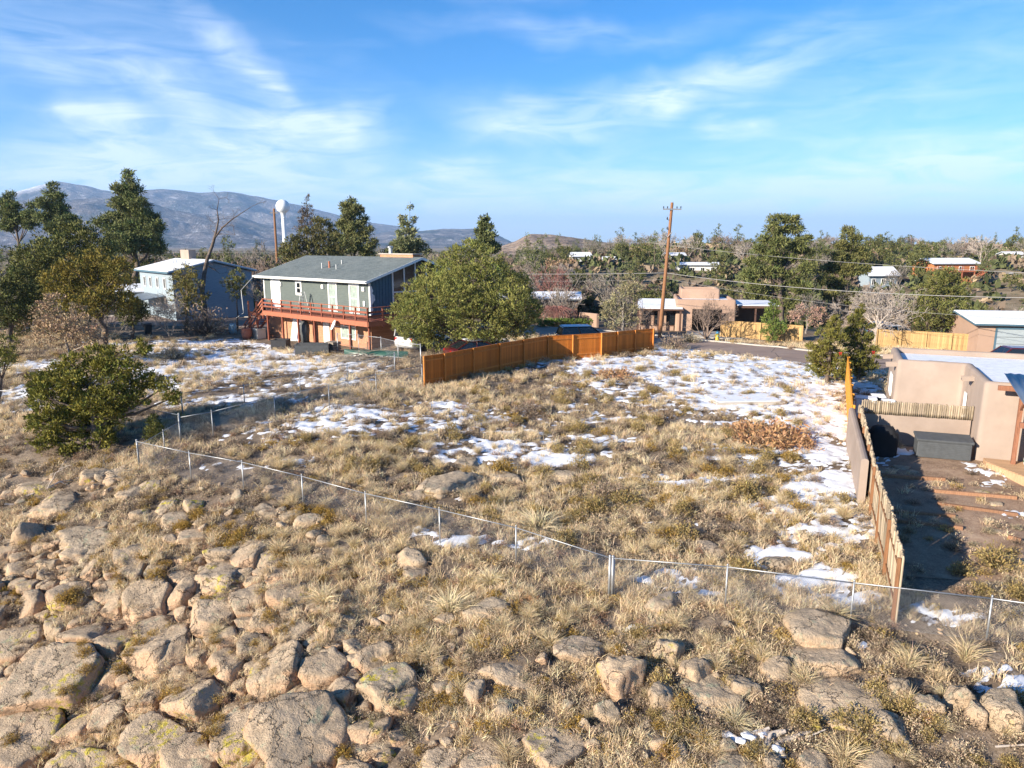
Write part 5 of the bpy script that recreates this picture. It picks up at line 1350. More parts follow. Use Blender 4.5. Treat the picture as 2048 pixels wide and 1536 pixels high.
ch = MB().box(GLEN - 5.2, GLEN - 1.0, RIDGE - .1, RIDGE + .75, EAVE + RISE - .4, EAVE + RISE + .30).build('chimney', MT['brick'], gh)
MB().box(GLEN - 5.3, GLEN - .9, RIDGE - .2, RIDGE + .85, EAVE + RISE + .30, EAVE + RISE + .38).build('chimney_cap', MT['concrete'], ch)
MB().tube((GLEN - 4.3, RIDGE + .3, EAVE + RISE + .38), (GLEN - 4.3, RIDGE + .3, EAVE + RISE + .85), .16).lathe([(.26, 0), (.26, .08), (.05, .16)], 12, (GLEN - 4.3, RIDGE + .3, EAVE + RISE + .87)).build('flue', MT['galvanized'], ch)
for x, y, h, r in ((7.2, 2.4, .45, .05), (8.0, 2.6, .55, .09), (8.4, 3.6, .35, .05), (9.4, 2.3, .4, .05)):
    MB().tube((x, y, roof_z(y)), (x, y, roof_z(y) + h + .1), r).build('vent_pipe', MT['galvanized' if r < .08 else 'terracotta'], rf)
for x in (W0, W1): MB().box(x - .08, x + .08, YF - .045, YF + .05, FL - .1, EAVE - .1).build('corner_trim', MT['white_paint'], gh)
WL = W1 - W0; fx = lambda f: W0 + WL * f
window(gh, (fx(.335), YF), (fx(.395), YF), FL + 1.15, EAVE - .2, MT['white_paint'], MT['glass'], 1, 2, .2)
window(gh, (fx(.645), YF), (fx(.725), YF), FL + .05, EAVE - .2, MT['white_paint'], MT['glass_pale'], 1, 2, .16)
window(gh, (fx(.83), YF), (fx(.915), YF), FL + .05, EAVE - .2, MT['white_paint'], MT['glass_pale'], 1, 2, .18)
door(gh, (fx(.075), YF), (fx(.175), YF), FL - .2, EAVE - .15, MT['tyvek'], 'house_wrap', .05, False)
for f in (.185, .60, .955): MB().box(fx(f) - .14, fx(f) + .14, YF - .13, YF, EAVE - .75, EAVE - .42).box(fx(f) - .07, fx(f) + .07, YF - .2, YF - .132, EAVE - .7, EAVE - .5).build('wall_light', MT['white_paint'], gh)
MB().box(fx(.955) - .1, fx(.955) + .1, YF - .09, YF, FL + .7, FL + 1.1).build('meter_box', MT['white_paint'], gh)
# ragged building paper on the gable corner
rg = random.Random(4); m = MB(); zs = [FL + .1 + .18 * k for k in range(16)]; zs = [z for z in zs if z < EAVE - .3]
vs = [(W1 + .035, YF, z) for z in zs] + [(W1 + .035, YF + rg.uniform(.12, .5), z) for z in zs]; n = len(zs)
m.add(vs, [(k, n + k, n + k + 1, k + 1) for k in range(n - 1)]).build('torn_paper', MT['tyvek'], gh)
# the glazed gable: tall lights under the sloping eave
gw = MB(); y0 = YF + 2.25; ny = 5; wy = (YB - y0 - .2) / ny * .78
for k in range(ny):
    ya, yb = y0 + wy * k, y0 + wy * (k + 1)
    o = MB().bar((W1 + .06, ya, FL + .1), (W1 + .06, ya, roof_z(ya) - .2), .1, .1, up=(1, 0, 0)).bar((W1 + .06, ya + .05, FL + 1.7), (W1 + .06, yb - .05, FL + 1.7), .1, .09).bar((W1 + .06, ya + .05, FL + .15), (W1 + .06, yb - .05, FL + .15), .1, .09).build('window', MT['white_paint'], gh)
    for za, zb, zc in ((FL + .2, FL + 1.65, FL + 1.65), (FL + 1.75, roof_z(ya) - .25, roof_z(yb) - .25)):
        MB().add([(W1 + .04, ya + .06, za), (W1 + .04, yb - .06, za), (W1 + .04, yb - .06, zc), (W1 + .04, ya + .06, zb), (W1 + .02, ya + .06, za), (W1 + .02, yb - .06, za), (W1 + .02, yb - .06, zc), (W1 + .02, ya + .06, zb)], [(0, 1, 2, 3), (7, 6, 5, 4), (0, 4, 5, 1), (1, 5, 6, 2), (2, 6, 7, 3), (3, 7, 4, 0)]).build('pane', MT['glass'], o)
# lower storey openings
door(gh, (fx(.585), YF), (fx(.64), YF), 0, 2.05, MT['white_paint'])
window(gh, (fx(.745), YF), (fx(.875), YF), .75, 1.85, MT['white_paint'], MT['glass_pale'], 2, 1, .1)
MB().slab([(fx(.30), YF - .5, 0), (fx(.385), YF - .5, 0), (fx(.385), YF - .1, 2.2), (fx(.30), YF - .1, 2.2)], .05).build('leaning_sheet', MT['tyvek'], gh)
# the deck
DX0, DX1, DY = fx(.165), W1 + 1.9, YF - 1.75
dk = MB().box(DX0, DX1, DY, YF - .03, FL - .30, FL - .24).box(W1 + .1, DX1, YF - .03, YF + 5.5, FL - .30, FL - .24).build('deck', MT['deck_red'], gh)
for k, y in enumerate(np.arange(DY + .07, YF - .08, .145)): MB().box(DX0, DX1, y - .065, y + .065, FL - .24, FL - .205).build('deck_board', MT['deck_red'], dk)
wood('deck_fascia', (.36, .125, .07), .08)
MB().bar((DX0, DY - .03, FL - .42), (DX1, DY - .03, FL - .42), .06, .36).bar((DX1 + .03, DY, FL - .42), (DX1 + .03, YF + 5.5, FL - .42), .06, .36).build('fascia_beam', MT['deck_fascia'], dk)
def rail_run(a, b, n):
    a, b = Vector(a), Vector(b)
    for k in range(n + 1):
        c = a.lerp(b, k / n); MB().box(c.x - .05, c.x + .05, c.y - .05, c.y + .05, c.z - .5, c.z + .98).build('rail_post', MT['deck_red'], dk)
    for h, w in ((1.0, .05), (.66, .14), (.36, .14)):
        up = Vector((0, 0, h)); MB().bar(a + up, b + up, .14 if h > .9 else .04, w).build('rail', MT['deck_fascia' if h > .9 else 'deck_red'], dk)
rail_run((DX0, DY + .03, FL - .2), (DX1 - .05, DY + .03, FL - .2), 10)
rail_run((DX1 - .05, DY + .03, FL - .2), (DX1 - .05, YF + 5.4, FL - .2), 5)
for x in np.linspace(DX0 + .4, DX1 - .1, 7): MB().box(x - .07, x + .07, DY + .1, DY + .24, -.2, FL - .3).build('support_post', MT['deck_red'], dk)
for y in (YF + 2.4, YF + 5.2): MB().box(DX1 - .2, DX1 - .06, y - .07, y + .07, -.2, FL - .3).build('support_post', MT['deck_red'], dk)
# stairs down to the left, parallel to the wall
st = MB().bar((DX0 - .05, DY + .1, FL - .35), (DX0 - 3.6, DY + .1, .05), .05, .26).bar((DX0 - .05, DY + 1.05, FL - .35), (DX0 - 3.6, DY + 1.05, .05), .05, .26).build('stair', MT['deck_fascia'], gh)
for k in range(12):
    x = DX0 - .2 - .29 * k; z = FL - .42 - .215 * k; MB().box(x - .14, x + .14, DY + .13, DY + 1.02, z, z + .045).build('tread', MT['deck_red'], st)
for h in (.95, .62, .32): MB().bar((DX0, DY + .02, FL - .2 + h), (DX0 - 3.6, DY + .02, .1 + h), .045, .12).build('handrail', MT['deck_fascia'], st)
for k in range(4): x = DX0 - .15 - 1.08 * k; MB().box(x - .045, x + .045, DY + .03, DY + .12, FL - .95 - .78 * k, FL + .72 - .78 * k).build('stair_post', MT['deck_red'], st)
# the old frame left of the stairs, downspout and satellite dish
fr = MB(); [fr.box(x - .06, x + .06, DY + .2, DY + .32, -.2, 3.3) for x in (W0 - .4, W0 + 1.0)]; fr.bar((W0 - .4, DY + .26, 2.25), (DX0 - .3, DY + .26, 2.1), .06, .3)
fr.build('side_frame', MT['deck_fascia'], gh)
MB().path([(.1, -.1, EAVE - .05), (-1.9, -.25, EAVE - 1.3), (-1.75, -.25, EAVE - 3.4), (-2.5, -.6, EAVE - 3.9)], .04, 8).build('downspout', MT['galvanized'], gh)
ds = MB().lathe([(.02, 0), (.22, .03), (.36, .1), (.42, .17), (.40, .17), (.22, .05), (.02, .02)], 18).build('satellite_dish', MT['white_paint'], gh, True, loc=(fx(.88), DY - .3, FL - .75), rotz=(R(65), 0, R(-25)))
MB().bar((0, 0, .02), (0, .05, -.35), .04, .04).build('bracket', MT['galvanized'], ds)

# things on and in front of the deck house
def gpos(x, y, z=None):
    c, s = math.cos(G_ROT), math.sin(G_ROT); X, Y = LC[0] + c * x - s * y, LC[1] + s * x + c * y
    return (X, Y, (tz(X, Y) if z is None else GZ0 + z))
ld = thing('stepladder', 'aluminium stepladder standing open on the red deck', 'ladder', gpos(fx(.47), YF - .7, FL - .2), G_ROT)
for s in (-1, 1):
    MB().bar((-.55, s * .22, 0), (-.05, s * .15, 1.75), .03, .07).build('rail', MT['galvanized'], ld); MB().bar((.5, s * .24, 0), (.05, s * .15, 1.75), .025, .05).build('rear_leg', MT['galvanized'], ld)
for k in range(6): f = (k + .6) / 6.3; MB().bar((-.55 + .5 * f, -.22 + .06 * f, 1.75 * f), (-.55 + .5 * f, .22 - .06 * f, 1.75 * f), .08, .025).build('step', MT['galvanized'], ld)
def planter(name, label, pos, w, d, h, mat, plants=None, rot=0):
    t = thing(name, label, 'planter', pos, rot)
    MB().box(-w / 2, w / 2, -d / 2, -d / 2 + .04, 0, h).box(-w / 2, w / 2, d / 2 - .04, d / 2, 0, h).box(-w / 2, -w / 2 + .04, -d / 2 + .04, d / 2 - .04, 0, h).box(w / 2 - .04, w / 2, -d / 2 + .04, d / 2 - .04, 0, h).build('box', mat, t)
    for z in (h * .33, h * .66): MB().box(-w / 2 - .012, w / 2 + .012, -d / 2 - .012, -d / 2, z - .01, z + .01).build('board_edge', mat, t)
    MB().box(-w / 2 - .04, w / 2 + .04, -d / 2 - .04, -d / 2 + .05, h, h + .04).box(-w / 2 - .04, w / 2 + .04, d / 2 - .05, d / 2 + .04, h, h + .04).build('rim', mat, t)
    MB().box(-w / 2 + .04, w / 2 - .04, -d / 2 + .04, d / 2 - .04, h - .2, h - .08).build('soil', MT['soil_pot'], t)
    return t
planter('planter_box', 'long dark grey raised planter in front of the deck house', gp(626, 708), 2.5, 1.0, .78, MT['grey_plastic'], rot=R(6))
planter('planter_box', 'square dark planter left of the long raised planter', gp(562, 697), 1.25, 1.0, .72, MT['dark_metal'], rot=R(-4))
def rbox(name, label, cat, pos, w, d, h, mat, rot=0, lid=None, taper=.0, lidh=.06, bev=.03, extra=None):
    t = thing(name, label, cat, pos, rot); a, b = w / 2, d / 2; e = 1 - taper
    MB().add([(-a * e, -b * e, 0), (a * e, -b * e, 0), (a * e, b * e, 0), (-a * e, b * e, 0), (-a, -b, h), (a, -b, h), (a, b, h), (-a, b, h)], [(0, 3, 2, 1), (4, 5, 6, 7), (0, 1, 5, 4), (1, 2, 6, 5), (2, 3, 7, 6), (3, 0, 4, 7)]).build('body', mat, t, bevel=bev)
    MB().box(-a - .03, a + .03, -b - .03, b + .03, h + .002, h + lidh).build('lid', lid or mat, t, bevel=.015)
    return t
ac = rbox('air_conditioner', 'beige air conditioning unit at the foot of the deck stairs', 'appliance', gp(519, 677), .85, .85, .85, MT['beige_metal'], G_ROT)
MB().lathe([(.3, 0), (.3, .02), (.05, .03)], 16, (0, 0, .912)).build('fan_grille', MT['dark_metal'], ac)
for k in range(7): MB().box(-.38, .38, -.44, -.427, .1 + .1 * k, .14 + .1 * k).build('louver', MT['grey_plastic'], ac)
pot = thing('terracotta_pot', 'large terracotta pot left of the air conditioner', 'pot', gp(494, 678))
MB().lathe([(.28, 0), (.42, .3), (.47, .62), (.40, .88), (.44, .95), (.36, .95), (.3, .8)], 18).build('body', MT['terracotta'], pot, True); MB().lathe([(.02, .82), (.31, .82), (.02, .83)], 14).build('soil', MT['soil_pot'], pot)
wb = thing('water_barrel', 'pale blue rain barrel under the bent downspout', 'barrel', gp(466, 668))
plain('blue_plastic', (.30, .42, .47), .5, .1, 4)
MB().lathe([(.30, 0), (.36, .25), (.37, .6), (.30, .95), (.12, 1.0)], 18).build('body', MT['blue_plastic'], wb, True)
for z in (.3, .65): MB().lathe([(.372, z), (.385, z + .02), (.372, z + .04)], 18).build('hoop', MT['blue_plastic'], wb, True)
cp = thing('covered_grill', 'grey covered patio heater leaning against the brick wall', 'grill', gpos(fx(.49), YF - .9), G_ROT)
MB().lathe([(.34, 0), (.36, .7), (.42, 1.1), (.40, 1.6), (.22, 1.9), (.05, 2.0)], 14).build('cover', MT['grey_plastic'], cp, True); MB().lathe([(.37, .05), (.39, .12), (.36, .16)], 14).build('hem', MT['dark_metal'], cp, True)
cr = thing('wooden_crate', 'small wooden crate beside the dog pen', 'crate', gp(668, 705), G_ROT)
for k in range(4): MB().box(-.45, .45, -.36, -.33, .05 + .2 * k, .2 + .2 * k).box(-.45, .45, .33, .36, .05 + .2 * k, .2 + .2 * k).box(-.45, -.42, -.33, .33, .05 + .2 * k, .2 + .2 * k).box(.42, .45, -.33, .33, .05 + .2 * k, .2 + .2 * k).build('slat', MT['grey_wood'], cr)
MB().box(-.48, .48, -.4, .4, .82, .86).build('top', MT['grey_wood'], cr)
# upturned green canoe by the pen
cn = thing('canoe', 'dark green canoe lying upturned beside the brush pile', 'boat', tuple(np.array(gp(752, 718)) + np.array([0, 0, .12])), R(-12))
plain('canoe_green', (.03, .085, .065), .35, .1, 3)
n = 19; m_ = 9; V = []
for i in range(n):
    f = -1 + 2 * i / (n - 1); w = .45 * max(0, 1 - abs(f) ** 2.6) + .012; h = .34 + .18 * abs(f) ** 3
    for j in range(m_):
        a = math.pi * j / (m_ - 1); V.append((2.45 * f, -w * math.cos(a), .52 - h + h * math.sin(a) ** .7))
mb = MB(); mb.add(V, [(i * m_ + j, (i + 1) * m_ + j, (i + 1) * m_ + j + 1, i * m_ + j + 1) for i in range(n - 1) for j in range(m_ - 1)]); mb.build('hull', MT['canoe_green'], cn, True)
for s in (-1, 1): MB().path([V[i * m_ + (0 if s < 0 else m_ - 1)] for i in range(n)], .018, 6).build('gunwale', MT['white_paint'], cn)
# brush pile of cut branches
bt = Tubes(); rng_b = np.random.default_rng(3); bp = gp(727, 722)
for k in range(170):
    a = rng_b.uniform(-.7, .7) + (math.pi if rng_b.random() < .5 else 0); p = rng_b.normal(size=3) * np.array([1.3, .6, .0]); p[2] = abs(rng_b.normal()) * .3 * max(0, 1.3 - abs(p[0]) * .5) + .03
    L = rng_b.uniform(.5, 1.6); q = p + np.array([math.cos(a) * L, math.sin(a) * L * .6, rng_b.uniform(-.12, .35)]); bt.add(p, q, rng_b.uniform(.012, .04), .008)
tag(link('brush_pile', bt.mesh('brush_pile', MT['bark_grey'], 5), loc=bp), 'tangled pile of cut grey branches beside the upturned canoe', 'brush pile')

# ---------------------------------------------------------------- blue-grey house behind the dead tree
bo = pt(268, 540, 84); bz = 1.9
br_ = pt(337, 541, 74); bx = (br_ - bo)[:2]; BL = float(np.linalg.norm(bx)); B_ROT = math.atan2(bx[1], bx[0])
bh = thing('blue_house', 'blue grey house with a snow covered roof behind the dead tree', 'house', (bo[0], bo[1], bz), B_ROT)
BE = 5.3; BD = 9.4; BRISE = 1.15
HOUSE_PLAN.append([(bo[0] + math.cos(B_ROT) * a - math.sin(B_ROT) * b, bo[1] + math.sin(B_ROT) * a + math.cos(B_ROT) * b) for a, b in ((0, 0), (BL, 0), (BL, BD), (0, BD))])
MB().prism([(.5, .5), (BL - .5, .5), (BL - .5, BD - .5), (.5, BD - .5)], -.4, BE - .15).build('wall', MT['siding_grey_blue'], bh)
lap_wall(bh, (.48, .47), (BL - .48, .47), 2.4, BE - .15, MT['siding_pale_blue'], .2)
MB().add([(BL - .5, .5, BE - .15), (BL - .5, BD - .5, BE - .15), (BL - .5, BD / 2, BE + BRISE - .2)], [(0, 1, 2)]).build('gable_wall', MT['siding_grey_blue'], bh)
lap_wall(bh, (BL - .48, .5), (BL - .48, BD - .5), 0, BE - .15, MT['siding_grey_blue'], .22, 'gable_siding')
br2 = MB().slab([(0, 0, BE), (BL, 0, BE), (BL, BD / 2, BE + BRISE), (0, BD / 2, BE + BRISE)], .12).slab([(0, BD / 2, BE + BRISE), (BL, BD / 2, BE + BRISE), (BL, BD, BE), (0, BD, BE)], .12).build('roof', MT['roof_metal'], bh)
MB().slab([(.05, .05, BE + .1), (BL - .05, .05, BE + .1), (BL - .05, BD / 2, BE + BRISE + .1), (.05, BD / 2, BE + BRISE + .1)], .09).slab([(.05, BD / 2, BE + BRISE + .1), (BL - .05, BD / 2, BE + BRISE + .1), (BL - .05, BD - .05, BE + .1), (.05, BD - .05, BE + .1)], .09).build('roof_snow', MT['snow'], br2)
MB().bar((0, -.02, BE - .08), (BL, -.02, BE - .08), .04, .2).build('fascia', MT['siding_blue'], br2)
MB().box(3.2, 6.2, BD / 2 - .3, BD / 2 + .5, BE + .6, BE + BRISE + 1.1).build('chimney', MT['stucco'], bh)
for x in (BL * .45, BL * .55, BL * .78): MB().tube((x, 2.6, BE + .5), (x, 2.6, BE + 1.15), .12).build('vent_pipe', MT['white_paint'], br2)
for u in (.15, .32, .52, .72): window(bh, (BL * u, .45), (BL * u + .9, .45), 3.4, 4.6, MT['white_paint'], MT['glass'], 2, 1, .1)
window(bh, (BL - .46, 1.4), (BL - .46, 2.6), 3.3, 4.5, MT['white_paint'], MT['glass'], 2, 1, .1); window(bh, (BL - .46, 6.0), (BL - .46, 7.0), 3.3, 4.4, MT['white_paint'], MT['glass'], 2, 1, .1)
MB().slab([(BL * .2, -2.2, 2.3), (BL * .75, -2.2, 2.3), (BL * .75, .4, 2.7), (BL * .2, .4, 2.7)], .08).build('awning', MT['roof_metal'], bh)
for u in (.22, .46, .73): MB().tube((BL * u, -2.0, -.3), (BL * u, -2.0, 2.25), .06).build('awning_post', MT['white_paint'], bh)

# ---------------------------------------------------------------- tan adobe house at the right
HZ0 = tz(*HO) - .02
H_ROT = math.atan2(HA[1], HA[0])
ah = thing('adobe_house', 'tan stucco house with snow on its flat parapet roof beside the pole fence', 'house', (HO[0], HO[1], HZ0), H_ROT)
HH = 3.45
PLAN = [(0, 0), (15, 0), (15, 10.2), (-2.9, 10.2), (-2.9, 5.1), (0, 5.1)]
HOUSE_PLAN.append([tuple(HO + HA * a + HB * b) for a, b in PLAN])
def rounded_poly(P, r=.25, n=4):
    out = []; m = len(P)
    for i in range(m):
        p0, p, p1 = Vector(P[i - 1]), Vector(P[i]), Vector(P[(i + 1) % m]); a = (p0 - p).normalized() * r; b = (p1 - p).normalized() * r
        for k in range(n + 1):
            f = k / n; q = p + a * (1 - f) ** 2 + b * f ** 2; out.append((q.x, q.y))
    return out
def shrink(P, d):
    m = len(P); out = []
    for i in range(m):
        p0, p, p1 = np.array(P[i - 1]), np.array(P[i]), np.array(P[(i + 1) % m]); a = (p - p0) / np.linalg.norm(p - p0); b = (p1 - p) / np.linalg.norm(p1 - p)
        na, nb = np.array([-a[1], a[0]]), np.array([-b[1], b[0]]); k = na + nb; out.append(tuple(p + k * d / (1 + na.dot(nb))))
    return out
def adobe(parent, P, h, mat, th=.32, drop=.35, snow=True, batter=.06, base=.4, name='wall'):
    """Battered adobe walls with a rounded parapet and a roof deck set below it."""
    rings = [(shrink(P, 0), -base), (shrink(P, batter * .9), h - .12), (shrink(P, batter + .05), h - .02), (shrink(P, batter + th * .5), h), (shrink(P, batter + th - .04), h - .02), (shrink(P, batter + th), h - .1), (shrink(P, batter + th), h - drop)]
    V = []; Fc = []; n = None
    for poly, z in rings:
        q = rounded_poly(poly, .22); n = len(q); V += [(x, y, z) for x, y in q]
    for k in range(len(rings) - 1):
        for j in range(n): Fc.append((k * n + j, k * n + (j + 1) % n, (k + 1) * n + (j + 1) % n, (k + 1) * n + j))
    m = MB(); m.v = V; m.f = Fc; w = m.build(name, mat, parent, True)
    q = rounded_poly(shrink(P, batter + th - .01), .22); r = MB(); r.v = [(x, y, h - drop - .02) for x, y in q]; r.f = [tuple(range(n))]; r.build('roof', MT['concrete'], parent)
    if snow:
        q = rounded_poly(shrink(P, batter + th + .03), .22); MB().prism(q, h - drop - .015, h - drop + .07).build('roof_snow', MT['snow'], parent)
    return w
wall_a = adobe(ah, PLAN, HH, MT['stucco'])
def canale(x, y, dx, dy):
    """Projecting roof spout with its splash cheek."""
    m = MB(); d = Vector((dx, dy, 0)); s = Vector((-dy, dx, 0)) * .16; p = Vector((x, y, HH - .34))
    a, b = p - d * .1, p + d * .45
    m.slab([a - s, a + s, b + s, b - s] if dx > 0 or dy > 0 else [a + s, a - s, b - s, b + s], .05)
    for k in (-1, 1): m.bar(a + s * k + Vector((0, 0, .05)), b + s * k + Vector((0, 0, .0)), .05, .2)
    return m.build('canale', MT['post_brown'] if False else MT['stucco'], ah)
canale(-2.87, 8.4, -1, 0); canale(-2.87, 5.6, -1, 0); canale(.03, 2.6, -1, 0)
window(ah, (-2.88, 7.6), (-2.88, 6.5), 1.35, 2.45, MT['white_paint'], MT['glass'], 1, 2, .09, proud=.07)
window(ah, (.0, 3.9), (.0, 3.4), .5, 2.3, MT['white_paint'], MT['glass_pale'], 1, 1, .07, proud=.05)
wood('brown_trim', (.10, .055, .04), .05)
w_ = window(ah, (1.7, .0), (4.6, .0), .85, 2.5, MT['brown_trim'], MT['glass'], 2, 2, .12, proud=.08)
MB().bar((1.85, -.05, 1.6), (4.45, -.05, 1.6), .05, .06).bar((1.86, -.05, 1.0), (4.44, -.05, 1.0), .04, .05).build('white_sash', MT['white_paint'], w_)
for x, y in ((9.5, 5.0), (4.5, 4.2)): MB().tube((x, y, HH - .4), (x, y, HH + .05), .07).build('vent_pipe', MT['white_paint'], ah)
# bare patch of roof where the snow has melted
MB().prism([(-1.2 + .95 * math.cos(k * .45) * (1 + .2 * math.sin(k * 2.1)) + .3, 6.6 + .9 * math.sin(k * .45)) for k in range(14)], HH - .29, HH - .276).build('bare_roof_patch', MT['concrete'], ah)

# patio cover
pc = thing('patio_cover', 'patio cover of corrugated grey metal on brown posts over the deck', 'pergola', (HO[0], HO[1], HZ0), H_ROT)
PX0, PX1 = .75, 9.5; zr = lambda y: 3.72 + .14 * (y + .2)
V = []; Fc = []; nx = 150; ys = (.4, -2.6, -5.3)
for j, y in enumerate(ys):
    for i in range(nx + 1):
        x = PX0 + (PX1 - PX0) * i / nx; V.append((x, y, zr(y) + .018 * math.sin(x * 2 * math.pi / .15 * .5)))
Fc = [(j * (nx + 1) + i, (j + 1) * (nx + 1) + i, (j + 1) * (nx + 1) + i + 1, j * (nx + 1) + i + 1) for j in range(2) for i in range(nx)]
m = MB(); m.v = V; m.f = Fc; rfp = m.build('metal_roof', MT['roof_metal'], pc, True); rfp.modifiers.new('thick', 'SOLIDIFY').thickness = .008
wood('pergola_wood', (.27, .12, .07), .08)
for x in np.arange(PX0 + .15, PX1, 1.1): MB().bar((x, .3, zr(.3) - .12), (x, -5.2, zr(-5.2) - .12), .07, .15).build('rafter', MT['pergola_wood'], pc)
for y in (-.7, -4.9): MB().bar((PX0 - .35, y, zr(y) - .3), (PX1, y, zr(y) - .3), .1, .2).build('beam', MT['pergola_wood'], pc)
for x, y in ((1.25, -.7), (1.25, -4.9), (5.4, -4.9), (9.2, -4.9), (5.4, -.7)):
    MB().box(x - .075, x + .075, y - .075, y + .075, -.2, zr(y) - .4).build('post', MT['pergola_wood'], pc)
    MB().bar((x, y + .05, zr(y) - 1.1), (x + .75, y + .05, zr(y) - .42), .08, .1).build('brace', MT['pergola_wood'], pc)
    MB().bar((x, y - .08, zr(y) - 1.1), (x, y - .8, zr(y) - .55), .08, .1).build('brace', MT['pergola_wood'], pc)
# deck boards
dkp = thing('wooden_deck', 'low tan wooden deck with a cut off corner under the patio cover', 'deck', (HO[0], HO[1], HZ0), H_ROT)
MB().prism([(1.35, -2.55), (9, -2.55), (9, -.12), (.32, -.12), (.32, -.8)], -.15, .2).build('frame', MT['deck_tan'], dkp)
for y in np.arange(-2.5, -.15, .14):
    x0 = .3 if y > -.75 else .3 + 1.03 * (-.75 - y) / 1.75
    MB().box(x0, 9.02, y - .064, y + .064, .203, .235).build('deck_board', MT['deck_tan'], dkp)

# things in the walled yard
def yard_soil_material():
    t = NT('yard_soil'); p = t.pos()
    c = t.ramp(t.noise(p, 1.6, 6, .7), [(.3, (.17, .11, .075)), (.52, (.29, .195, .135)), (.72, (.40, .29, .205))])
    c = t.mix(t.ramp(t.noise(p, 22., 5, .7), [(.52, 0.), (.62, .55)]), c, (.46, .36, .26))
    return t.done(t.bsdf(c, .95, t.bump(t.noise(p, 18., 5, .7), .6, .04), 0, .1))
ribbon('yard_soil', [along(2.8, .42), along(PL + .1, .42)], [HO + HA * 4.6 - HB * 9.5, HO + HA * 1.2 + HB * .9], .02, yard_soil_material(), 46, 0, 30)
db = thing('deck_box', 'grey storage box with a lid against the cross wall', 'storage box', tuple(np.array(gp(1882, 914))), math.atan2((cw1 - cw0)[1], (cw1 - cw0)[0]))
MB().box(-1.02, 1.02, -.4, .42, .02, .82).build('body', MT['grey_plastic'], db, bevel=.03)
for k in range(9): MB().box(-.94, .94, -.412, -.402, .09 + .078 * k, .15 + .078 * k).build('panel_rib', MT['grey_plastic'], db)
MB().slab([(-1.08, -.47, .84), (1.08, -.47, .84), (1.08, .45, .98), (-1.08, .45, .98)], .1).build('lid', MT['grey_plastic'], db, bevel=.02)
gr = thing('covered_grill', 'black covered barbecue grill in the corner of the cross wall', 'grill', tuple(gp(1762, 909)), R(-20))
V = []; prof = [(0, .60, .42), (.55, .62, .44), (.95, .62, .42), (1.05, .50, .44), (1.22, .42, .40), (1.30, .28, .24), (1.32, .04, .04)]; n = 20
for z, a, b in prof:
    for k in range(n):
        t_ = 2 * math.pi * k / n; c, s = math.cos(t_), math.sin(t_); e = .55; V.append((a * math.copysign(abs(c) ** e, c) * (1 + .03 * math.sin(5 * t_)), b * math.copysign(abs(s) ** e, s), z))
m = MB(); m.add(V, [(i * n + k, i * n + (k + 1) % n, (i + 1) * n + (k + 1) % n, (i + 1) * n + k) for i in range(len(prof) - 1) for k in range(n)] + [tuple(range((len(prof) - 1) * n, len(prof) * n))]); m.build('cover', MT['black_cover'], gr, True)
MB().box(-.95, -.55, -.25, .25, .86, .93).build('side_shelf', MT['black_cover'], gr, bevel=.02)
pr = thing('propane_tank', 'white propane gas bottle standing on the low deck', 'gas bottle', tuple(HO + HA * 1.75 + HB * -1.0) + (HZ0 + .236,))
plain('tank_white', (.68, .68, .64), .4, .05, 4); plain('tank_band', (.10, .25, .12), .5, .1, 4)
MB().lathe([(.13, 0), (.15, .04), (.2, .10), (.215, .2), (.215, .34), (.2, .42), (.13, .48), (.03, .5)], 22).build('tank', MT['tank_white'], pr, True)
MB().lathe([(.2165, .2), (.2175, .21), (.2175, .27), (.2165, .28)], 22).build('label_band', MT['tank_band'], pr, True)
cl = MB()
for k in range(10): a, b = k * .45 + .4, (k + 1) * .45 + .4; cl.slab([(.13 * math.cos(a), .13 * math.sin(a), .47), (.13 * math.cos(b), .13 * math.sin(b), .47), (.13 * math.cos(b), .13 * math.sin(b), .6), (.13 * math.cos(a), .13 * math.sin(a), .6)], .006)
cl.build('collar', MT['tank_white'], pr); MB().tube((0, 0, .49), (0, 0, .57), .025).build('valve', MT['dark_metal'], pr)
planter('planter_box', 'black box planter on the deck at the right edge', tuple(HO + HA * 2.75 + HB * -1.5) + (HZ0 + .236,), 1.0, 1.0, .85, MT['dark_metal'], rot=H_ROT)
TIMB = [((1751, 953), (1890, 962)), ((1868, 985), (2033, 999)), ((1875, 1011), (2035, 1033)), ((1766, 1025), (1910, 1036)), ((1769, 1042), (1925, 1060)), ((2015, 1077), (2042, 1085))]
TL = ['timber step nearest the deck box, half in shadow', 'second timber step down the yard, all in sun', 'longest sunlit timber step in the yard', 'timber step half hidden in the fence shadow', 'lowest timber step half hidden in the fence shadow', 'short rotten timber lying at the right edge of the yard']
for (a, b), lab in zip(TIMB, TL):
    A, B = gp(*a), gp(*b); m = MB().bar((0, 0, .06), tuple(B - A + np.array([0, 0, .06])), .15, .15)
    tag(m.build('timber_step', MT['timber_red'], None, bevel=.015, loc=tuple(A)), lab, 'timber', 'timber steps in the yard')
for i, (px, py, w) in enumerate([(1800, 935, 34), (1825, 945, 26), (1770, 945, 30), (1968, 985, 34), (1990, 1008, 30), (1980, 1040, 28), (1985, 1062, 30)]):
    q = gp(px, py); V, Fc = free_boulder(2, w * depth_of(q) / F_PX, w * depth_of(q) / F_PX * .8, .16, 1500 + i)
    tag(link('stepping_stone', np_mesh('stepping_stone', V, Fc, MT['rock_tan'], True), loc=q), 'flat tan stepping stone in the ' + ('shadow of the pole fence' if i < 3 else 'sunny part of the walled yard'), 'stone', 'stepping stones in the shaded yard' if i < 3 else 'stepping stones in the sunny yard')
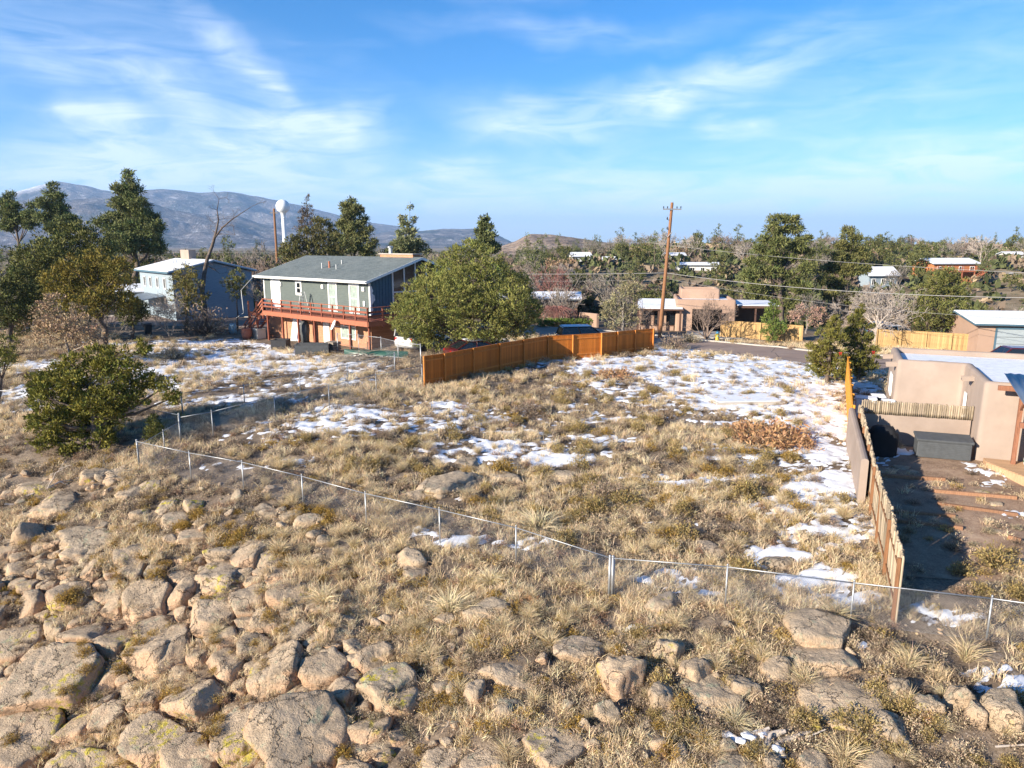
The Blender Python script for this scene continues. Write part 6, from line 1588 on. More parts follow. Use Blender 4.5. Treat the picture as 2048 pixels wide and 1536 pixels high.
# bins and box between the orange fence and the house
def wheelie(label, pos, mat, rot, snow=True):
    t = thing('trash_bin', label, 'bin', pos, rot)
    MB().add([(-.26, -.27, .05), (.26, -.27, .05), (.26, .27, .05), (-.26, .27, .05), (-.34, -.34, 1.0), (.34, -.34, 1.0), (.34, .36, 1.0), (-.34, .36, 1.0)], [(0, 3, 2, 1), (4, 5, 6, 7), (0, 1, 5, 4), (1, 2, 6, 5), (2, 3, 7, 6), (3, 0, 4, 7)]).build('body', mat, t, bevel=.03)
    MB().slab([(-.37, -.39, 1.03), (.37, -.39, 1.03), (.37, .36, 1.1), (-.37, .36, 1.1)], .06).build('lid', MT['dark_metal'], t, bevel=.02)
    for s in (-1, 1): MB().tube((s * .3, .33, .12), (s * .36, .33, .12), .12, .12, 14).build('wheel', MT['dark_metal'], t)
    MB().tube((-.3, .42, 1.0), (.3, .42, 1.0), .02).build('handle', MT['dark_metal'], t)
    if snow: MB().slab([(-.33, -.34, 1.075), (.30, -.3, 1.08), (.33, .3, 1.13), (-.3, .33, 1.13)], .035).build('snow_cap', MT['snow'], t)
    return t
plain('bin_brown', (.20, .135, .085), .6, .1, 5); plain('bin_black', (.03, .03, .032), .6, .1, 5)
wheelie('brown trash bin with snow on its lid beside the adobe house', tuple(along(PL + 4.0, 1.95)) + (tz(*along(PL + 4.0, 1.95)),), MT['bin_brown'], H_ROT)
wheelie('black trash bin with snow on its lid behind the brown bin', tuple(along(PL + 5.0, 1.6)) + (tz(*along(PL + 5.0, 1.6)),), MT['bin_black'], H_ROT + .2)
ub = rbox('utility_box', 'white utility cabinet behind the bright orange fence', 'cabinet', tuple(along(PL + 4.2, .95)) + (tz(*along(PL + 4.2, .95)),), .95, .7, 1.1, MT['white_paint'], H_ROT, lid=MT['snow'])
MB().box(-.42, .42, -.365, -.352, .1, 1.0).build('door_panel', MT['white_paint'], ub)

# concrete slab with snow in the lot
sl = [gp(*q) for q in ((1434, 813), (1570, 811), (1532, 790), (1402, 791))]
c0 = np.mean(sl, axis=0); zs_ = max(q[2] for q in sl) + .06
ps = thing('concrete_slab', 'snow covered concrete slab lying in the far half of the lot', 'slab', tuple(c0))
MB().prism([(q[0] - c0[0], q[1] - c0[1]) for q in sl], -.3, zs_ - c0[2]).build('slab', MT['concrete'], ps)
MB().prism(rounded_poly([((q[0] - c0[0]) * .96, (q[1] - c0[1]) * .93) for q in sl], .3), zs_ - c0[2] + .002, zs_ - c0[2] + .035).build('snow_cover', MT['snow'], ps)

# ---------------------------------------------------------------- pink adobe house across the street
q0 = gp(1318, 662); q1 = gp(1470, 664); v_ = (q1 - q0)[:2]; LN = float(np.linalg.norm(v_)); A_ROT = math.atan2(v_[1], v_[0])
p2 = thing('adobe_house', 'pink adobe house with a garage across the street behind the utility pole', 'house', (q0[0], q0[1], min(q0[2], q1[2])), A_ROT)
HOUSE_PLAN.append([(q0[0] + math.cos(A_ROT) * a - math.sin(A_ROT) * b, q0[1] + math.sin(A_ROT) * a + math.cos(A_ROT) * b) for a, b in ((-3, -1), (LN + 4, -1), (LN + 4, 9), (-3, 9))])
adobe(p2, [(1.6, 0), (LN, 0), (LN, 8.5), (1.6, 8.5)], 3.35, MT['stucco_pink'], snow=True, base=.8)
adobe(p2, [(2.2, 5.0), (6.5, 5.0), (6.5, 9.2), (2.2, 9.2)], 4.15, MT['stucco_pink'], snow=False, base=.8, name='upper_wall')
door(p2, (3.3, -.02), (6.2, -.02), 0.02, 2.35, MT['interior_shade'], 'garage_shade_panel', .03, False)  # solid black panel: the shade inside the garage painted on the wall face
window(p2, (LN - 1.6, 0), (LN - .8, 0), 1.1, 2.0, MT['brown_trim'], MT['glass'], 2, 1, .07)
pr_ = MB().slab([(-2.4, -.7, 2.35), (2.4, -.7, 2.35), (2.4, 4.5, 3.0), (-2.4, 4.5, 3.0)], .14).build('porch_roof', MT['brown_trim'], p2)
MB().slab([(-2.3, -.6, 2.44), (2.3, -.6, 2.44), (2.3, 4.4, 3.07), (-2.3, 4.4, 3.07)], .07).build('roof_snow', MT['snow'], pr_)
MB().box(-2.2, 1.5, .6, 4.5, -.5, 2.4).build('porch_wall', MT['stucco_pink'], p2)
for x in (-1.9, -.6, .7): window(p2, (x, .58), (x + 1.0, .58), .5, 2.0, MT['brown_trim'], MT['glass'], 1, 1, .08)
for x in (-2.2, -.1, 2.1): MB().box(x - .1, x + .1, -.55, -.35, -.5, 2.28).build('porch_post', MT['brown_trim'], p2)
cpt = MB().box(LN + .05, LN + 4.2, -.2, 7, 2.55, 2.78).build('carport_roof', MT['brown_trim'], p2)
MB().box(LN + .1, LN + 4.1, -.1, 6.9, 2.785, 2.87).build('roof_snow', MT['snow'], cpt)
MB().box(LN + .05, LN + 4.0, 5.5, 5.7, -.5, 2.55).build('carport_wall', MT['siding_brown'], p2)
for x in (LN + 1.9, LN + 4.0): MB().box(x - .08, x + .08, -.1, .06, -.5, 2.55).build('carport_post', MT['brown_trim'], p2)
# driveway
dv = [(q0[0] + math.cos(A_ROT) * a - math.sin(A_ROT) * b, q0[1] + math.sin(A_ROT) * a + math.cos(A_ROT) * b) for a, b in ((2.9, 0), (2.3, -7.5))]
dv2 = [(q0[0] + math.cos(A_ROT) * a - math.sin(A_ROT) * b, q0[1] + math.sin(A_ROT) * a + math.cos(A_ROT) * b) for a, b in ((6.8, 0), (8.2, -6.5))]
ribbon('driveway', dv, dv2, .06, MT['concrete'], 12, .1, 4)

# ---------------------------------------------------------------- simple gable houses farther off
def far_house(name, label, px, py, Z, w, d, h, rot, wall, roof_snow=True, rise=.9, roofm='roof_metal', wins=3, fz=None, chim=False, deckm=None, flat=False, stand=None):
    b = gp(px, py) if not fz else pt(px, py, Z); k_ = depth_of(b) / Z; w, d, h, rise = w * k_, d * k_, h * k_, rise * k_; z = tz(b[0], b[1]) - .1
    t = thing(name, label, 'house', (b[0], b[1], z), rot)
    HOUSE_PLAN.append([(b[0] - w / 2 - 1, b[1] - 1), (b[0] + w / 2 + 1, b[1] - 1), (b[0] + w / 2 + 1, b[1] + d), (b[0] - w / 2 - 1, b[1] + d)])
    a = w / 2
    MB().box(-a, a, 0, d, -2.0, h).build('wall', wall, t)
    ov = .5
    if flat:
        rf = MB().box(-a - ov, a + ov, -ov, d + ov, h, h + .25).build('roof', MT[roofm], t)
        if roof_snow: MB().box(-a - ov + .05, a + ov - .05, -ov + .05, d + ov - .05, h + .252, h + .34).build('roof_snow', MT['snow'], rf)
    else:
        for s in (-1, 1): MB().add([(s * a, 0, h), (s * a, d, h), (s * a, d / 2, h + rise - .05)], [(0, 1, 2)]).build('gable_wall', wall, t)
        A_ = [(-a - ov, -ov, h - .1), (a + ov, -ov, h - .1), (a + ov, d / 2, h + rise + .1), (-a - ov, d / 2, h + rise + .1)]; B_ = [(-a - ov, d / 2, h + rise + .1), (a + ov, d / 2, h + rise + .1), (a + ov, d + ov, h - .1), (-a - ov, d + ov, h - .1)]
        rf = MB().slab(A_, .14).slab(B_, .14).build('roof', MT[roofm], t)
        if roof_snow:
            up = lambda Q: [(x, y, z_ + .09) for x, y, z_ in Q]
            MB().slab(up(A_), .085).slab(up(B_), .085).build('roof_snow', MT['snow'], rf)
    for k in range(wins):
        x = -a + w * (k + .5) / wins; window(t, (x - w / wins * .22, -.01), (x + w / wins * .22, -.01), h - 1.9, h - .6, MT['white_paint'], MT['glass'], 2, 1, .1)
    if chim: MB().box(a * .4, a * .4 + .9, d / 2 - .4, d / 2 + .4, h, h + rise + 1.0).build('chimney', MT['brick'], t)
    return t
siding_mat('garage_panel', (.30, .34, .36)); g5 = gp(1945, 708)
h5 = far_house('garage_house', 'house with a snowy roof and pale garage doors at the right edge', 2078, 716, depth_of(g5) + 1.0, 9.5, 8.0, 3.0, R(-12), MT['stucco_pink'], rise=.45, roofm='siding_blue', wins=0)
for x in (-3.2, 1.2): 
    o = door(h5, (x, -.02), (x + 3.9, -.02), .05, 2.3, MT['garage_panel'], 'garage_door', .06, False)
    for z in (.6, 1.15, 1.7): MB().bar((x + .02, -.085, z), (x + 3.88, -.085, z), .012, .03).build('door_seam', MT['grey_plastic'], o)
    MB().box(x - .12, x - .002, -.1, -.01, 0, 2.45).box(x + 3.902, x + 4.02, -.1, -.01, 0, 2.45).box(x - .12, x + 4.02, -.1, -.01, 2.302, 2.45).build('door_frame', MT['siding_blue'], o)
h6 = far_house('orange_house', 'two storey orange brown house with wooden stairs on the far slope', 1908, 566, 175, 11.5, 8, 4.9, R(6), MT['siding_orange'], rise=1.0, roofm='roof_metal', wins=4)
MB().box(-5.2, 5.8, -1.7, -.05, 2.35, 2.6).build('balcony', MT['deck_fascia'], h6)
for x in np.linspace(-5, 5.6, 5): MB().box(x - .09, x + .09, -1.65, -1.5, -1, 3.5).build('balcony_post', MT['deck_fascia'], h6)
for z in (3.0, 3.5): MB().bar((-5.1, -1.6, z), (5.7, -1.6, z), .07, .1).build('rail', MT['deck_fascia'], h6)
MB().bar((5.0, -2.1, 2.6), (1.4, -2.1, 0), .9, .2).bar((5.0, -2.5, 3.5), (1.4, -2.5, .9), .07, .1).build('stair', MT['deck_fascia'], h6)
for x in (-4.4, -2.2, 0): door(h6, (x, -.02), (x + 1.1, -.02), 0.1, 2.1, MT['glass'], 'patio_door', .03, False)
far_house('white_house', 'white house half hidden behind the pale bare tree at the right', 1765, 575, 150, 6.5, 5, 2.6, R(8), MT['siding_pale_blue'], rise=1.6, wins=3)
far_house('dark_house', 'low dark brown house with snow on its roof right of the big juniper', 1078, 640, 84, 9, 7, 2.7, R(-4), MT['siding_brown'], rise=.35, wins=0)
far_house('cottage', 'small white and green cottage on the hillside right of the big juniper', 1163, 527, 230, 6, 5, 2.4, R(10), MT['siding_white'], rise=1.1, wins=2)
far_house('long_house', 'long low snowy roofed house on the hill right of the utility pole', 1395, 541, 250, 14, 6, 2.2, R(-4), MT['siding_white'], rise=.5, wins=4)
far_house('hilltop_house', 'small snowy roofed house higher on the hill right of the utility pole', 1352, 521, 300, 7, 5, 2.4, R(6), MT['siding_brown'], rise=.8, wins=3)
far_house('hilltop_house', 'pink house with a snowy roof on the ridge right of the hill', 1222, 530, 250, 5, 4, 2.2, R(-8), MT['stucco_pink'], rise=.6, wins=2)
far_house('white_shed', 'small pale house under the trees at the right edge of the far slope', 2030, 520, 260, 6, 5, 2.2, R(0), MT['siding_white'], rise=.7, wins=2)
far_house('grey_shed', 'dark grey shed with a pale roof behind the oak scrub at the left', 290, 627, 68, 4.6, 4, 2.2, R(25), MT['siding_grey_blue'], rise=.5, wins=1)

# ---------------------------------------------------------------- water tower, poles and wires
wt_ = thing('water_tower', 'white ball shaped water tower on a slim stem before the mountains', 'water tower', tuple(pt(569, 470, 700)[:2]) + (0,))
S_ = 700 / F_PX; ztop = pt(566, 400, 700)[2]
plain('tower_white', (.75, .77, .78), .45, .04, .1)
prof = [(6, 0), (3.2, 3), (2.2, 8), (2.0, ztop - 16), (2.6, ztop - 12.5)] + [(6.4 * math.sin(a) if a < 2.7 else 2.6, 0) for a in ()]
cz = ztop - 6.5
prof += [(6.6 * math.cos(a), cz + 6.5 * math.sin(a)) for a in np.linspace(R(-62), R(88), 16)]
MB().lathe(prof, 28).build('tank', MT['tower_white'], wt_, True)
MB().lathe([(2.02, ztop - 18), (2.3, ztop - 17.8), (2.3, ztop - 17.2), (2.02, ztop - 17)], 20).build('collar', MT['tower_white'], wt_)

ub_ = gp(1319, 676); Zp = depth_of(ub_)
up_ = thing('utility_pole', 'tall brown wooden utility pole with a crossarm at the end of the wood fence', 'utility pole', tuple(ub_))
tpx = pt(1333, 408, Zp) - ub_; tpx[1] = .0
tp = Vector(tpx)
pm = Tubes()
for k in range(8): pm.add(np.array(tp) * (k / 8) - np.array([0, 0, .3 if k == 0 else 0]), np.array(tp) * ((k + 1) / 8), .19 - .008 * k, .19 - .008 * (k + 1))
link('pole', pm.mesh('pole', MT['pole_wood'], 10), up_)
def on_pole(f, dx=0, dy=0): return tp * f + Vector((dx, dy, 0))
fa = .952; ca = on_pole(fa)
MB().bar(ca + Vector((-.8, -.16, 0)), ca + Vector((.85, -.16, -.02)), .1, .12).build('crossarm', MT['galvanized_dull'], up_)
for dx in (-.75, -.4, .45, .8):
    MB().lathe([(.02, 0), (.06, .04), (.035, .09), (.06, .13), (.03, .2)], 10, tuple(ca + Vector((dx, -.16, .062)))).build('insulator', MT['dark_metal'], up_)
for f, dx in ((.87, -.32), (.80, -.25), (.70, .35), (.59, .12)):
    c = on_pole(f); MB().bar(c, c + Vector((dx, -.12, .1)), .04, .04).lathe([(.03, 0), (.07, .05), (.05, .2), (.02, .25)], 8, tuple(c + Vector((dx, -.12, .08)))).build('bracket', MT['dark_metal'], up_)
MB().tube(on_pole(.75, -.2, -.22), on_pole(.79, .2, -.22), .03).build('cutout', MT['galvanized_dull'], up_)
p2_ = gp(553, 560, 20) if False else pt(553, 500, 120)
op = thing('utility_pole', 'far brown utility pole in front of the water tower', 'utility pole', (p2_[0], p2_[1], tz(p2_[0], p2_[1])))
hh = pt(553, 418, 120)[2] - tz(p2_[0], p2_[1]); MB().tube((0, 0, -.3), (0, 0, hh), .24, .17, 10).build('pole', MT['pole_wood'], op); MB().bar((-.7, -.1, hh - .7), (.7, -.1, hh - .7), .1, .12).build('crossarm', MT['grey_wood'], op)
plain('cable', (.30, .29, .28), .6, .05, 1)
def wire(label, P, Q, sag, r=.016, n=22):
    P, Q = np.array(P, float), np.array(Q, float); T_ = Tubes(); prev = None
    for k in range(n + 1):
        f = k / n; q = P + (Q - P) * f - np.array([0, 0, sag * 4 * f * (1 - f)])
        if prev is not None: T_.add(prev - P, q - P, r, r)
        prev = q
    tag(link('power_line', T_.mesh('power_line', MT['cable'], 5), loc=tuple(P)), label, 'cable')
U = lambda f: np.array(ub_) + np.array(tp) * f
wire('thick telephone cable from the utility pole towards the right edge', U(.49), pt(2100, 596, 47), .5, .022)
wire('thin cable under the thick telephone cable at the right', U(.45), pt(2100, 640, 50), .6, .01)
wire('thick telephone cable from the utility pole towards the big juniper', U(.49), pt(700, 536, 84), .35, .02)
wire('upper power line from the utility pole towards the right edge', pt(1290, 484, 105), pt(2100, 548, 62), .5, .018)
wire('upper power line running left over the green house', pt(1290, 484, 105), pt(300, 505, 120), .5, .012)
wire('thin wire below the left telephone cable', U(.44), pt(700, 549, 84), .4, .008)

# ---------------------------------------------------------------- vehicles
def paint(name, c):
    t = NT(name); t.done(t.bsdf(c, .35, None, .15, .5, Coat_Weight=.5))
for n_, c_ in (('paint_black', (.012, .013, .015)), ('paint_white', (.66, .66, .65)), ('paint_red', (.09, .012, .015)), ('paint_blue', (.06, .12, .2)), ('paint_silver', (.40, .41, .42))): paint(n_, c_)
plain('tyre', (.015, .015, .016), .85, .1, 9); plain('rim', (.42, .42, .43), .35, .05, 4, metal=.8)
t = NT('lamp_red'); t.done(t.bsdf((.35, .01, .008), .2, None, 0, .5)); t = NT('lamp_clear'); t.done(t.bsdf((.6, .6, .58), .1, None, 0, .6))
def car(label, pos, rot, mat, kind='suv', snow=None):
    """Lofted body, glazed cabin, four wheels, lamps, mirrors; nose towards +x."""
    t = thing('parked_car', label, 'car', pos, rot)
    L, W, H = {'suv': (4.7, .93, 1.72), 'sedan': (4.6, .90, 1.43), 'van': (5.2, .98, 2.1)}[kind]
    hood = {'suv': 1.02, 'sedan': .92, 'van': 1.15}[kind]
    secs = [(-.5, .80, .45, hood * .80), (-.485, .93, .34, hood * .97), (-.44, .98, .26, hood * 1.02), (-.2, 1., .24, hood * 1.03), (.12, 1., .24, hood * 1.02), (.25, .99, .24, hood * .99), (.42, .95, .27, hood * .90), (.48, .86, .33, hood * .80), (.5, .74, .42, hood * .66)]
    V = []; n = 10
    for x, w, z0, z1 in secs:
        hw = W * w
        for u, v in ((-.85, 0), (-1, .12), (-1.02, .5), (-.98, .82), (-.88, 1), (.88, 1), (.98, .82), (1.02, .5), (1, .12), (.85, 0)): V.append((x * L, hw * u, z0 + (z1 - z0) * v))
    m = MB(); m.add(V, [(i * n + k, i * n + (k + 1) % n, (i + 1) * n + (k + 1) % n, (i + 1) * n + k) for i in range(len(secs) - 1) for k in range(n)] + [tuple(range(n - 1, -1, -1)), tuple(range((len(secs) - 1) * n, len(secs) * n))])
    body = m.build('body', mat, t, True)
    xa, xb, xc, xd = {'suv': (-.49, -.44, .08, .24), 'sedan': (-.40, -.22, .06, .24), 'van': (-.49, -.47, .2, .36)}[kind]
    zb = hood * 1.0; hw = W * .92; tw = W * .78
    gl = MB().add([(xa * L, -hw, zb), (xd * L, -hw, zb), (xc * L, -tw, H - .06), (xb * L, -tw, H - .06), (xa * L, hw, zb), (xd * L, hw, zb), (xc * L, tw, H - .06), (xb * L, tw, H - .06)], [(0, 1, 2, 3), (5, 4, 7, 6), (1, 5, 6, 2), (4, 0, 3, 7), (3, 2, 6, 7)]).build('windows', MT['glass'], t)
    rf = MB().add([(xb * L - .04, -tw - .02, H - .07), (xc * L + .04, -tw - .02, H - .07), (xc * L + .04, tw + .02, H - .07), (xb * L - .04, tw + .02, H - .07), (xb * L + .1, -tw + .1, H), (xc * L - .12, -tw + .1, H), (xc * L - .12, tw - .1, H), (xb * L + .1, tw - .1, H)], [(0, 3, 2, 1), (4, 5, 6, 7), (0, 1, 5, 4), (1, 2, 6, 5), (2, 3, 7, 6), (3, 0, 4, 7)]).build('roof', mat, t)
    for s in (-1, 1):
        pl = MB()
        for p, q in (((xa, hw, zb), (xb, tw, H - .07)), ((xd, hw, zb), (xc, tw, H - .07)), (((xa + xd) / 2, hw, zb), ((xb + xc) / 2, tw, H - .07))): pl.bar((p[0] * L, s * (p[1] + .005), p[2]), (q[0] * L, s * (q[1] + .012), q[2]), .05, .08)
        pl.build('pillar', mat, t)
        MB().box(xc * L + .35, xc * L + .5, s * (W + .08) - .09, s * (W + .08) + .09, zb + .02, zb + .17).build('mirror', mat, t, bevel=.02)
        MB().box(L * .455, L * .483, s * W * .72 - .15, s * W * .72 + .15, hood * .68, hood * .80).build('headlight', MT['lamp_clear'], t)
        MB().box(-L * .497, -L * .48, s * W * .74 - .13, s * W * .74 + .13, hood * .72, hood * .92).build('tail_light', MT['lamp_red'], t)
        for x in (-.30, .315):
            w = MB().lathe([(.2, -.11), (.33, -.11), (.36, -.07), (.36, .07), (.33, .11), (.2, .11)], 20).build('wheel', MT['tyre'], t, True, loc=(x * L, s * (W - .1), .36), rotz=(R(90), 0, 0))
            MB().lathe([(.02, -.112), (.2, -.10), (.21, 0), (.2, .10), (.02, .112)], 16).build('rim', MT['rim'], w, True)
    if snow:
        MB().add([(xb * L + .05, -tw + .02, H + .002), (xc * L - .05, -tw + .02, H + .002), (xc * L - .05, tw - .02, H + .002), (xb * L + .05, tw - .02, H + .002), (xb * L + .2, -tw + .2, H + .05), (xc * L - .2, -tw + .2, H + .05), (xc * L - .2, tw - .2, H + .05), (xb * L + .2, tw - .2, H + .05)], [(4, 5, 6, 7), (0, 1, 5, 4), (1, 2, 6, 5), (2, 3, 7, 6), (3, 0, 4, 7)]).build('snow_on_roof', MT['snow'], t)
        if snow > 1: MB().slab([(xd * L - .02, -hw + .1, zb + .04), (L * .44, -hw + .2, hood * .92), (L * .44, hw - .2, hood * .92), (xd * L - .02, hw - .1, zb + .04)], .05).slab([(xd * L, -hw + .05, zb + .05), (xd * L, hw - .05, zb + .05), (xc * L + .05, tw - .05, H - .02), (xc * L + .05, -tw + .05, H - .02)], .04).build('snow_on_hood', MT['snow'], t)
    return t
def ground_at(px, py, Z): p = pt(px, py, Z); return (p[0], p[1], tz(p[0], p[1]))
car('black sport utility car with snow on its roof behind the wood fence', ground_at(1172, 668, 58.5), R(8), MT['paint_black'], 'suv', 1)
car('white car parked in the garage opening of the pink adobe house', tuple(np.array(gp(1384, 660)) + np.array([.3, .2, .02])), A_ROT + R(-90), MT['paint_silver'], 'suv')
car('dark red car under snow parked below the big round juniper', ground_at(955, 690, 50.5), R(25), MT['paint_red'], 'sedan', 2)
car('white van parked between the deck house and the big juniper', ground_at(850, 690, 56), R(58), MT['paint_white'], 'van', 1)
car('blue car parked behind the pale board fence under the bare tree', ground_at(1788, 672, 67), R(15), MT['paint_blue'], 'sedan', 1)
car('second blue car beside the bare tree, left of the juniper', ground_at(1768, 668, 71), R(10), MT['paint_blue'], 'sedan', 1)
car('dark red car at the right edge in front of the garage doors', ground_at(2022, 715, 49), R(170), MT['paint_red'], 'suv')

# ---------------------------------------------------------------- hydrant, bin, stump, dead branches
hy = thing('fire_hydrant', 'yellow fire hydrant with a blue top at the far kerb', 'hydrant', tuple(gp(1434, 681)))
plain('hydrant_yellow', (.55, .40, .06), .45, .08, 6); plain('hydrant_blue', (.06, .22, .36), .45, .08, 6); plain('hydrant_green', (.24, .34, .22), .5, .08, 6)
MB().lathe([(.2, 0), (.2, .05), (.15, .06), (.14, .55), (.17, .56), (.17, .62), (.15, .63)], 16).build('barrel', MT['hydrant_yellow'], hy, True)
MB().lathe([(.155, .632), (.16, .68), (.13, .78), (.06, .84), (.04, .9), (.01, .91)], 16).build('bonnet', MT['hydrant_blue'], hy, True)
for s in (-1, 1): MB().tube((s * .13, 0, .45), (s * .25, 0, .45), .065, .07, 12).build('outlet', MT['hydrant_yellow'], hy, True)
MB().tube((0, -.13, .42), (0, -.27, .42), .085, .09, 12).build('pumper_outlet', MT['hydrant_green'], hy, True)
bn = thing('trash_bin', 'grey plastic bin standing alone in the snowy left yard', 'bin', tuple(gp(297, 668)))
MB().lathe([(.28, 0), (.36, .9), (.39, .92), (.39, .97), (.34, .97), (.27, .1)], 18).build('body', MT['grey_plastic'], bn, True); MB().tube((-.4, 0, .7), (-.44, 0, .7), .06).tube((.4, 0, .7), (.44, 0, .7), .06).build('handle', MT['grey_plastic'], bn)
# weathered stump of split logs with snow at the bottom edge
sp = gp(1530, 1490); stp = thing('tree_stump', 'weathered grey stump of splintered wood with snow at the bottom edge', 'stump', tuple(sp))
rg = np.random.default_rng(12)
for k, (dx, dy, a, L, r) in enumerate([(-.25, .1, .5, .55, .12), (.1, .15, -.2, .5, .14), (.35, .0, .35, .6, .10), (.55, .12, .2, .55, .09), (-.05, -.2, 1.2, .4, .12), (.2, -.3, 1.5, .45, .13), (.75, .05, -.1, .7, .04), (-.5, .05, 2.2, .4, .07)]):
    q = np.array([dx, dy, .06]); d = np.array([math.cos(a), math.sin(a) * .5, .42]); T_ = Tubes(); p = q - d * L * .4
    for j in range(4):
        e = p + d * L * .3 + rg.normal(size=3) * .02; T_.add(p, e, r * (1.1 - .2 * j), r * (.9 - .2 * j)); p = e
    link('log', T_.mesh('log', MT['bark_pale'], 7), stp)
for k, (dx, dy) in enumerate([(-.32, .12), (.02, .2), (.15, -.25), (-.55, -.02)]):
    V, Fc = free_boulder(3, .34, .24, .16, 2000 + k); link('snow_cap', np_mesh('snow_cap', V, Fc, MT['snow'], True), stp, (dx, dy, .12), (.3 * (k - 1.5), .25, k))
def dead_branch(label, px, py, L, ang, seed, mat='bark_pale', r=.06):
    b = gp(px, py); T_ = Tubes(); limb(T_, (0, 0, .08), (math.cos(ang), math.sin(ang), .25), L, r, np.random.default_rng(seed), 3, .6, 3, .2, .02, 3, .008, .6)
    tag(link('dead_branch', T_.mesh('dead_branch', MT[mat], 5), loc=b), label, 'branch')
dead_branch('bleached dead branch lying at the left edge of the slope', 40, 1000, 1.6, .5, 5)
dead_branch('second bleached branch lying below the first at the left edge', 10, 1012, 1.4, .1, 6)
dead_branch('twisted pale root standing beside the outcrop', 545, 1200, .5, 1.4, 7, r=.05)
dead_branch('dead grey branches under the open juniper', 150, 960, 1.5, .4, 8, 'bark_grey', .04)
dead_branch('thin white stick lying in the grass on the lower slope', 860, 1455, .5, .1, 9, r=.02)
dead_branch('pale fallen limb on the dark soil at the lower right', 1990, 1500, 1.0, .1, 10, r=.03)

# ---------------------------------------------------------------- the trees seen singly
rng_t = np.random.default_rng(99)
def px_tree(name, label, base_px, Z, items, clumps, leaves, size, leaf, width, colr, tips, trunk_r=.2, up=.45, holes=.15, bark='bark', flat=.85, seed=0, group=None, base=None, branchy=True, top=None, cat='tree', shrink=1.0):
    items = [(i[0], i[1], i[2] * shrink) + tuple(i[3:]) for i in items]
    b = np.array(base) if base is not None else pt(base_px[0], base_px[1], Z); b = np.array([b[0], b[1], tz(b[0], b[1])])
    L = px_lobes(b, Z, items, flat, seed=seed)
    return tree_at(name, label, tuple(b), L, np.random.default_rng(1000 + seed), trunk_r, clumps, leaves, size, leaf, width, colr, tips, up, holes, bark, group, cat, branchy, top)
# big round juniper behind the wood fence
px_tree('juniper_tree', 'big round green juniper behind the middle of the wood fence', (905, 692), 52, [(940, 512, 34), (915, 525, 34), (970, 530, 36), (880, 560, 44), (930, 570, 52), (990, 565, 48), (1030, 575, 34), (845, 600, 46), (900, 620, 56), (960, 625, 60), (1020, 620, 50), (1050, 625, 32), (815, 630, 36), (835, 655, 42), (880, 660, 40), (990, 655, 40), (1040, 650, 30), (800, 610, 22), (860, 575, 30), (1010, 600, 44, -.9), (900, 590, 50, -.9), (950, 650, 40, -.8), (840, 625, 42, -.9)], 4600, 19, .25, .18, .062, (.075, .082, .022), (.155, .142, .042), .36, .8, .12, seed=1, shrink=1.14)
# the open juniper at the left, its small companion
px_tree('juniper_tree', 'open gnarled juniper in the left foreground above the rocky slope', (200, 893), 33.0, [(95, 765, 30), (150, 728, 26), (190, 712, 24), (240, 708, 22), (275, 700, 20), (120, 745, 26), (215, 735, 24), (265, 735, 24), (105, 800, 34), (150, 780, 28), (170, 815, 34), (220, 790, 30), (255, 775, 28), (300, 765, 22), (335, 770, 18), (345, 795, 14), (130, 840, 36), (180, 845, 30), (230, 830, 30), (275, 800, 22), (90, 845, 24), (165, 885, 26), (190, 870, 22), (70, 775, 16), (110, 868, 22), (140, 880, 24), (120, 790, 30, -.9), (200, 800, 30, -.9), (235, 760, 26, -.8), (160, 760, 28, -.9), (100, 880, 22, -.6), (150, 900, 20, -.6), (215, 870, 22, -.7), (240, 800, 30, -.8), (120, 830, 34, -1.)], 2600, 18, .21, .16, .065, (.074, .078, .018), (.165, .135, .022), .24, .6, .22, 'bark', seed=2)
px_tree('juniper_tree', 'small dark cone juniper at the right foot of the open juniper', (312, 893), 33.0, [(312, 840, 12), (312, 860, 17), (308, 880, 20)], 130, 16, .14, .13, .045, (.05, .056, .016), (.11, .10, .02), .06, .8, .05, seed=3)
px_tree('juniper_tree', 'juniper boughs cut by the left edge of the picture', (-14, 765), 40.0, [(8, 690, 22), (22, 712, 16), (-10, 715, 26), (5, 728, 16)], 150, 16, .18, .15, .055, (.055, .062, .018), (.13, .11, .02), .14, .6, .15, seed=4)
px_tree('juniper_tree', 'large dark juniper mass at the left in front of the pines', (125, 648), 66, [(150, 470, 34), (105, 485, 36), (190, 490, 34), (70, 520, 40), (130, 510, 46), (195, 520, 34), (50, 560, 36), (110, 555, 50), (165, 550, 44), (30, 590, 30), (90, 600, 44), (150, 600, 40), (215, 545, 24)], 1900, 18, .36, .28, .11, (.056, .060, .019), (.10, .094, .028), .35, .6, .08, seed=5)
px_tree('juniper_tree', 'golden olive juniper left of the blue grey house', (205, 652), 57, [(195, 522, 28), (150, 535, 30), (235, 540, 28), (120, 560, 28), (175, 565, 36), (225, 575, 32), (250, 530, 18), (255, 565, 18), (110, 585, 22), (150, 595, 34), (200, 605, 34), (245, 605, 24)], 1150, 17, .30, .23, .085, (.085, .076, .020), (.175, .125, .022), .28, .65, .14, seed=6)
px_tree('oak_shrub', 'bushy oak holding tan dead leaves at the left', (140, 702), 49, [(110, 605, 24), (90, 635, 30), (130, 640, 38), (165, 655, 36), (110, 665, 34), (150, 680, 30), (195, 670, 26), (80, 660, 24), (75, 615, 14)], 560, 14, .26, .15, .10, (.15, .105, .065), (.19, .14, .09), .10, .2, .22, 'bark_grey', seed=7)
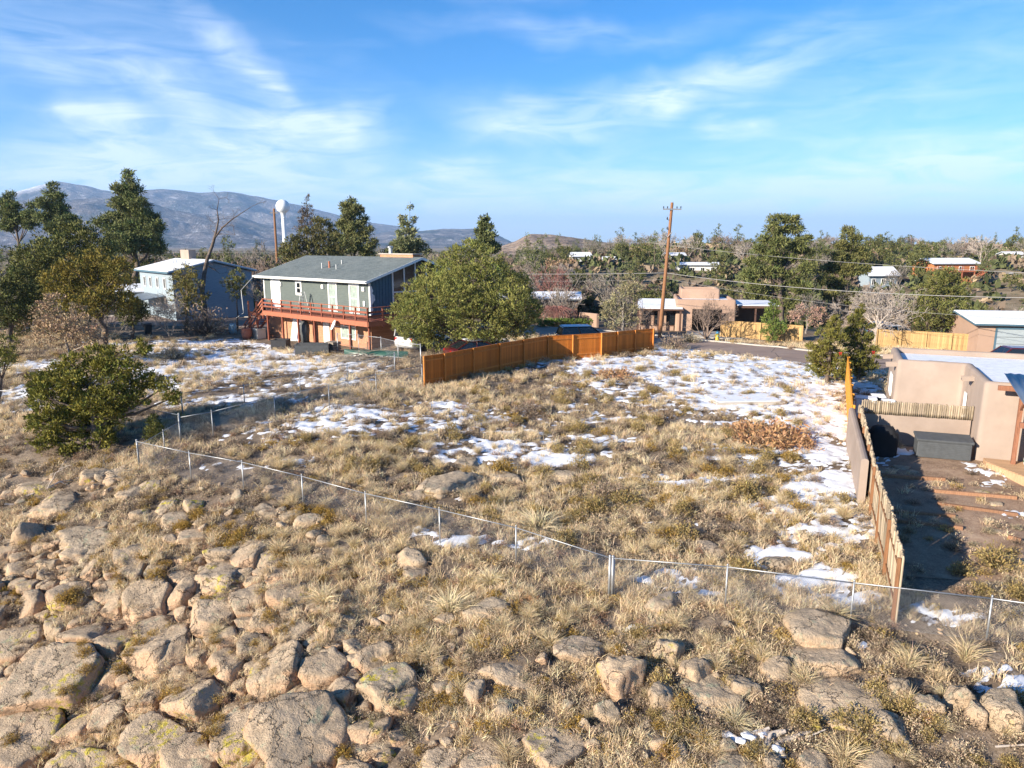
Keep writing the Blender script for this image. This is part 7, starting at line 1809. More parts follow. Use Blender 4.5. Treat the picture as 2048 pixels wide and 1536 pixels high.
px_tree('juniper_tree', 'juniper between the blue grey house and the dead tree', (370, 640), 66, [(372, 545, 20), (355, 560, 22), (385, 565, 22), (360, 590, 28), (390, 595, 24), (375, 615, 26)], 300, 16, .28, .22, .08, (.075, .070, .022), (.135, .105, .028), .16, .7, .15, seed=8)
px_tree('juniper_tree', 'small round juniper against the wall of the blue grey house', (470, 610), 68, [(472, 550, 15), (465, 565, 18), (480, 570, 17), (470, 585, 18)], 170, 15, .22, .18, .07, (.07, .072, .024), (.125, .11, .03), .1, .6, .1, seed=9)
px_tree('juniper_tree', 'dark juniper at the left edge below the large dark juniper', (20, 668), 58, [(25, 560, 26), (5, 580, 28), (45, 590, 26), (20, 610, 32), (0, 635, 28), (50, 625, 24), (-25, 600, 26)], 620, 17, .32, .25, .09, (.050, .056, .018), (.092, .088, .026), .24, .6, .1, seed=10)
px_tree('juniper_tree', 'low dark juniper between the tan leafed oak and the blue grey house', (262, 650), 62, [(262, 600, 16), (250, 615, 18), (275, 618, 18), (262, 632, 20), (290, 630, 12)], 260, 16, .26, .22, .08, (.050, .054, .018), (.095, .088, .026), .14, .6, .1, seed=11)
# pines
PINE = dict(colr=(.062, .074, .027), tips=(.118, .116, .045))
px_tree('ponderosa_pine', 'tallest cone shaped pine at the left before the mountains', (272, 560), 96, [(258, 346, 10), (260, 362, 16), (250, 380, 18), (272, 380, 16), (262, 400, 26), (240, 408, 18), (285, 412, 22), (255, 428, 30), (290, 438, 26), (225, 435, 18), (270, 455, 36), (305, 462, 24), (235, 460, 26), (205, 445, 14), (260, 485, 36), (300, 492, 28), (225, 490, 24), (320, 450, 10)], 1700, 20, .50, .44, .12, trunk_r=.4, up=.3, holes=.04, flat=.62, seed=20, **PINE, shrink=.84)
px_tree('ponderosa_pine', 'smaller pine left of the tallest pine', (110, 520), 112, [(106, 372, 9), (102, 388, 14), (115, 395, 12), (95, 408, 18), (118, 415, 18), (105, 430, 24), (132, 438, 18), (85, 435, 14), (148, 438, 10), (110, 455, 26), (150, 455, 10)], 800, 19, .52, .46, .13, trunk_r=.35, up=.3, holes=.08, flat=.6, seed=21, **PINE, shrink=.84)
px_tree('ponderosa_pine', 'pine at the far left edge before the snowy peak', (25, 520), 118, [(20, 392, 11), (15, 408, 16), (32, 415, 15), (8, 425, 18), (28, 435, 20), (45, 440, 12), (10, 450, 20), (62, 412, 9), (65, 430, 14), (60, 448, 16)], 700, 19, .55, .48, .13, trunk_r=.35, up=.3, holes=.06, flat=.65, seed=22, **PINE, shrink=.84)
px_tree('ponderosa_pine', 'open crowned pine behind the roof of the green house', (708, 560), 92, [(703, 402, 9), (694, 415, 15), (714, 420, 15), (700, 432, 18), (724, 440, 13), (682, 448, 14), (712, 452, 18), (735, 462, 12), (690, 468, 20), (675, 475, 13), (720, 475, 18), (745, 485, 11), (700, 492, 24), (670, 500, 16), (735, 500, 18)], 850, 19, .46, .42, .115, trunk_r=.32, up=.3, holes=.12, flat=.6, seed=23, colr=(.07, .078, .03), tips=(.135, .125, .05), shrink=.84)
px_tree('ponderosa_pine', 'thin topped pine left of the big juniper', (818, 560), 88, [(820, 415, 4), (806, 436, 7), (828, 440, 8), (812, 450, 10), (822, 462, 10), (802, 468, 14), (828, 478, 12), (812, 486, 22), (795, 492, 16), (840, 490, 13), (820, 505, 26), (780, 505, 14), (850, 505, 12)], 520, 13, .42, .40, .14, trunk_r=.28, up=.3, holes=.18, flat=.6, seed=24, colr=(.075, .082, .038), tips=(.13, .125, .06), shrink=.84)
px_tree('ponderosa_pine', 'pine top rising behind the big round juniper', (972, 560), 78, [(970, 438, 7), (966, 450, 10), (976, 456, 11), (962, 466, 12), (982, 472, 13), (970, 482, 16), (955, 490, 14), (985, 495, 16)], 380, 14, .36, .34, .13, trunk_r=.25, up=.35, holes=.15, flat=.65, seed=25, **PINE, shrink=.84)
px_tree('ponderosa_pine', 'tall rounded pine right of the utility pole across the street', (1565, 660), 88, [(1552, 440, 20), (1578, 440, 18), (1540, 458, 18), (1590, 458, 18), (1562, 462, 24), (1530, 478, 14), (1608, 478, 16), (1555, 485, 22), (1590, 492, 22), (1518, 498, 14), (1612, 505, 14), (1540, 512, 24), (1575, 520, 26), (1505, 525, 16), (1610, 535, 20), (1500, 548, 20), (1540, 545, 26), (1580, 555, 28), (1515, 575, 22), (1555, 580, 26), (1600, 575, 24), (1530, 600, 22), (1575, 605, 24), (1500, 592, 14)], 1800, 20, .46, .41, .115, trunk_r=.4, up=.3, holes=.24, flat=.48, seed=26, colr=(.056, .064, .022), tips=(.115, .110, .038), shrink=.84)
px_tree('ponderosa_pine', 'second pine right of the tall rounded pine across the street', (1695, 640), 92, [(1698, 460, 11), (1690, 472, 13), (1708, 478, 14), (1680, 490, 14), (1700, 495, 18), (1720, 500, 13), (1672, 512, 16), (1698, 518, 20), (1732, 512, 10), (1665, 535, 18), (1695, 540, 24), (1722, 540, 16), (1655, 560, 18), (1685, 568, 24), (1660, 590, 20), (1700, 595, 22), (1640, 545, 10)], 1250, 20, .44, .39, .115, trunk_r=.32, up=.3, holes=.24, flat=.48, seed=27, colr=(.060, .064, .023), tips=(.125, .112, .038), shrink=.84)
px_tree('spruce_tree', 'thin dead looking spruce right of the water tower', (613, 560), 105, [(613, 392, 4), (612, 402, 6), (614, 412, 8), (606, 422, 8), (621, 424, 8), (612, 434, 11), (600, 440, 8), (626, 442, 9), (612, 450, 13), (596, 456, 8), (630, 458, 8)], 170, 12, .34, .34, .09, (.055, .045, .032), (.09, .065, .045), .22, -.2, .2, seed=28, flat=.45)
px_tree('juniper_tree', 'broad dark juniper mass behind the roof of the green house', (630, 560), 84, [(644, 445, 16), (650, 462, 22), (632, 470, 22), (612, 478, 22), (660, 482, 22), (592, 490, 20), (578, 500, 18), (640, 495, 30), (605, 508, 28), (680, 500, 18), (566, 512, 14), (665, 515, 24)], 640, 16, .38, .30, .11, (.058, .058, .022), (.105, .088, .030), .3, .7, .06, seed=29)
# right hand side
px_tree('juniper_tree', 'round juniper on a leaning trunk behind the pale board fence', (1842, 700), 62, [(1893, 552, 20), (1872, 565, 22), (1910, 570, 22), (1850, 585, 22), (1885, 590, 28), (1920, 595, 20), (1840, 610, 20), (1865, 620, 26), (1905, 622, 26), (1932, 625, 16), (1850, 640, 22), (1885, 645, 26), (1922, 650, 20), (1838, 655, 14)], 760, 16, .30, .24, .085, (.054, .058, .019), (.105, .095, .026), .24, .55, .16, seed=30)
px_tree('columnar_juniper', 'left of two columnar junipers with a red bow, at the end of the orange fence', (1655, 768), 44.5, [(1674, 625, 5), (1672, 640, 9), (1640, 668, 7), (1622, 690, 6), (1668, 655, 14), (1660, 672, 16), (1640, 690, 15), (1678, 680, 14), (1650, 705, 22), (1630, 715, 16), (1675, 712, 20), (1640, 740, 20), (1668, 740, 24), (1690, 735, 14), (1622, 695, 8), (1690, 755, 10)], 760, 18, .16, .17, .05, (.066, .068, .018), (.135, .110, .022), .12, 1.3, .12, seed=31)
px_tree('columnar_juniper', 'right of two columnar junipers, taller and darker, with a red bow', (1718, 762), 45.5, [(1720, 614, 5), (1700, 640, 6), (1744, 655, 6), (1718, 627, 9), (1714, 640, 13), (1722, 655, 15), (1708, 668, 16), (1728, 680, 18), (1712, 695, 20), (1742, 672, 8), (1735, 708, 18), (1708, 722, 18), (1742, 730, 14), (1722, 740, 20), (1748, 700, 8)], 760, 18, .16, .17, .05, (.052, .056, .016), (.115, .095, .020), .12, 1.3, .12, seed=32)
px_tree('arborvitae', 'bright green cone shaped evergreen in front of the pale fence across the street', (1547, 682), 64, [(1549, 608, 9), (1547, 622, 13), (1545, 640, 17), (1549, 656, 19), (1543, 668, 18)], 260, 15, .24, .2, .07, (.06, .088, .020), (.12, .135, .035), .1, 1.0, .04, seed=33)
px_tree('spruce_tree', 'sparse grey green spruce left of the utility pole', (1248, 664), 66, [(1262, 548, 9), (1258, 560, 13), (1268, 572, 14), (1250, 580, 15), (1238, 595, 16), (1266, 595, 16), (1225, 612, 16), (1252, 615, 20), (1272, 620, 13), (1215, 630, 15), (1240, 638, 20), (1262, 645, 16), (1205, 608, 8), (1225, 650, 14)], 420, 14, .28, .24, .075, (.135, .125, .068), (.20, .17, .095), .15, .1, .28, 'bark_grey', seed=34, flat=.6)
px_tree('fruit_tree', 'small tree with pinkish dry leaves behind the pale board fence', (1612, 668), 72, [(1600, 620, 16), (1618, 630, 18), (1590, 635, 14), (1640, 622, 14), (1630, 640, 14)], 190, 13, .26, .16, .10, (.17, .105, .08), (.21, .14, .11), .1, .2, .25, 'bark_grey', seed=35)
# red bows
for i, (px, py, Z) in enumerate(((1681, 706, 43.2), (1747, 704, 44.0))):
    b = pt(px, py, Z); bo_ = thing('red_bow', ('red ribbon bow hung in the left columnar juniper', 'red ribbon bow hung in the right columnar juniper')[i], 'bow', tuple(b)); bo_.scale = (.32, .32, .32)
    if i == 0: plain('red_ribbon', (.40, .02, .015), .5, .1, 5)
    for s in (-1, 1):
        MB().lathe([(.02, 0), (.13, .12), (.15, .22), (.09, .3), (.02, .3)], 10).build('loop', MT['red_ribbon'], bo_, True, rotz=(0, s * R(75), 0)); MB().slab([(-.05 + s * .05, -.03, 0), (.05 + s * .05, -.03, 0), (.07 + s * .16, -.05, -.42), (-.05 + s * .16, -.05, -.42)][::-1], .01).build('tail', MT['red_ribbon'], bo_)
    MB().lathe([(.02, -.07), (.07, 0), (.02, .07)], 8).build('knot', MT['red_ribbon'], bo_, True)

# bare trees
def bare_tree(name, label, base, h, seed, mat, depth=5, spread=.6, kids=3, r=None, up=.1, stems=1, first=.34, lean=(0, 0), short=.7, wob=.15, twig=.007, group=None, fan=.5):
    rng = np.random.default_rng(seed); T_ = Tubes(); r = r or h * .022
    for k in range(stems):
        a = 2 * math.pi * k / max(1, stems) + rng.uniform(-.4, .4); f = fan if stems > 1 else 0
        d = np.array([lean[0] + f * math.cos(a), lean[1] + f * math.sin(a), 1.0])
        limb(T_, (0, 0, -.15), d, h * first, r, rng, depth, spread, 3, wob, up, kids, twig, short)
    t = thing(name, label, 'tree', tuple(base), 0, group)
    link('branches', T_.mesh('branches', MT[mat], 4), t)
    return t
bare_tree('bare_tree', 'big pale leafless tree spreading behind the columnar junipers', gp(1752, 688), 7.4, 41, 'bark_pale', 6, .62, 3, .20, .05, 3, .26, short=.72, twig=.012, fan=.55)
bare_tree('bare_tree', 'round leafless many stemmed tree in front of the pink adobe house', gp(1413, 680), 4.6, 42, 'bark_twig', 5, .5, 3, .09, .12, 5, .32, short=.68, twig=.010, fan=.55)
bare_tree('bare_tree', 'pale leafless tree at the left edge before the pines', ground_at(30, 540, 92), 9.0, 43, 'bark_pale', 5, .6, 3, .22, .1, 2, .32, twig=.02)
bare_tree('bare_shrub', 'leafless bush leaning over the wood fence end beside the utility pole', gp(1275, 672), 3.6, 44, 'bark_twig', 5, .6, 3, .06, .05, 5, .34, twig=.009, fan=.8)
bare_tree('bare_shrub', 'grey leafless bush beside the tan leafed oak at the left', gp(200, 690), 3.0, 45, 'bark_grey', 4, .5, 3, .05, .1, 6, .36, twig=.010, fan=.6)
bare_tree('bare_shrub', 'pale grey bush between the blue grey house and the dead tree', ground_at(335, 620, 64), 4.2, 46, 'bark_pale', 5, .55, 3, .06, .08, 5, .32, twig=.010, fan=.6)
bare_tree('bare_tree', 'pale leafless tree left of the green house roof', ground_at(530, 560, 80), 6.0, 47, 'bark_pale', 5, .5, 3, .12, .15, 4, .3, twig=.014, fan=.4)
bare_tree('bare_tree', 'purplish leafless tree above the low dark house', ground_at(1105, 610, 96), 7.0, 48, 'bark_red', 5, .5, 3, .14, .12, 4, .3, twig=.02, fan=.45)
bare_tree('bare_tree', 'leafless tree at the right end of the low dark house', ground_at(1155, 610, 98), 6.0, 49, 'bark_twig', 5, .55, 3, .12, .1, 4, .3, twig=.02, fan=.5)
# the dead snag beside the blue house: one leaning trunk with two long forks
dg = gp(409, 645); dt = thing('dead_tree', 'tall dead tree with two long bare forks left of the green house', 'tree', tuple(dg)); Zd = depth_of(dg); T_ = Tubes(); rng_d = np.random.default_rng(31)
def px_path(P, r0, r1, twigs=0):
    Q = [pt(a, b, Zd) - dg for a, b in P]
    for k in range(len(Q) - 1):
        f0, f1 = k / (len(Q) - 1), (k + 1) / (len(Q) - 1); T_.add(Q[k], Q[k + 1], r0 + (r1 - r0) * f0, r0 + (r1 - r0) * f1)
    for k in range(twigs):
        j = int(rng_d.integers(1, len(Q))); limb(T_, Q[j], (rng_d.normal(), rng_d.normal() * .6, .5), rng_d.uniform(.5, 1.1), .022, rng_d, 2, .6, 2, .2, .0, 3, .007, .7)
px_path([(409, 650), (409, 615), (404, 585), (408, 550), (414, 520), (425, 490), (432, 465)], .30, .13, 7)
px_path([(432, 465), (437, 440), (434, 420), (438, 398)], .10, .02, 5)
px_path([(428, 478), (445, 455), (465, 438), (485, 425), (505, 412)], .11, .015, 7)
px_path([(406, 590), (396, 570), (388, 560)], .09, .02, 2); px_path([(412, 530), (430, 540), (440, 548)], .07, .02, 3); px_path([(405, 600), (385, 590), (372, 595)], .07, .02, 3); px_path([(430, 470), (445, 468), (470, 470)], .05, .01, 3)
link('trunk', T_.mesh('trunk', MT['bark'], 6), dt)
# weeping cherry: umbrella of red twigs
wb_ = ground_at(1112, 645, 78); wp = thing('weeping_tree', 'umbrella shaped weeping tree with red twigs above the hedge', 'tree', wb_); T_ = Tubes(); rw = np.random.default_rng(77)
T_.add((0, 0, -.2), (0, 0, 1.5), .12, .1)
for k in range(120):
    a = rw.uniform(0, 6.28); r = rw.uniform(.5, 2.3); p = np.array([0, 0, 1.5]); q = np.array([r * .5 * math.cos(a), r * .5 * math.sin(a), 2.1 + rw.uniform(-.1, .2)]); e = np.array([r * math.cos(a), r * math.sin(a), 1.8 + rw.uniform(-.2, .1)]); g_ = e + np.array([.25 * math.cos(a), .25 * math.sin(a), -rw.uniform(.3, .9)])
    T_.add(p, q, .035, .025); T_.add(q, e, .025, .02); T_.add(e, g_, .02, .012)
link('branches', T_.mesh('branches', MT['bark_red'], 4), wp)
# hedge
hb = [pt(x, 640, 74.5) for x in range(1080, 1180, 8)]; lob = [(q[0] - hb[0][0], q[1] - hb[0][1] + .2 * (i % 2), .45, .55, .5, .42) for i, q in enumerate(hb)]
hd = thing('hedge', 'low clipped green hedge along the far kerb below the weeping tree', 'hedge', (hb[0][0], hb[0][1], tz(hb[0][0], hb[0][1])))
link('foliage', crown_mesh('foliage', lob, 420, 14, .2, .16, .07, (.055, .085, .018), np.random.default_rng(5), .6, (.11, .13, .03), .02), hd)
T_ = Tubes(); [T_.add((l[0], l[1], -.15), (l[0], l[1], .45), .03, .02) for l in lob]; link('stem', T_.mesh('stem', MT['bark'], 4), hd)

# ---------------------------------------------------------------- woodland beyond: shared shapes, one object each
def proto_tree(kind, seed):
    rng = np.random.default_rng(seed)
    if kind == 'juniper':
        L = [(rng.normal() * .45, rng.normal() * .45, rng.uniform(.7, 2.6), .95 * rng.uniform(.7, 1.1), .95, .75) for _ in range(7)]; L = [(x * (1.6 - z * .35), y * (1.6 - z * .35), z, a, b, c) for x, y, z, a, b, c in L]
        c = crown_mesh('crown', L, 110, 9, .34, .32, .14, (.050, .054, .020), rng, .6, (.088, .082, .027), .05); tr = (.14, 1.6)
    elif kind == 'pine':
        L = []
        for k in range(9):
            z = 2.0 + k * .85; w = 1.5 * (1 - (k / 10.) ** 1.5) + .25; L += [(rng.normal() * w * .45, rng.normal() * w * .45, z, w * rng.uniform(.6, .95), w * .8, w * .42)]
        c = crown_mesh('crown', L, 170, 9, .42, .42, .15, (.055, .066, .027), rng, .3, (.105, .105, .042), .12); tr = (.2, 8.0)
    elif kind == 'oak':
        L = [(rng.normal() * .8, rng.normal() * .8, rng.uniform(.4, 1.6), .8, .8, .65) for _ in range(6)]
        c = crown_mesh('crown', L, 80, 9, .34, .26, .16, (.15, .10, .06), rng, .2, (.19, .135, .085), .2); tr = (.08, 1.0)
    else:
        T_ = Tubes()
        for k in range(4): a = k * 1.57 + rng.uniform(-.4, .4); limb(T_, (0, 0, -.1), (math.cos(a) * .45, math.sin(a) * .45, 1), 1.5, .06, rng, 4, .55, 2, .15, .1, 3, .022, .72)
        return (T_.mesh('branches', MT[('bark_twig', 'bark_grey', 'bark_pale')[seed % 3]], 3),)
    T_ = Tubes(); p = np.array([0, 0, -.3])
    for k in range(4): q = np.array([rng.normal() * .05, rng.normal() * .05, tr[1] * (k + 1) / 4]); T_.add(p, q, tr[0] * (1 - .2 * k), tr[0] * (.8 - .2 * k)); p = q
    return c, T_.mesh('trunk', MT['bark'], 5)
PT = {k: [proto_tree(k, 400 + 10 * i + j) for j in range(4)] for i, k in enumerate(('juniper', 'pine', 'oak', 'bare'))}
NAMES = {'juniper': ('juniper_tree', 'dark green juniper'), 'pine': ('pine_tree', 'slender pine'), 'oak': ('oak_shrub', 'tan leafed oak shrub'), 'bare': ('bare_shrub', 'leafless grey brown bush')}
rng_w = np.random.default_rng(314); placed = []
def wood_tree(kind, x, y, s, zn, grp):
    nm, lab = NAMES[kind]; me = PT[kind][int(rng_w.integers(4))]
    t = thing(nm, lab + ' ' + zn, 'tree' if kind in ('juniper', 'pine') else 'shrub', (x, y, tz(x, y)), rng_w.uniform(0, 6.28), lab + 's ' + grp)
    t.scale = (s * rng_w.uniform(.85, 1.15), s * rng_w.uniform(.85, 1.15), s * rng_w.uniform(.85, 1.2))
    link('crown' if len(me) == 2 else 'branches', me[0], t)
    if len(me) == 2: link('trunk', me[1], t)
    placed.append((x, y))
def blocked(x, y):
    for poly in HOUSE_PLAN + [ROAD_POLY]:
        if in_poly(np.array([x]), np.array([y]), poly)[0]: return True
    return False
VIEWS = [gp(*q) for q in ((1908, 566), (1738, 575), (1163, 527), (1395, 541), (1352, 521), (1222, 530), (2030, 520))]
def hides(x, y, s):
    """Keep the far houses in sight: no tree right in front of them."""
    for q in VIEWS:
        if y < q[1] and abs(x / y - q[0] / q[1]) < 3.4 / q[1] + .003 and (q[1] - y) < q[1] * .28 and s > .5: return True
    return False
ZONES = [  # label tail, group tail, y range, x/y range, count, kinds with weights, sizes
    ('on the slope beyond the pink adobe house', 'beyond the pink house', 92, 128, .05, .62, 70, (('juniper', .45), ('bare', .3), ('oak', .25)), (.7, 1.35)),
    ('on the rocky hillside across the canyon', 'across the canyon', 128, 200, .02, .75, 120, (('juniper', .55), ('bare', .22), ('oak', .13), ('pine', .10)), (.8, 1.6)),
    ('on the plateau below the right horizon', 'on the right plateau', 200, 420, .0, .78, 110, (('juniper', .45), ('pine', .35), ('bare', .2)), (1.0, 1.7)),
    ('between the big juniper and the rocky hill', 'below the rocky hill', 200, 480, -.06, .2, 60, (('juniper', .5), ('pine', .2), ('bare', .3)), (1.0, 1.7)),
    ('behind the low dark house', 'behind the dark house', 80, 150, -.0, .16, 60, (('bare', .6), ('juniper', .25), ('oak', .15)), (.7, 1.3)),
    ('among the trees behind the green house', 'behind the green house', 84, 150, -.42, -.05, 80, (('juniper', .45), ('bare', .4), ('oak', .1), ('pine', .05)), (.9, 1.6)),
    ('among the trees behind the blue grey house', 'behind the blue house', 92, 190, -.78, -.3, 80, (('juniper', .5), ('bare', .28), ('pine', .12), ('oak', .1)), (.9, 1.7)),
    ('far off below the mountains', 'below the mountains', 190, 420, -.75, -.05, 60, (('juniper', .5), ('pine', .2), ('bare', .3)), (1.0, 1.7)),
    ('at the left end of the street', 'left of the houses', 60, 84, -.80, -.55, 18, (('juniper', .5), ('bare', .25), ('oak', .25)), (.6, 1.1)),
    ('along the far side of the street at the right', 'beyond the street at right', 62, 92, .50, .74, 26, (('juniper', .5), ('bare', .3), ('oak', .2)), (.5, 1.0))]
for zn, grp, y0, y1, a0_, a1_, n, kinds, (s0, s1) in ZONES:
    k = g = 0; ks = [q[0] for q in kinds]; ps = np.array([q[1] for q in kinds]); ps /= ps.sum()
    while k < n and g < n * 12:
        g += 1; y = math.sqrt(rng_w.uniform(y0 * y0, y1 * y1)); x = y * rng_w.uniform(a0_, a1_); kind = ks[int(rng_w.choice(len(ks), p=ps))]; s = rng_w.uniform(s0, s1)
        if kind == 'pine': s *= .6
        if blocked(x, y) or y < 92 and -.02 < x / y < .3 and kind != "bare" or hides(x, y, s) or any(abs(x - a) + abs(y - b) < 1.6 * s for a, b in placed[-400:]): continue
        wood_tree(kind, x, y, s, zn, grp); k += 1
# far scrub on the plateau and the rocky hill: reads as one mass
def scrub():
    rng = np.random.default_rng(9); n1, n2 = 4200, 9800; n = n1 + n2
    y = np.concatenate([np.sqrt(rng.uniform(380 ** 2, 1500 ** 2, n1)), np.sqrt(rng.uniform(84 ** 2, 380 ** 2, n2))]); x = y * rng.uniform(-.82, .82, n)
    for poly in HOUSE_PLAN + [ROAD_POLY]: y = np.where(in_poly(x, y, poly), 900 + y, y)
    z = hz(x, y); k = 12; s = np.concatenate([rng.uniform(1.2, 3.4, n1), rng.uniform(.8, 2.7, n2)])
    P = np.repeat(np.stack([x, y, z], 1), k, 0); S = np.repeat(s, k)
    d = unit(rng.normal(size=(n * k, 3)) + np.array([0, 0, .5])); d[:, 2] = np.abs(d[:, 2])
    P = P + d * (S * .55)[:, None] * np.array([1, 1, .9])
    V, Q = leaf_tris(P, unit(rng.normal(size=d.shape) + np.array([0, 0, .6])), S * .75, S * .5, rng)
    pk = rng.random((n, 1)); base = np.where(pk < .64, np.array([.092, .102, .042]), np.where(pk < .75, np.array([.30, .225, .145]), np.array([.20, .15, .11]))) * rng.uniform(.7, 1.3, (n, 1))
    tag(link('scrub', np_mesh('scrub', V, Q, MT['leaf'], False, color=np.repeat(np.repeat(base, k, 0), 4, 0))), 'far dark scrub dotting the plateau below the horizon', 'scrub', kind='stuff')
scrub()

# ---------------------------------------------------------------- bare earth, snow, grass; the air
BARE_PLAN = [[tuple(along(2.5, .35)), tuple(along(PL, .35)), tuple(HO + HB * 1.4), tuple(HO + HA * 9), tuple(gp(2100, 1120)[:2]), tuple(gp(1900, 1190)[:2])],
             [tuple(gp(*q)[:2]) for q in ((1600, 860), (1695, 890), (1735, 1080), (1690, 1060), (1640, 960))],
             [tuple(gp(*q)[:2]) for q in ((1780, 1240), (2060, 1290), (2060, 1400), (1900, 1340))],
             [tuple(gp(*q)[:2]) for q in ((240, 660), (480, 660), (700, 700), (560, 700), (420, 690), (240, 690))]]
build_snow(); build_grass()
def haze():
    t = NT('haze_air'); v = t.node('ShaderNodeVolumePrincipled'); v.inputs['Color'].default_value = (.40, .63, 1.0, 1); v.inputs['Density'].default_value = HAZE
    t.l.new(v.outputs[0], t.out.inputs['Volume'])
    o = MB().box(-16500, 16500, -4200, 22500, -40, 830).build('haze', t.m); tag(o, 'thin blue air between here and the mountains', 'haze', kind='stuff')
HAZE = 9.0e-5
haze()

# ---------------------------------------------------------------- labels that single things out by their neighbours
def to_px(p):
    q = np.asarray(p, float) - CAM; Z = q[1] * math.cos(PITCH) - q[2] * math.sin(PITCH)
    if Z < .5: return None
    return 1024 + F_PX * q[0] / Z, 768 + F_PX * (-q[1] * math.sin(PITCH) - q[2] * math.cos(PITCH)) / Z
FORE = [(110, 1370, 'the massive pink block'), (60, 1490, 'the pale bottom left block'), (330, 1300, 'the wide salmon block'), (395, 1400, 'the tall pink wedge'), (430, 1240, 'the square orange block'), (560, 1340, 'the yellow splashed outcrop rock'), (620, 1490, 'the pitted flat boulder'),
        (300, 1200, 'the long weathered slab'), (170, 1280, 'the rounded grey block'), (40, 1290, 'the yellow crusted boulder'), (480, 1470, 'the undercut pink block'), (786, 1380, 'the large pale slab'), (738, 1316, 'the slanting lichen slab'), (648, 1200, 'the lone spiky bunchgrass'), (900, 1200, 'the big arching bunchgrass'),
        (820, 1116, 'the split squarish rock'), (1006, 1416, 'the white grey rock'), (1245, 1345, 'the tall orange boulder'), (1100, 1503, 'the pale bottom edge boulder'), (1330, 1207, 'the rock mound'), (1640, 1272, 'the dark rock dome'), (1680, 1396, 'the wide tilted slab'), (1530, 1490, 'the snowy stump'), (1860, 1410, 'the grey upright slab'),
        (2012, 1425, 'the yellow splashed edge block'), (1815, 1300, 'the tall upright bunchgrass'), (1218, 1160, 'the wire fence corner post'), (1765, 1190, 'the near end of the pole fence'), (280, 915, 'the end post of the wire fence'), (733, 1025, 'the middle of the wire fence'), (200, 800, 'the open juniper'), (165, 1072, 'the flat grey slab'), (55, 1068, 'the rounded edge boulder'), (525, 1022, 'the lichen crusted low boulder')]
LOT = [(1540, 870, 'the rusty oak patch'), (1490, 800, 'the snowy concrete slab'), (850, 740, 'the near end of the wood fence'), (1094, 700, 'the bend of the wood fence'), (1304, 690, 'the far end of the wood fence'), (1690, 800, 'the bright orange fence'), (1710, 930, 'the stucco wall'), (1745, 1080, 'the pole fence'), (1075, 1040, 'the broad arching bunchgrass'),
       (1005, 945, 'the golden cushion beside snow'), (900, 976, 'the flat grey slab'), (1250, 1000, 'the wide olive gold bush'), (1490, 985, 'the olive gold bush in snow'), (1598, 1010, 'the lone golden cushion in snow'), (659, 790, 'the middle of the dull wire fence'), (362, 850, 'the juniper corner post'), (733, 1025, 'the middle of the wire fence'), (1218, 1160, 'the wire fence corner post'), (345, 710, 'the dark narrow leafed plant'), (626, 695, 'the long raised planter'), (1220, 745, 'the low rusty scrub in snow')]
FARL = [(1560, 520, 'the tall rounded pine'), (1698, 520, 'the second pine'), (1325, 540, 'the utility pole'), (1410, 625, 'the pink adobe house'), (1908, 550, 'the orange house'), (1765, 560, 'the white house'), (1395, 535, 'the long low house'), (1163, 520, 'the cottage'), (1990, 690, 'the garage doors'), (1750, 600, 'the pale bare tree'), (1885, 610, 'the leaning juniper'), (1090, 610, 'the low dark house'),
        (930, 590, 'the big round juniper'), (1060, 475, 'the rocky hill'), (640, 540, 'the green house roof'), (705, 440, 'the open crowned pine'), (613, 420, 'the thin spruce'), (566, 415, 'the water tower'), (430, 500, 'the dead tree'), (390, 550, 'the blue grey house'), (265, 420, 'the tallest pine'), (105, 410, 'the smaller left pine'), (20, 410, 'the edge pine'), (180, 560, 'the golden olive juniper'), (110, 520, 'the large dark juniper'), (130, 640, 'the tan leafed oak'), (815, 470, 'the thin topped pine'), (970, 460, 'the pine top behind it'), (1250, 600, 'the sparse grey spruce'), (1352, 515, 'the hilltop house'), (2030, 515, 'the pale edge house'), (1655, 700, 'the columnar junipers')]
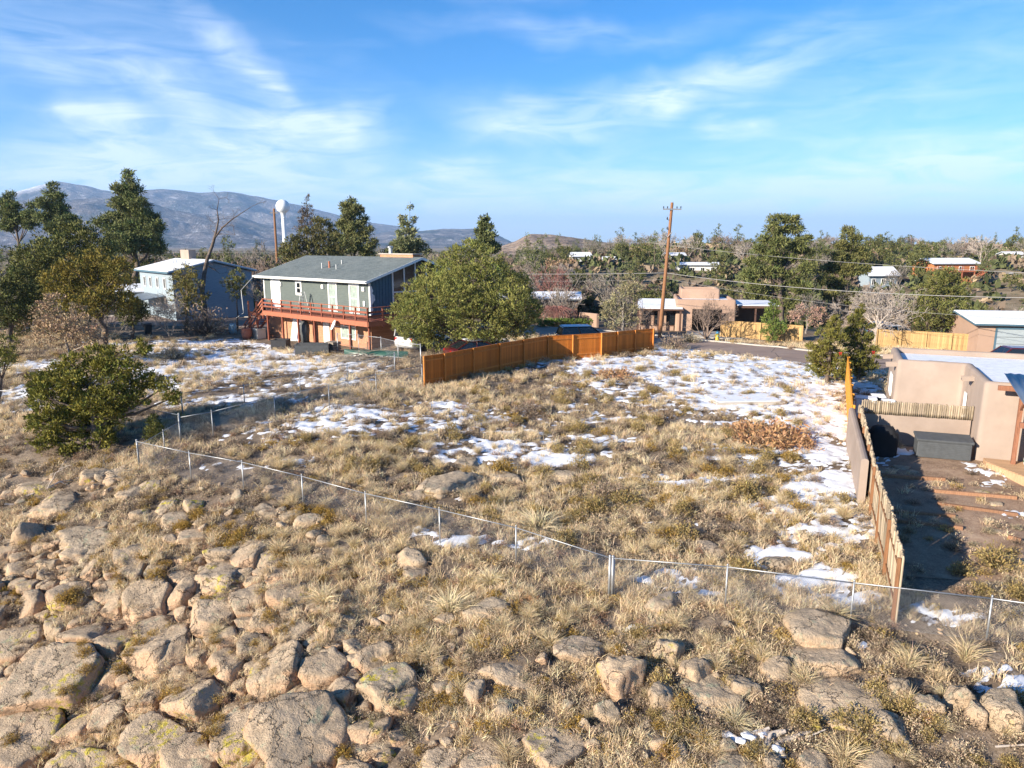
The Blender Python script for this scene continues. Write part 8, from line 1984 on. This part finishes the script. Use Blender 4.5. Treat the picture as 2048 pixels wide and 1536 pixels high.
BASE = [('blocks of the fractured outcrop', 'pinkish tan block', FORE), ('small stones of the outcrop', 'small angular stone', FORE), ('boulders on the slope', None, FORE)]
def relabel():
    groups = {}
    for o in bpy.data.objects:
        if o.parent is None and 'label' in o and 'group' in o: groups.setdefault((o['group'], o['label']), []).append(o)
    used = {o['label'] for o in bpy.data.objects if 'label' in o}
    for (g, lab), objs in groups.items():
        if len(objs) < 2 or 'timber' in g or 'line' in g: continue
        words = lab.split(); cut = next((i for i, w in enumerate(words) if i > 0 and w in ('on', 'in', 'among', 'between', 'behind', 'beyond', 'below', 'at', 'along', 'far', 'fitted', 'wedged', 'showing', 'standing', 'beside', 'of', 'lying')), len(words))
        stem = ' '.join(words[:cut])
        far = any(w in lab for w in ('tree', 'juniper', 'pine', 'oak shrub', 'leafless grey brown')) and 'snakeweed' not in lab and 'outcrop' not in lab
        marks = FARL if far else LOT if ('lot' in lab or 'yard' in lab) else FORE
        cand = []
        for o in objs:
            p = to_px(o.matrix_world.translation if o.parent else o.location)
            if p is None: continue
            d = sorted((math.hypot(p[0] - m[0], p[1] - m[1]), m) for m in marks)
            cand.append((d[0][0], o, p, d))
        cand.sort(key=lambda c: c[0])
        for dist, o, p, d in cand:
            for (d1, m1), (d2, m2) in ((d[0], d[1]), (d[0], d[2]), (d[1], d[2])):
                dx, dy = p[0] - m1[0], p[1] - m1[1]
                rel = ('right of' if dx > 0 else 'left of') if abs(dx) > abs(dy) else ('below' if dy > 0 else 'above')
                dx2, dy2 = p[0] - m2[0], p[1] - m2[1]
                rel2 = ('right of' if dx2 > 0 else 'left of') if abs(dx2) > abs(dy2) else ('below' if dy2 > 0 else 'above')
                opts = ([f'{stem} close {rel} {m1[2]}'] if d1 < 60 else []) + [f'{stem} {rel} {m1[2]}, {rel2} {m2[2]}']
                new = next((t_ for t_ in opts if t_ not in used and 4 <= len(t_.split()) <= 16), None)
                if new: break
            if new: used.add(new); o['label'] = new
bpy.context.view_layer.update()
relabel()
